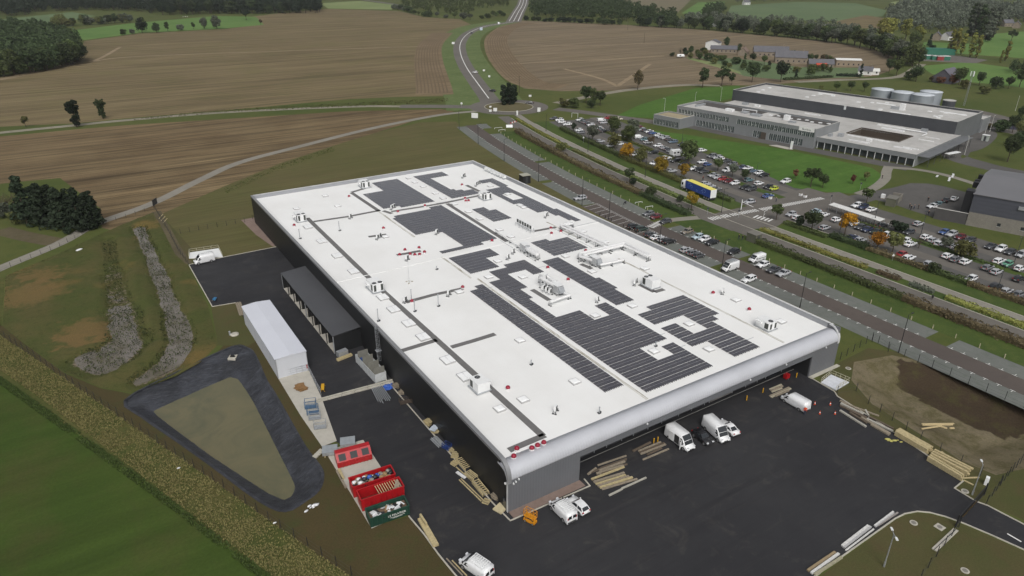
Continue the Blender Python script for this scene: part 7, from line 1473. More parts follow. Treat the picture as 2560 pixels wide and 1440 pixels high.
# kerb rails across the yard
for k, (a, c) in enumerate((((790, 1002), (982, 951)), ((786, 1008), (984, 956)))):
    t = thing('concrete_rail', 'pale concrete rail lying across the yard, ' + ('tent side' if k == 0 else 'skip side'), 'rail', (0, 0, 0), 0, 'concrete rails across the yard'); P0, P1 = at(*a), at(*c); b = MB()
    for i in range(6): b.bar(P0.lerp(P1, i / 6) + Vector((0, 0, .15)), P0.lerp(P1, (i + .97) / 6) + Vector((0, 0, .15)), .34, .24)
    b.build('rail', KERB, t)
# skips
def skip(a, c, wd, h, lab, mt, load):
    a, c = Vector(a), Vector(c); md = (a + c) / 2; d_ = c - a; L = d_.length; t = thing('skip', lab, 'skip', (md.x, md.y, .06), math.atan2(d_.y, d_.x), 'skips on the concrete slab')
    th = .06; b = MB(); b.bx(-L / 2, L / 2, -wd / 2, wd / 2, .1, .2); b.bx(-L / 2, L / 2, -wd / 2, -wd / 2 + th, .2, h); b.bx(-L / 2, L / 2, wd / 2 - th, wd / 2, .2, h); b.bx(-L / 2, -L / 2 + th, -wd / 2 + th, wd / 2 - th, .2, h); b.bx(L / 2 - th, L / 2, -wd / 2 + th, wd / 2 - th, .2, h); b.build('body', mt, t)
    b = MB()
    for s in (-1, 1): b.bx(-L / 2 - .06, L / 2 + .06, s * wd / 2 - .09, s * wd / 2 + .09, h - .02, h + .1)
    for s in (-1, 1): b.bx(s * L / 2 - .09, s * L / 2 + .09, -wd / 2 + .1, wd / 2 - .1, h - .02, h + .095)
    b.build('rim', mt, t)
    for i in range(8):
        x = -L / 2 + L * (i + .5) / 8
        for s in (-1, 1): b = MB(); b.bx(x - .06, x + .06, s * wd / 2 - .1 if s < 0 else wd / 2, -wd / 2 if s < 0 else wd / 2 + .1, .15, h - .03); b.build('rib', mt, t)
    r_ = random.Random(int(L * 100 + md.x * 10))
    if load == 'bags':
        for i in range(46):
            s = r_.uniform(.25, .55); b = MB(); b.ball((r_.uniform(-L / 2 + .4, L / 2 - .4), r_.uniform(-wd / 2 + .4, wd / 2 - .4), h - .55 + r_.uniform(0, .45)), s, 4, 7, 0, 1, r_.uniform(.6, 1.1), r_.uniform(.5, .8)); b.build('refuse', r_.choice([PLAST, PLAST, CARD, CARD, M('black_bag', (.02, .02, .022), .4), M('blue_bag', srgb(0x2d55a0), .5), M('grey_rubble', srgb(0x8a857c), .9)]), t)
    if load == 'wood':
        b = MB(); b.bx(-L / 2 + .1, L / 2 - .1, -wd / 2 + .1, wd / 2 - .1, .2, .5); b.build('rust_floor', M('rusty_floor', srgb(0x5b3122), .9, 0, .3), t)
        for i in range(9): b = MB(); x = -.4 + i * .38; b.box((x, .1, h - .45), (.1, wd * .92, .08), R(8), 0, R(16)); b.build('plank', WOOD, t)
        for i in range(4): b = MB(); b.box((2.3 + i * .25, 0, h - .4), (.22, wd * .9, .06), R(-30 + i * 12), 0, R(12)); b.build('plank', WOODG, t)
    if load == 'plaster':
        b = MB(); b.bx(-L / 2 + .1, L / 2 - .1, -wd / 2 + .1, wd / 2 - .1, .2, h - .7); b.build('rubble', M('brown_rubble', srgb(0x6d5a4a), .9, 0, .3, 3), t)
        for i in range(34): b = MB(); b.box((r_.uniform(-L / 2 + .5, L / 2 - .6), r_.uniform(-wd / 2 + .4, wd / 2 - .4), h - .6 + r_.uniform(0, .3)), (r_.uniform(.3, 1.1), r_.uniform(.2, .7), r_.uniform(.05, .3)), r_.uniform(0, 3), 0, r_.uniform(-.4, .4), r_.uniform(-.4, .4)); b.build('refuse', r_.choice([PLAST, PLAST, PLAST, CARD, M('black_bag', (.02, .02, .022), .4)]), t)
    return t
def midp(Z, A, B): return Z(*A), Z(*B)
skip(ZK(752, 1095, .0), ZK(1095, 985, .0), 2.4, 2.1, 'red skip heaped with bags and mixed waste, between red skips', REDP, 'bags')
skip(ZK(820, 1205, .0), ZK(1165, 1090, .0), 2.4, 2.2, 'red skip holding timber planks, beside the green skip', REDP, 'wood')
g_ = skip(ZK(888, 1335, 0), ZK(1205, 1225, 0), 2.4, 1.7, 'dark green skip with white plaster waste and white lettering', GREENP, 'plaster')
lettering(g_, 'LE FEUVRIER', .5, (1.0, -1.32, .95), (R(90), 0, 0), WPRINT); b = MB(); b.bx(.0, 2.2, -1.318, -1.31, .68, .74); b.bx(.3, 1.8, -1.318, -1.31, .52, .57); b.build('small_print', WPRINT, g_)
# red covered waste container with three hatches
a, c = ZK(625, 845, .3), ZK(905, 770, .3); md = (a + c) / 2; d_ = c - a; L = d_.length
t = thing('covered_container', 'red covered waste container with three dark hatches on its sloping top', 'container', (md.x, md.y, .06), math.atan2(d_.y, d_.x), 'skips on the concrete slab')
b = MB(); b.loft([[(x, -1.2, .1), (x, -1.2, 1.1), (x, -.1, 2.2), (x, .9, 2.2), (x, 1.2, 1.8), (x, 1.2, .1)] for x in (-L / 2, L / 2)], smooth=False); b.build('body', REDP, t)
for i in range(3):
    x = -L / 2 + L * (i + .5) / 3; b = MB(); q = [(x - L * .1, -1.08, 1.24), (x + L * .1, -1.08, 1.24), (x + L * .1, -.3, 2.02), (x - L * .1, -.3, 2.02)]; b.add([(px_, y - .03, z + .03) for px_, y, z in q], [(0, 1, 2, 3)]); b.build('hatch', BLACKP, t)
for i in range(10): b = MB(); x = -L / 2 + L * (i + .5) / 10; b.bx(x - .05, x + .05, -1.3, -1.2, .1, 1.05); b.build('rib', REDP, t)
# racks and stillages on the slab
def stillage(p, lab, h, mt, rz_=R(70), w_=1.1, d_=2.0):
    t = thing('wire_stillage', lab, 'stillage', (p.x, p.y, .06), rz_, 'wire stillages on the concrete slab')
    b = MB()
    for x in (-w_ / 2, w_ / 2):
        for y in (-d_ / 2, d_ / 2): b.bar((x, y, 0), (x, y, h), .07, .07)
    b.build('posts', mt, t); b = MB()
    for z in (.15, h * .5, h - .05):
        for x in (-w_ / 2, w_ / 2): b.bar((x, -d_ / 2, z), (x, d_ / 2, z), .05, .06)
        for y in (-d_ / 2, d_ / 2): b.bar((-w_ / 2, y, z), (w_ / 2, y, z), .05, .06)
    for i in range(7): x = -w_ / 2 + w_ * i / 6; b.bar((x, -d_ / 2, .2), (x, -d_ / 2, h), .025, .025)
    for i in range(9): y = -d_ / 2 + d_ * i / 8; b.bar((-w_ / 2, y, .2), (-w_ / 2, y, h), .025, .025)
    b.build('mesh', mt, t); b = MB(); b.box((0, 0, .12), (w_, d_, .05)); b.build('base', mt, t)
stillage(ZK(412, 360, .8), 'blue wire stillage in the stack at the slab edge, farthest from the skips', 1.7, BLUEP); stillage(ZK(430, 408, .8), 'blue-grey wire stillage in the middle of the group', 1.7, BLUEP); stillage(ZK(445, 450, .8), 'grey wire stillage at the front of the group', 1.5, GALV); stillage(ZK(490, 525, .8), 'grey wire stillage standing apart on the slab', 1.5, GALV)
for (A, lab) in (((572, 740), 'grey flat crate lying on the slab end beside the red container'), ((718, 672), 'grey lidded crate on two bearers behind the red container')):
    p = ZK(*A, .5); t = thing('flat_crate', lab, 'crate', (p.x, p.y, .05), R(70)); b = MB(); b.bx(-1, 1, -1.2, 1.2, .2, .75); b.build('box', GALV, t); b = MB(); b.bx(-1.05, 1.05, -1.25, 1.25, .751, .82); b.build('lid', M('crate_lid', (.36, .39, .41), .4, .3), t)
    for y in (-.8, .8): b = MB(); b.bx(-1.2, 1.2, y - .08, y + .08, 0, .19); b.build('bearer', WOOD, t)
# fence frame of steel tube at the tent end
a, c, e = ZK(160, 150), ZK(395, 88), ZK(500, 290)
t = thing('slab_railing', 'galvanised railing around the slab end below the tent', 'railing', (0, 0, 0)); pts = [a, c, e]
for i in range(2):
    P0, P1 = pts[i], pts[i + 1]; n = 5
    for j in range(n + (i == 1)): q = P0.lerp(P1, j / n); b = MB(); b.bar((q.x, q.y, 0), (q.x, q.y, 1.5), .06, .06); b.build('post', GALV, t)
    b = MB()
    for z in (.5, 1.0, 1.5): b.bar((P0.x, P0.y, z), (P1.x, P1.y, z), .05, .05)
    b.build('rail', GALV, t)
p = ZK(335, 230); t = thing('plywood_pile', 'loose pile of brown plywood sheets on the concrete slab', 'plywood', (p.x, p.y, .06), R(20))
for i in range(5): b = MB(); b.box((rnd.uniform(-.4, .4), rnd.uniform(-.5, .5), .05 + i * .05), (1.3, 2.2, .03), rnd.uniform(-.6, .6)); b.build('sheet', M('plywood', srgb(0x80613c), .8, 0, .2), t)
p = ZK(515, 240); t = thing('yellow_stand', 'yellow folding stand by the slab railing', 'stand', (p.x, p.y, .05), R(70)); b = MB(); b.bx(-1.1, 1.1, -.3, .3, .5, .56); b.build('top', YELP, t)
for x in (-1, 1):
    for s in (-1, 1): b = MB(); b.bar((x, s * .4, 0), (x, s * .15, .5), .05, .05); b.build('leg', YELP, t)
# steel tubes and blue tarpaulin by the wall
a, c = ZK(945, 205), ZK(1030, 350); dd = (c - a); sx = Vector((dd.y, -dd.x, 0)).normalized()
t = thing('steel_tube_bundle', 'loose bundle of galvanised tubes lying on the asphalt', 'steel tubes', (0, 0, 0))
for i in range(8): s = sx * (-(i - 3.5) * .28); b = MB(); b.cyl(a + s + Vector((0, 0, .1)), a.lerp(c, rnd.uniform(.8, 1)) + s * 1.2 + Vector((0, 0, .1)), .08, n=6); b.build('tube', GALV, t)
p = ZK(1052, 225); t = thing('blue_tarpaulin', 'crumpled blue tarpaulin beside the steel tubes', 'tarpaulin', (p.x, p.y, .03)); b = MB(); r_ = random.Random(4)
n = 9; vs = [(-1 + 2 * i / n + r_.uniform(-.08, .08), -1 + 2 * j / n + r_.uniform(-.08, .08), max(.02, .5 * r_.random() * (1 - max(abs(i - n / 2), abs(j - n / 2)) / n))) for i in range(n + 1) for j in range(n + 1)]; b.add(vs, [(i * (n + 1) + j, (i + 1) * (n + 1) + j, (i + 1) * (n + 1) + j + 1, i * (n + 1) + j + 1) for i in range(n) for j in range(n)]); b.build('sheet', M('blue_tarp', srgb(0x2b56a8), .5), t)
def pallet(t, c, rz_, z=0., mt=None):
    for i in range(6): b = MB(); b.box((c[0] + math.cos(rz_ + 1.5708) * (-.5 + i * .2), c[1] + math.sin(rz_ + 1.5708) * (-.5 + i * .2), z + .15), (1.2, .11, .025), rz_); b.build('slat', mt or WOOD, t)
    for i in (-1, 0, 1): b = MB(); b.box((c[0] + math.cos(rz_) * .5 * i, c[1] + math.sin(rz_) * .5 * i, z + .07), (.1, 1.0, .13), rz_); b.build('bearer', mt or WOOD, t)
def pal_pile(p, n, lab, rz_, mt=None):
    t = thing('pallet_pile', lab, 'pallets', (p.x, p.y, .03), 0, 'pallets and wood along the black wall')
    for i in range(n): pallet(t, (rnd.uniform(-.25, .25), rnd.uniform(-.25, .25)), rz_ + rnd.uniform(-.3, .3), i * .165, mt)
pal_pile(ZK(1120, 222), 5, 'brown pallet pile beside the blue tarpaulin', .3, WOODG); pal_pile(ZK(1160, 268), 2, 'low pallet pile behind the wire crate', .8, WOODG)
stillage(ZK(1190, 335, .4), 'rusty dark wire crate against the black wall', .9, M('rust_dark', srgb(0x4a4038), .8), R(80), 1.2, 2.2)
pal_pile(ZK(1385, 530), 6, 'tall pallet pile with cardboard near the middle of the black wall', .2); pal_pile(ZK(1430, 595), 4, 'pallet pile topped by brown boards near the steel profiles', 1.)
p = ZK(1425, 560, .9); t = thing('gypsum_boards', 'stack of pale blue insulation strips on the pallets', 'boards', (p.x, p.y, .9), R(30))
for i in range(6): b = MB(); b.box((0, -.5 + i * .2, .05 + .05 * (i % 2)), (1.6, .17, .1)); b.build('strip', M('pale_blue_board', (.5, .56, .63), .6), t)
a, c = ZK(1420, 640), ZK(1490, 710); t = thing('aluminium_profiles', 'bundle of aluminium profiles beside the pallet piles', 'metal profiles', (0, 0, 0)); sx = Vector((c.y - a.y, a.x - c.x, 0)).normalized()
for i in range(7): s = sx * ((i - 3) * .2); b = MB(); b.bar(a + s + Vector((0, 0, .12 + .14 * (i % 2))), c + s + Vector((0, 0, .12 + .14 * (i % 2))), .16, .12); b.build('profile', GALV, t)
stillage(ZK(1530, 705, .5), 'small blue wire crate next to the aluminium profiles', 1.0, M('deep_blue_frame', srgb(0x2b3f75), .5), R(20), 1.0, 1.4)
for (A, n, l, r0) in (((1568, 745), 2, 'yellowish pallet pile just past the blue crate', .4), ((1590, 790), 3, 'yellowish pallet pile against the black wall past the blue crate', .9), ((1600, 855), 2, 'loose yellowish pallets on the asphalt side', .1)): pal_pile(ZK(*A), n, l, r0)
a, c = ZK(1625, 815), ZK(1705, 905)
for k, (A, B, l) in enumerate((((1630, 820), (1705, 905), 'long slatted timber frame leaning at the wall foot'), ((1760, 1000), (1850, 1110), 'long slatted timber frame near the warehouse corner'), ((1695, 930), (1770, 985), 'curved slatted cable drum side by the wall'))):
    P0, P1 = ZK(*A), ZK(*B); dd = P1 - P0; sx = Vector((dd.y, -dd.x, 0)).normalized(); t = thing('slatted_crate', l, 'timber frame', (0, 0, 0), 0, 'pallets and wood along the black wall')
    for s in (-.55, .55): b = MB(); b.bar(P0 + sx * s + Vector((0, 0, .3)), P1 + sx * s + Vector((0, 0, .3)), .12, .5); b.build('side_beam', WOOD, t)
    n = 7
    for i in range(n): q = P0.lerp(P1, (i + .5) / n); b = MB(); b.bar(q + sx * -.6 + Vector((0, 0, .57)), q + sx * .6 + Vector((0, 0, .57)), .16, .04); b.build('slat', WOOD, t)
for k, (A, B, w_, l, mt) in enumerate((((1610, 920), (1680, 970), .5, 'pale sheet offcut lying with the planks', PLAST), ((1605, 880), (1860, 1105), .16, 'longest yellow plank reaching toward the warehouse corner', WOOD), ((1630, 985), (1810, 1160), .16, 'yellow plank pair lying outermost on the asphalt', WOOD), ((1645, 975), (1825, 1150), .16, 'yellow plank beside the outermost plank', WOOD), ((1690, 950), (1840, 1110), .16, 'yellow plank under the slatted frames', WOOD))):
    P0, P1 = ZK(*A), ZK(*B); t = thing('plank', l, 'plank', (0, 0, 0), 0, 'pallets and wood along the black wall'); b = MB(); b.bar(P0 + Vector((0, 0, .12)), P1 + Vector((0, 0, .12)), w_, .14); b.build('board', mt, t)
pal_pile(ZK(1850, 1155), 1, 'single yellow pallet at the end of the planks', .5); pal_pile(ZK(1925, 1130), 5, 'brown crate-like pallet stack by the corner door', .4, WOODG)
p = Z2(1000, 945); t = thing('pale_mat', 'pale foam block lying by the corner door', 'foam block', (p.x, p.y, .03), R(20)); b = MB(); b.bx(-.9, .9, -.8, .8, 0, .25); b.build('block', M('pale_foam', srgb(0xbfb391), .8), t)
p = Z2(1023, 910); t = thing('red_extinguisher', 'red extinguisher standing at the warehouse corner', 'extinguisher', (p.x, p.y, .03)); b = MB(); b.cyl((0, 0, 0), (0, 0, .7), .14, n=10); b.build('bottle', REDP, t); b = MB(); b.cyl((0, 0, .7), (0, 0, .9), .05, n=6); b.build('valve', BLACKP, t)
# planks at the slab kerb by the yard entrance
for k, (A, B, w_, h, l) in enumerate((((430, 1020), (540, 1215), .9, .35, 'long yellow timber box beam along the kerb near the skips'), ((430, 1015), (475, 1085), .3, .6, 'short yellow block on top of the timber beam'), ((615, 1300), (730, 1422), .14, .14, 'grey plank by the kerb beside the emblem van'), ((655, 1315), (760, 1425), .14, .14, 'yellow plank by the kerb beside the emblem van'))):
    P0, P1 = Z2(*A), Z2(*B); t = thing('timber_beam', l, 'timber', (0, 0, 0), 0, 'timber along the yard kerb'); b = MB(); b.bar(P0 + Vector((0, 0, h / 2 + .03 + (.36 if k == 1 else 0))), P1 + Vector((0, 0, h / 2 + .03 + (.36 if k == 1 else 0))), w_, h); b.build('beam', WOODG if k == 2 else WOOD, t)
for (A, B, w_, l) in ((Z5(2410, 670), Z5(2440, 740), .5, 'yellow beam along the lower slab edge'), (Z5(2395, 680), Z5(2460, 800), .3, 'brown beam along the lower slab edge')):
    t = thing('timber_beam', l, 'timber', (0, 0, 0), 0, 'timber along the slab'); b = MB(); b.bar(A + Vector((0, 0, .2)), B + Vector((0, 0, .2)), w_, .3); b.build('beam', WOOD if w_ > .4 else WOODG, t)
# pond inlet, blue barrow, railed platforms, rubbish, survey post
p = Z4(1655, 1265, -.7); t = thing('pond_inlet', 'square concrete inlet with dark pipe mouth in the pond liner', 'inlet', (p.x, p.y, -.75), R(-30)); b = MB(); b.bx(-.8, .8, -.8, .8, -.2, .35); b.build('surround', KERB, t); b = MB(); b.cyl((0, -.2, .36), (0, .1, .38), .5, n=14); b.build('pipe_mouth', FAN, t)
p = Z4(1530, 860); t = thing('wheelbarrow', 'blue wheelbarrow tipped on the dark asphalt', 'wheelbarrow', (p.x, p.y, .03), R(60)); b = MB(); b.loft([[(x, -.3 * k, .35), (x, .3 * k, .35), (x, .42 * k, .7), (x, -.42 * k, .7)] for x, k in ((-.5, 1), (.4, .9), (.6, .7))], smooth=False); b.build('tray', M('barrow_blue', srgb(0x2f6a94), .5), t); b = MB(); b.bar((-.4, -.2, .35), (-1.2, -.3, .6), .05, .05); b.bar((-.4, .2, .35), (-1.2, .3, .6), .05, .05); b.build('handles', GALV, t); o = link('wheel', WHM, t, (.7, 0, .2)); o.scale = (.6, .5, .6)
def railed(Z, quad, lab, hgt=.1, mt=None):
    P = [Z(*q) for q in quad]; t = thing('railed_platform', lab, 'platform', (0, 0, 0), 0, 'railed delivery platforms'); b = MB(); b.prism([(q.x, q.y) for q in P], .02, hgt + .12); b.build('deck', mt or WHITE, t)
    for i in range(3):
        A, B = P[i], P[i + 1]; n = 4
        for j in range(n + 1): q = A.lerp(B, j / n); b = MB(); b.bar((q.x, q.y, .1), (q.x, q.y, 1.2), .05, .05); b.build('post', M('rail_cream', srgb(0xbdb9a2), .6), t)
        b = MB()
        for z in (.65, 1.2): b.bar((A.x, A.y, z), (B.x, B.y, z), .05, .05)
        b.build('rail', M('rail_cream', srgb(0xbdb9a2), .6), t)
railed(Z4, ((1345, 560), (1350, 520), (1555, 490), (1585, 550)), 'small white railed platform behind the white panel van'); railed(Z1, ((1115, 50), (1185, -5), (1315, 50), (1222, 105)), 'white railed platform at the warehouse front corner', .1, M('deck_pale', (.62, .64, .68), .5))
p = Z4(1668, 1100); t = thing('manhole_marker', 'pale round manhole ring with grey post in the grass', 'manhole', (p.x, p.y, 0)); b = MB(); b.lathe((0, 0, 0), [(.9, 0), (.9, .25), (.6, .3)], 16); b.build('ring', KERB, t); b = MB(); b.box((-.9, .3, .5), (.35, .3, 1.0)); b.build('post', GALV, t)
p = Z4(565, 502); t = thing('white_sack', 'white sack lying on the wet meadow', 'sack', (p.x, p.y, 0), R(30)); b = MB(); b.ball((0, 0, .25), .9, 5, 8, 0, 1.2, .5, .35); b.build('sack', PLAST, t)
p = Z5(2210, 935); t = thing('plastic_sheet', 'torn white plastic sheet beside the pond liner', 'plastic sheet', (p.x, p.y, .02), R(20)); b = MB(); r_ = random.Random(9)
for i in range(10): b.ball((r_.uniform(-1.2, 1.2), r_.uniform(-.4, .4), .1), r_.uniform(.2, .45), 3, 6, 0, 1.2, .6, .4)
b.build('sheet', PLAST, t)
for i, (A, l) in enumerate((((1272, 660), 'small white litter scrap in the rough grass beside the fence'), ((1955, 1050), 'white litter scrap at the fence foot below the pond'))):
    p = Z5(*A); t = thing('litter', l, 'litter', (p.x, p.y, .1)); b = MB(); b.ball((0, 0, .08), .25, 3, 6, 0, 1.3, .7, .5); b.build('scrap', PLAST, t)
a, c = Z4(1690, 875), Z4(1720, 965); t = thing('plank_stack', 'stack of grey planks leaning beside the storage tent', 'planks', (0, 0, 0)); sx = Vector((c.y - a.y, a.x - c.x, 0)).normalized()
for i in range(6): b = MB(); b.bar(a + sx * (i - 3) * .22 + Vector((0, 0, .12 + .1 * (i % 2))), c + sx * (i - 3) * .22 + Vector((0, 0, .12 + .1 * (i % 2))), .2, .1); b.build('plank', WOODG, t)
p = ZK(480, 770); t = thing('pale_steps', 'pale precast steps leading down to the pond bank', 'steps', (p.x, p.y, 0), R(30))
for i in range(4): b = MB(); b.box((-.8 + i * .5, 0, .1 + i * .06), (.48, .9, .16)); b.build('tread', KERB, t)

# ------------------------------------------------------------------ front yard
def log_pile(Z, lines, lab, mts, th=(.16, .22), grp='timber stacks in the yard', rows=1, nm='timber_stack'):
    t = thing(nm, lab, 'timber', (0, 0, 0), 0, grp)
    for i, (A, B) in enumerate(lines):
        P0, P1 = Z(*A), Z(*B)
        for q in range(rows): b = MB(); k = rnd.uniform(*th); z = .05 + k / 2 + q * (k + .02); e = Vector((0, 0, z)); b.bar(P0 + e, P0.lerp(P1, rnd.uniform(.93, 1)) + e, k * 1.4, k); b.build('beam', mts[(i + q) % len(mts)], t)
    return t
log_pile(Z2, [((1645, 740), (1880, 650)), ((1660, 760), (1890, 690)), ((1675, 775), (1900, 705)), ((1690, 790), (1920, 715)), ((1705, 800), (1940, 725)), ((1720, 810), (1975, 735))], 'row of long yellow posts laid out before the front wall', [WOOD, WOODG], (.2, .28))
log_pile(Z2, [((1690, 640), (1895, 570)), ((1710, 660), (1905, 590)), ((1700, 680), (1890, 610)), ((1720, 695), (1900, 630)), ((1620, 705), (1680, 660)), ((1640, 690), (1900, 600)), ((1680, 700), (1880, 640))], 'tangled pile of grey and brown beams before the dock', [WOODG, M('brown_beam', srgb(0x5d5246), .9)], (.18, .26))
log_pile(Z2, [((1770, 855), (1870, 805)), ((1860, 805), (2045, 722))], 'single pale pole lying apart on the asphalt', [M('grey_pole', srgb(0xa9a69c), .7)], (.14, .2))
log_pile(Z2, [((1980, 540), (2150, 470)), ((1985, 550), (2165, 480)), ((1995, 560), (2175, 490)), ((2040, 565), (2150, 515)), ((2010, 600), (2200, 520)), ((1940, 540), (2070, 475))], 'short grey beams scattered beside the open van', [WOODG, M('brown_beam', srgb(0x5d5246), .9)], (.18, .26))
log_pile(Z1, [((750, 100), (835, 65)), ((760, 110), (845, 75)), ((765, 118), (840, 90)), ((750, 148), (890, 85)), ((760, 155), (905, 92)), ((790, 148), (890, 105))], 'pale beams beside the dock next to the cone van', [M('pale_beam', srgb(0xa69f8b), .8), WOODG], (.18, .26))
log_pile(Z1, [((1250, 180), (1400, 250)), ((1255, 200), (1420, 280)), ((1250, 215), (1440, 300)), ((1260, 190), (1530, 290)), ((1250, 250), (1440, 370)), ((1300, 240), (1480, 330)), ((1400, 300), (1610, 420)), ((1440, 310), (1640, 405)), ((1450, 290), (1640, 385)), ((1470, 350), (1600, 425)), ((1430, 245), (1460, 300)), ((1320, 265), (1450, 345))], 'long straggling stack of grey beams along the yard edge', [WOODG, M('grey_pole', srgb(0xa9a69c), .7), M('brown_beam', srgb(0x5d5246), .9)], (.2, .3), rows=1)
log_pile(Z1, [((1640, 420), (1880, 560)), ((1645, 412), (1890, 552)), ((1655, 405), (1900, 545)), ((1665, 400), (1910, 538))], 'neat stack of sawn yellow planks along the yard edge', [WOOD], (.26, .3), rows=3)
log_pile(Z1, [((1880, 590), (2140, 745)), ((1890, 575), (2165, 720)), ((1900, 562), (2180, 700)), ((1915, 550), (2190, 690)), ((1870, 600), (2120, 750))], 'big stack of sawn yellow planks nearest the gate', [WOOD], (.26, .3), rows=3)
log_pile(Z1, [((2100, 730), (2245, 725)), ((2130, 745), (2200, 780)), ((1970, 540), (2060, 610))], 'loose pale planks around the plank stack end', [WOOD], (.12, .16))
log_pile(Z1, [((1830, 345), (2062, 342)), ((1835, 352), (2062, 350)), ((1830, 380), (1980, 358)), ((1960, 360), (2015, 378)), ((2030, 376), (2062, 374))], 'loose pale boards lying in the dirt hollow', [M('pale_board', srgb(0xc0ad83), .8)], (.12, .2))
GB = [M('bundle_white', (.6, .6, .58), .6, 0, .2, 4), M('bundle_grey', (.42, .42, .42), .6, 0, .2, 4), M('bundle_print', srgb(0x8f8a86), .6, 0, .3, 6)]
log_pile(Z1, [((1495, 1070), (1630, 968)), ((1500, 1076), (1640, 972)), ((1520, 1068), (1665, 972))], 'grey wrapped tube bundle along the grass island kerb, gate end', GB, (.16, .2), grp='wrapped bundles by the grass island', nm='wrapped_bundle'); log_pile(Z1, [((1265, 1215), (1455, 1068)), ((1275, 1225), (1470, 1075))], 'long white wrapped bundle in the middle by the grass island', GB, (.22, .28), grp='wrapped bundles by the grass island', nm='wrapped_bundle')
log_pile(Z1, [((1290, 1245), (1500, 1085))], 'thin wrapped strip along the kerb of the grass island', GB, (.14, .18), grp='wrapped bundles by the grass island', nm='wrapped_bundle'); log_pile(Z1, [((1020, 1390), (1215, 1258)), ((1045, 1408), (1245, 1266)), ((1070, 1420), (1270, 1290))], 'three wrapped bundles side by side at the island tip', [M('bundle_tan', srgb(0x8f7f63), .7, 0, .2, 4), GB[0], M('bundle_cream', srgb(0x9a967f), .7, 0, .2, 4)], (.22, .27), grp='wrapped bundles by the grass island', nm='wrapped_bundle')
p = Z1(1645, 462); t = thing('yellow_sheet', 'crumpled yellowish sheet beside the sawn planks', 'plastic sheet', (p.x, p.y, .03), R(-30)); b = MB(); r_ = random.Random(11)
for i in range(9): b.ball((r_.uniform(-1.3, 1.3), r_.uniform(-.5, .5), .06), r_.uniform(.2, .45), 3, 6, 0, 1.3, .6, .3)
b.build('sheet', M('yellow_wrap', srgb(0xb2ad62), .6), t)
for i, (x, y) in enumerate(((1070, 205), (1180, 208), (1106, 272), (1214, 274))):
    p = Z1(x, y)
    t = thing('traffic_cone', 'small orange and white traffic cone on the asphalt near the white van', 'cone', (p.x, p.y, .03), 0, 'traffic cones by the van'); b = MB(); b.box((0, 0, .03), (.42, .42, .06)); b.build('base', BLACKP, t); b = MB(); b.cyl((0, 0, .06), (0, 0, .75), .17, .03, 10); b.build('cone', ORNG, t); b = MB(); b.cyl((0, 0, .35), (0, 0, .5), .124, .095, 10); b.build('band', WHITE, t)
# yellow bollards at the docks
for i, (x, y) in enumerate(((586, 172), (702, 118), (940, 10))):
    p = Z1(x, y); t = thing('yellow_bollard', 'yellow steel bollard guarding a dock door', 'bollard', (p.x, p.y, 0), 0, 'yellow dock bollards'); b = MB(); b.cyl((0, 0, 0), (0, 0, 1.0), .09, n=8); b.build('post', YELP, t); b = MB(); b.cyl((0, 0, 1.0), (0, 0, 1.05), .1, .05, 8); b.build('cap', YELP, t)
for x, y in ((2088, 478), (2116, 468)):
    p = Z2(x, y); t = thing('yellow_bollard', 'yellow steel bollard behind the scattered beams', 'bollard', (p.x, p.y, 0), 0, 'yellow bollards behind the beams'); b = MB(); b.cyl((0, 0, 0), (0, 0, 1.0), .09, n=8); b.build('post', YELP, t); b = MB(); b.cyl((0, 0, 1.0), (0, 0, 1.05), .1, .05, 8); b.build('cap', YELP, t)
p = Z1(868, 20); t = thing('red_machine', 'small red machine standing in the dock opening', 'machine', (p.x, p.y, .02)); b = MB(); b.bx(-.5, .5, -.4, .4, .2, 1.1); b.build('body', REDP, t); b = MB(); b.bar((-.4, 0, 1.1), (-.6, 0, 1.7), .06, .06); b.build('handle', BLACKP, t)
for s in (-1, 1): o = link('wheel', WHM, t, (0, s * .42, .18)); o.scale = (.5, .5, .5)
# scissor lift
p = Z2(1210, 1040); t = thing('scissor_lift', 'small orange-yellow scissor lift with guard rails at the warehouse corner', 'scissor lift', (p.x, p.y, .03), R(112)); SY = M('lift_orange', srgb(0xcf8a1c), .5)
b = MB(); b.bx(-.95, .95, -.4, .4, .2, .62); b.build('chassis', SY, t)
for x in (-.65, .65):
    for s in (-1, 1): o = link('wheel', WHM, t, (x, s * .38, .2)); o.scale = (.6, .6, .6)
b = MB()
for s in (-.3, .3): b.bar((-.7, s, .65), (.7, s, 1.05), .05, .08); b.bar((-.7, s, 1.05), (.7, s, .65), .05, .08)
b.build('scissor_arms', STEELD, t); b = MB(); b.bx(-.95, .95, -.42, .42, 1.08, 1.18); b.build('platform', SY, t)
b = MB()
for x in (-.92, -.3, .3, .92):
    for s in (-1, 1): b.bar((x, s * .4, 1.18), (x, s * .4, 2.25), .05, .05)
for z in (1.7, 2.25):
    for s in (-1, 1): b.bar((-.92, s * .4, z), (.92, s * .4, z), .05, .05)
    for x in (-.92, .92): b.bar((x, -.4, z), (x, .4, z), .05, .05)
b.build('guard_rail', SY, t)
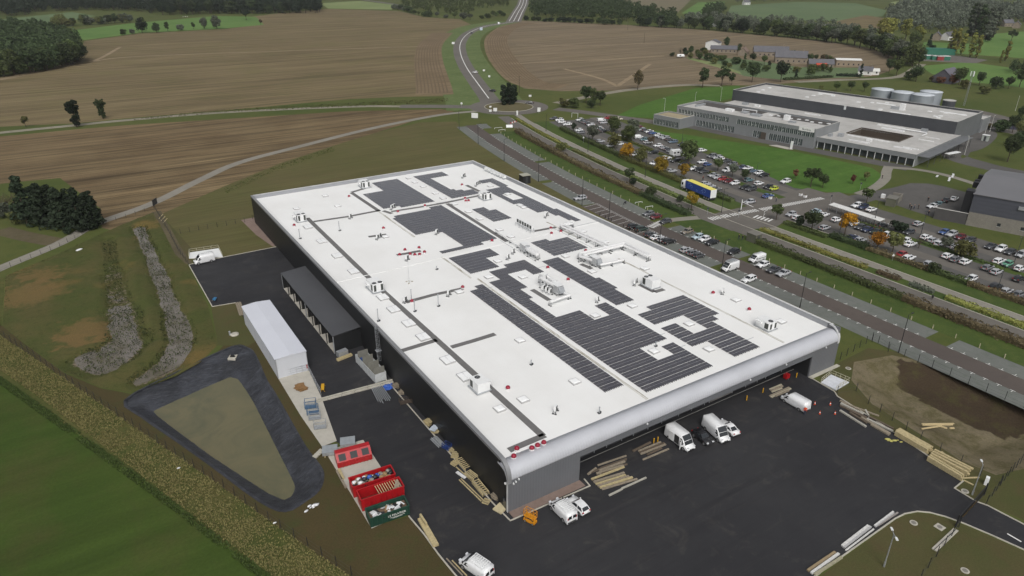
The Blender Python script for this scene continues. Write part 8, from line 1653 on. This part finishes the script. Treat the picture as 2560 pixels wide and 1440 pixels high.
for i, (A, Zz, l) in enumerate((((1775, 1045), Z1, 'round pale manhole cover in the grass island'), ((1960, 1075), Z1, 'square pale drain cover in the grass island near the gate'), ((2140, 820), Z1, 'round manhole cover beside the white cabinet'), ((2140, 1385), Z1, 'round manhole cover outside the gate'), ((1310, 1340), zf(1660, 450, 2.844), 'round manhole cover near the warehouse corner grass'))):
    p = Zz(*A); t = thing('manhole_cover', l, 'manhole', (p.x, p.y, .01)); b = MB()
    if i == 1: b.bx(-.6, .6, -.6, .6, 0, .06)
    else: b.cyl((0, 0, 0), (0, 0, .06), .55, n=18)
    b.build('cover', KERB, t); b = MB(); b.cyl((0, 0, .06), (0, 0, .07), .36, n=14); b.build('lid', M('cover_iron', (.2, .19, .17), .7), t)
p = Z1(2287, 770); t = thing('white_cabinet', 'white service cabinet on the grass near the gate lamp', 'cabinet', (p.x, p.y, 0), R(20)); b = MB(); b.bx(-.35, .35, -.25, .25, .1, 1.4); b.build('body', WHITE, t); b = MB(); b.bx(-.4, .4, -.3, .3, 0, .1); b.build('plinth', KERB, t)

# ------------------------------------------------------------------ lamps, fences, posts, signs
def lamp_post(p, h, lab, grp, mt, arm=1.2, rz_=0., head=None, double=False, nm='street_lamp'):
    t = thing(nm, lab, 'street lamp', (p[0], p[1], 0), rz_, grp); b = MB(); b.cyl((0, 0, 0), (0, 0, h), .1, .06, 8); b.cyl((0, 0, 0), (0, 0, .8), .13, .13, 8); b.build('pole', mt, t)
    for s in ((-1, 1) if double else (1,)):
        b = MB(); b.bar((0, 0, h - .05), (s * arm, 0, h + .05), .06, .06); b.build('arm', mt, t); b = MB(); b.box((s * (arm + .2), 0, h + .05), (.6, .28, .1)); b.build('lamp_head', head or mt, t)
    return t
LG = 'black lamp posts along the parking strip'
for i, (x, y) in enumerate(((116.8, 231.1), (109.9, 200.6), (104.7, 170.3), (100.2, 138.8), (97.1, 108.4), (95.8, 92.8), (94.8, 68.6), (94.8, 45.1), (94.6, 20.5), (94.6, -4))):
    lamp_post((x, y), 9, ('black lamp post at the gravel track corner', 'black lamp post at the top of the parking strip', 'black lamp post on the lawn edge below the strip top', 'black lamp post beside the black cube shed', 'black lamp post beside the lone silver estate car', 'black lamp post among the marked bays', 'black lamp post behind the white saloon and black SUV', 'black lamp post touching the roof-rack van', 'black lamp post behind the empty bays past the vans', 'black lamp post beside the wire fence corner')[i], LG, POLE)
for i, (Zz, A) in enumerate(((ZA, (160, 370)), (ZA, (830, 700)), (ZA, (1745, 1110)), (ZB, (662, 1290)), (Z8, (1240, 415)), (ZC, (1390, 1040)), (ZD, (1880, 1330)), (ZD, (655, 390)), (ZD, (2165, 850)), (ZB, (1195, 850)), (ZB, (15, 410)), (ZA, (2325, 640)), (ZC, (2015, 815)))):
    p = Zz(*A); lamp_post(p, 8, ('black lamp post near the roundabout end of the hedged road', 'black lamp post by the warning sign on the hedged road', 'black lamp post below the brown hedge of the north car park', 'black double lamp post behind the lorry', 'thin lamp post on the verge by the dark hedge', 'thin lamp post beside the bright yellow tree', 'double lamp post at the south end of the brown hedge', 'double lamp post beside the planted island grass', 'double lamp post beside the green car', 'thin lamp post between the two middle rows', 'thin lamp post beside the dark blue people carrier', 'thin lamp post beside the motorhome', 'lamp post in front of the cycle shelter')[i], 'lamp posts in the car parks', POLE if i < 4 else STEELD, 1.0, rnd.uniform(-.3, .3), None, i in (3, 6, 7, 8))
for i, (u, v_, h) in enumerate(((1801, 253, 8), (1736, 268, 8), (1660, 284, 8), (2411, 387, 8), (2458, 349, 8), (2474, 330, 8), (2538, 277, 8))):
    lamp_post(at(u, v_), h, ('white lamp post by the far office corner', 'white lamp post behind the office roof edge', 'white lamp post at the end of the small office wing', 'white lamp post at the end of the loading canopy', 'white lamp post beside the bus shelter', 'white lamp post on the green bank', 'white lamp post at the rear yard fence')[i], 'white lamp posts round the office', M('lamp_white', (.55, .55, .52), .5), .6, rnd.uniform(0, 6))
HEADW = M('led_head', (.72, .74, .74), .4)
lamp_post(Z1(1563, 1355), 5.9, 'grey double-headed lamp post on the grass island by the gate', 'gate lamp posts', GALV, .7, R(50), HEADW, True)
lamp_post(Z1(2190, 845), 5.9, 'grey single-headed lamp post beside the white cabinet', 'gate lamp posts', GALV, .7, R(40), HEADW)
# wooden bollards along the verge
BOL = M('bollard_wood', srgb(0xb1a98e), .8); y = -42.; BB = None
while y < 214:
    if not (77 < y < 87):
        X = 111.15 + dx(y)
        if BB is None:
            BB = thing('verge_bollard', 'short pale wooden bollard in the line along the grass verge', 'bollard', (X, y, 0), 0, 'wooden bollards along the verge'); b = MB(); b.cyl((0, 0, 0), (0, 0, .95), .1, n=8); b.build('post', BOL, BB); b = MB(); b.cyl((0, 0, .95), (0, 0, 1.02), .1, .04, 8); b.build('cap', BOL, BB)
        else: dup(BB, (X, y, 0))
    y += 5
for i, y in enumerate((78.6, 81.7, 84.8, 91, 94.1, 97.2)):
    X = 94.2 + dx(y); t = thing('bay_post', 'short black post at the head of a marked bay', 'bollard', (X, y, 0), 0, 'black posts at the marked bays'); b = MB(); b.cyl((0, 0, 0), (0, 0, 1.0), .09, n=8); b.build('post', POLE, t); b = MB(); b.ball((0, 0, 1.02), .11, 4, 8); b.build('cap', POLE, t)
# fences
def fence(pts, sp, h, lab, post=None, wires=(.25, .9, 1.6), mt=None, grp=None, nm='wire_fence'):
    t = thing(nm, lab, 'fence', (pts[0][0], pts[0][1], 0), 0, grp); o = Vector((pts[0][0], pts[0][1], 0)); me = None; P = [Vector((p[0], p[1], 0)) - o for p in pts]
    b = MB(); b.bar((0, 0, -.1), (0, 0, h), .08, .08); me = b.mesh('post', [post or POLE])
    for i in range(len(P) - 1):
        n = max(1, int((P[i + 1] - P[i]).length / sp))
        for j in range(n + (i == len(P) - 2)):
            q = P[i].lerp(P[i + 1], j / n); link('post', me, t, (q.x, q.y, 0)).rotation_euler = (rnd.uniform(-.02, .02), rnd.uniform(-.02, .02), 0)
    b = MB()
    for i in range(len(P) - 1):
        for z in wires: b.bar(P[i] + Vector((0, 0, z)), P[i + 1] + Vector((0, 0, z)), .015, .015)
    b.build('wire', mt or STEELD, t); return t
fence(px((-60, 800), (0, 838), (88, 895), (169, 953), (334, 1067), (534, 1202), (703, 1323), (879, 1441), (1000, 1530)), 2.5, 1.9, 'long dark wire fence between the pond bank and the rough grass')
fence([Vector(p) for p in px((0, 678), (150, 616), (240, 568), (385, 522))], 3, 1.3, 'low wire fence along the farm path above the wet ditches')
fence(px((388, 524), (420, 578), (446, 628), (472, 664)), 2.5, 1.7, 'dark fence along the bare soil strip west of the yard'); fence(px((428, 588), (520, 572), (612, 556), (632, 548)), 2.5, 1.6, 'dark wire fence joining the soil strip to the black wall')
p = at(388, 512); t = thing('leaning_gate', 'dark leaning panel at the corner of the soil strip', 'gate', (p.x, p.y, 0), R(60)); b = MB(); b.bx(-1.6, 1.6, -.05, .05, 0, 2.0); b.build('panel', STEELD, t); b = MB(); b.bar((1.7, 0, 0), (1.7, 0, 2.2), .1, .1); b.build('post', POLE, t)
for i, A in enumerate(((1150, 270), (1165, 285), (1180, 300))):
    P0 = Z4(*A); t = thing('leaning_plank', 'pale plank leaning on the soil strip bank', 'plank', (P0.x, P0.y, 0), R(20), 'planks on the soil strip'); b = MB(); b.bar((-.8, 0, .1), (.8, .3, 1.0), .18, .05); b.build('board', WOOD, t); b = MB(); b.box((-.8, 0, .04), (.3, .3, .08)); b.build('foot', WOODG, t)
fence(px((2036, 935), (2100, 900), (2180, 850), (2195, 858), (2220, 880)), 2.5, 1.9, 'dark wire fence from the warehouse corner to the parking strip')
fence(px((2180, 855), (2260, 892), (2330, 920), (2420, 960), (2560, 1020), (2700, 1080)), 2.5, 1.9, 'dark wire fence between the hollow and the parking strip')
fence(px((2092, 985), (2140, 978), (2170, 1010), (2230, 1052), (2300, 1100), (2400, 1160), (2450, 1190), (2500, 1210)), 2.5, 1.9, 'dark wire fence behind the timber stacks')
fence(px((2560, 1148), (2520, 1190), (2480, 1240), (2464, 1262)), 1.6, 1.9, 'dense dark fence meeting the sliding gate'); fence(px((2396, 1318), (2360, 1365), (2320, 1420), (2280, 1480)), 2., 1.9, 'dark fence running from the gate post past the grass island')
# sliding gate
a, c = Z1(2270, 850), Z1(2075, 1070); a = Vector((a.x, a.y, 0)); c = Vector((c.x, c.y, 0)); d_ = c - a; L = d_.length; t = thing('sliding_gate', 'long black sliding gate with yellow and black striped lower beam', 'gate', (a.x, a.y, 0), math.atan2(d_.y, d_.x))
b = MB()
for z in (.25, 1.9): b.bar((0, 0, z), (L, 0, z), .1, .12)
b.build('frame', POLE, t)
for i in range(int(L / .3)): b = MB() if i % 20 == 0 else b; b.bar((i * .3, 0, .25), (i * .3, 0, 1.9), .03, .03); (b.build('bars', POLE, t) if i % 20 == 19 or i == int(L / .3) - 1 else None)
for i in range(10): b = MB(); b.bx(L * .25 + i * .55, L * .25 + i * .55 + .28, -.09, -.052, .12, .4); b.build('stripe', YELP, t)
for x in (-.2, L + .1): b = MB(); b.bar((x, 0, 0), (x, 0, 2.3), .2, .2); b.build('gate_post', POLE, t)
b = MB(); a2, c2 = Z1(2075, 1095), Z1(1920, 1240); P0, P1 = Vector((a2.x, a2.y, .08)), Vector((c2.x, c2.y, .08)); t2 = thing('gate_track', 'pale concrete track strip in line with the sliding gate', 'track', (0, 0, 0)); b.bar(P0, P1, .7, .12); b.build('strip', KERB, t2); b = MB(); b.bar(P0 + Vector((0, 0, .09)), P1 + Vector((0, 0, .09)), .08, .05); b.build('rail', STEELD, t2)
ribbon('lane_mark', [Z1(2440, 1122)[:2], Z1(2540, 1180)[:2]], .12, -.12, .045, LINE, k=1)
# height-limit gates and signs
def sign(p, w_, h, z, lab, mt, rz_=0., nm='road_sign', grp=None, post=GALV, shape='rect'):
    t = thing(nm, lab, 'sign', (p[0], p[1], 0), rz_, grp); b = MB(); b.cyl((0, 0, 0), (0, 0, z + h * .5), .05, n=6); b.build('post', post, t); b = MB()
    if shape == 'tri': b.loft([[(-w_ / 2, y, z), (w_ / 2, y, z), (0, y, z + h)] for y in (-.09, -.06)], smooth=False)
    elif shape == 'disc': b.cyl((0, -.09, z + h / 2), (0, -.06, z + h / 2), h / 2, n=16)
    else: b.bx(-w_ / 2, w_ / 2, -.09, -.06, z, z + h)
    b.build('panel', mt, t); return t
SW = M('sign_face', (.70, .71, .70), .5); SB = M('sign_blue_white', (.5, .58, .68), .5)
YS = -YAW
for i, (u, v_, w_, h, z, l) in enumerate(((1187, 298, 3.4, 2.6, .6, 'pale grey site board tilted beside the farm path'), (1226, 284, 1.3, 1.2, 1.0, 'small white board on the roundabout approach, farm side'), (1238, 283, 2.0, 1.8, 1.0, 'square white board at the roundabout approach'), (1226, 273, 1.2, .8, 1, 'small white plate on the roundabout edge'), (1293, 290, .8, 2.4, .4, 'narrow white upright board at the hedged road entry'), (1347, 284, 1.6, 2.2, 1.0, 'white upright direction board east of the roundabout'), (1325, 247, 1.6, 1.1, 1.2, 'white road sign behind the roundabout'), (1133, 113, 2.6, 2.0, 1., 'grey road sign on the verge of the winding road'), (1203, 78, 3, 3, 1., 'white and blue sign beside the far bend'), (1210, 180, 1.6, 1.2, .6, 'white sign on the verge of the winding road'), (1223, 195, 1.4, 1.2, .6, 'tilted white sign lower on the verge of the winding road'), (1154, 268, 1., 1.0, 1.6, 'round-topped sign at the gravel track mouth'))):
    sign(at(u, v_), w_, h, z, l, SB if i == 8 else SW, YS + rnd.uniform(-.2, .2), 'road_sign', 'signs round the roundabout')
sign(ZA(757, 560), .9, .8, 2.2, 'white triangular warning sign by the hedged road', SW, YS, shape='tri'); sign(ZD(195, 790), .8, .8, 1.4, 'white triangular sign under the olive tree by the hedge', SW, YS, shape='tri'); sign(ZB(930, 1370), .7, .7, 2.0, 'dark round sign back at the zebra crossing', STEELD, YS, shape='disc'); sign(ZB(435, 1320), .6, .6, 1.8, 'dark sign back on the hedged road before the crossing', STEELD, YS); sign(ZC(1775, 180), .7, .7, 2.2, 'dark round sign back at the forecourt entrance', STEELD, YS, shape='disc'); sign(ZC(1250, 410), .6, .7, 2.2, 'dark round sign back beside the cycle shelter', STEELD, YS, shape='disc')
p = at(1392, 322); t = thing('waste_bin', 'dark litter bin on the median beside the grey shrubs', 'bin', (*Z8(1905, 850)[:2], 0)); b = MB(); b.cyl((0, 0, .5), (0, 0, 1.2), .25, n=10); b.build('body', POLE, t); b = MB(); b.cyl((0, 0, 0), (0, 0, .5), .06, n=6); b.build('post', POLE, t)
def barrier(a, c, lab, h=2.3):
    a, c = Vector((a.x, a.y, 0)), Vector((c.x, c.y, 0)); t = thing('height_barrier', lab, 'barrier', (a.x, a.y, 0), 0, 'white height barriers'); d_ = c - a
    for q in (Vector(), d_): b = MB(); b.bar(q, q + Vector((0, 0, h)), .12, .12); b.build('post', WHITE, t)
    b = MB(); b.bar(Vector((0, 0, h)), d_ + Vector((0, 0, h)), .1, .1); b.build('crossbar', WHITE, t)
barrier(ZA(572, 150), ZA(668, 155), 'white height barrier at the north end of the car park'); barrier(ZE(1075, 255), ZE(1185, 238), 'low white barrier by the motorbike', .5); barrier(ZE(1240, 330), ZE(1355, 312), 'low white barrier beside the first grey hatchback', .6); barrier(ZH(1210, 628), ZH(1305, 620), 'low white barrier at the top of the parking strip', .6); barrier(ZH(1265, 660), ZH(1345, 655), 'thin white barrier on the verge at the strip top', .8)
p = ZB(975, 1240); t = thing('lift_barrier', 'white lifting barrier post at the car park corner', 'barrier', (p.x, p.y, 0), R(-20)); b = MB(); b.bar((0, 0, 0), (0, 0, 3.4), .2, .2); b.build('post', WHITE, t); b = MB(); b.bar((.1, 0, 2.6), (4.4, 0, .6), .1, .12); b.build('arm', WHITE, t)
p = ZC(60, 680); t = thing('cycle_gate', 'white hooped barrier at the car park entrance corner', 'barrier', (p.x, p.y, 0), R(10)); b = MB(); b.tube([Vector(q) for q in ((0, 0, 0), (0, 0, 2.2), (1.6, 0, 2.4), (1.6, 0, 2.2))], .06, 6); b.build('hoop', WHITE, t); b = MB(); b.bar((.2, 0, 1.2), (1.4, .1, 1.2), .05, .05); b.build('crossbar', WHITE, t)
for i, (x, y) in enumerate(((180, 335), (720, 278), (800, 308))):
    p = ZC(x, y); t = thing('white_planter', ('white planter cube beside the blue saloon', 'white planter cube by the zebra crossing', 'white planter cube nearest the zebra crossing')[i], 'planter', (p.x, p.y, 0)); b = MB(); b.bx(-.45, .45, -.45, .45, 0, .8); b.build('box', WHITE, t); b = MB(); b.bx(-.38, .38, -.38, .38, .801, .84); b.build('soil', DIRT, t)
p = ZC(2180, 325); t = thing('water_tank', 'white plastic tank cube beside the grey shelter hut', 'tank', (p.x, p.y, 0), .3); b = MB(); b.bx(-.6, .6, -.6, .6, .2, 1.5); b.build('cube', WHITE, t); b = MB(); b.bx(-.65, .65, -.65, .65, 0, .2); b.build('pallet', WOODG, t)
p = ZH(1400, 605); t = thing('site_board', 'flat white site board lying at the top of the hedge', 'board', (p.x, p.y, 0), R(-30)); b = MB(); b.box((0, 0, .55), (3.2, 2.2, .08), 0, 0, R(25)); b.build('panel', WHITE, t); b = MB(); b.box((0, .6, .3), (2.6, .1, .6)); b.build('stand', GALV, t)
for i in range(5):
    p = ZH(1420 + i * 16, 560 - i * 5); t = thing('barrier_block', 'red and white barrier block at the closed road entry', 'barrier', (p.x, p.y, .03), R(20), 'barrier blocks at the road entry'); b = MB(); b.box((0, 0, .4), (1.0, .3, .5)); b.build('body', REDP if i % 2 == 0 else WHITE, t); b = MB(); b.box((0, 0, .08), (.9, .5, .16)); b.build('foot', KERB, t)
for i, (A, l) in enumerate((((1360, 70), 'long white paper strip on the grass beside the forecourt'), ((1170, 5), 'white paper scrap beside the entrance footpath'))):
    P = ZG(*A); t = thing('white_strip', l, 'sheet', (P.x, P.y, .05), OFR + R(100)); b = MB()
    for q in range(4 if i == 0 else 1): b.box((q * 3.2, .3 * math.sin(q * 2), .05), (3.0, .7, .06), .05 * q)
    b.build('strip', PLAST, t)

# ------------------------------------------------------------------ air
b = MB(); b.bx(-2650, 3550, -1550, 4250, -6, 84)
hz = b.build('haze', []); n = NT('haze_air'); n.t.nodes.remove(n.b)
pv = n.n('VolumePrincipled'); pv.inputs['Color'].default_value = (.86, .9, .95, 1); pv.inputs['Density'].default_value = .00007; pv.inputs['Anisotropy'].default_value = .2
n.l(pv.outputs[0], n.o.inputs['Volume']); hz.data.materials.append(n.m); hz['kind'] = 'stuff'; hz['label'] = 'thin autumn haze over the fields'; hz['category'] = 'haze'
SC.cycles.volume_bounces = 0
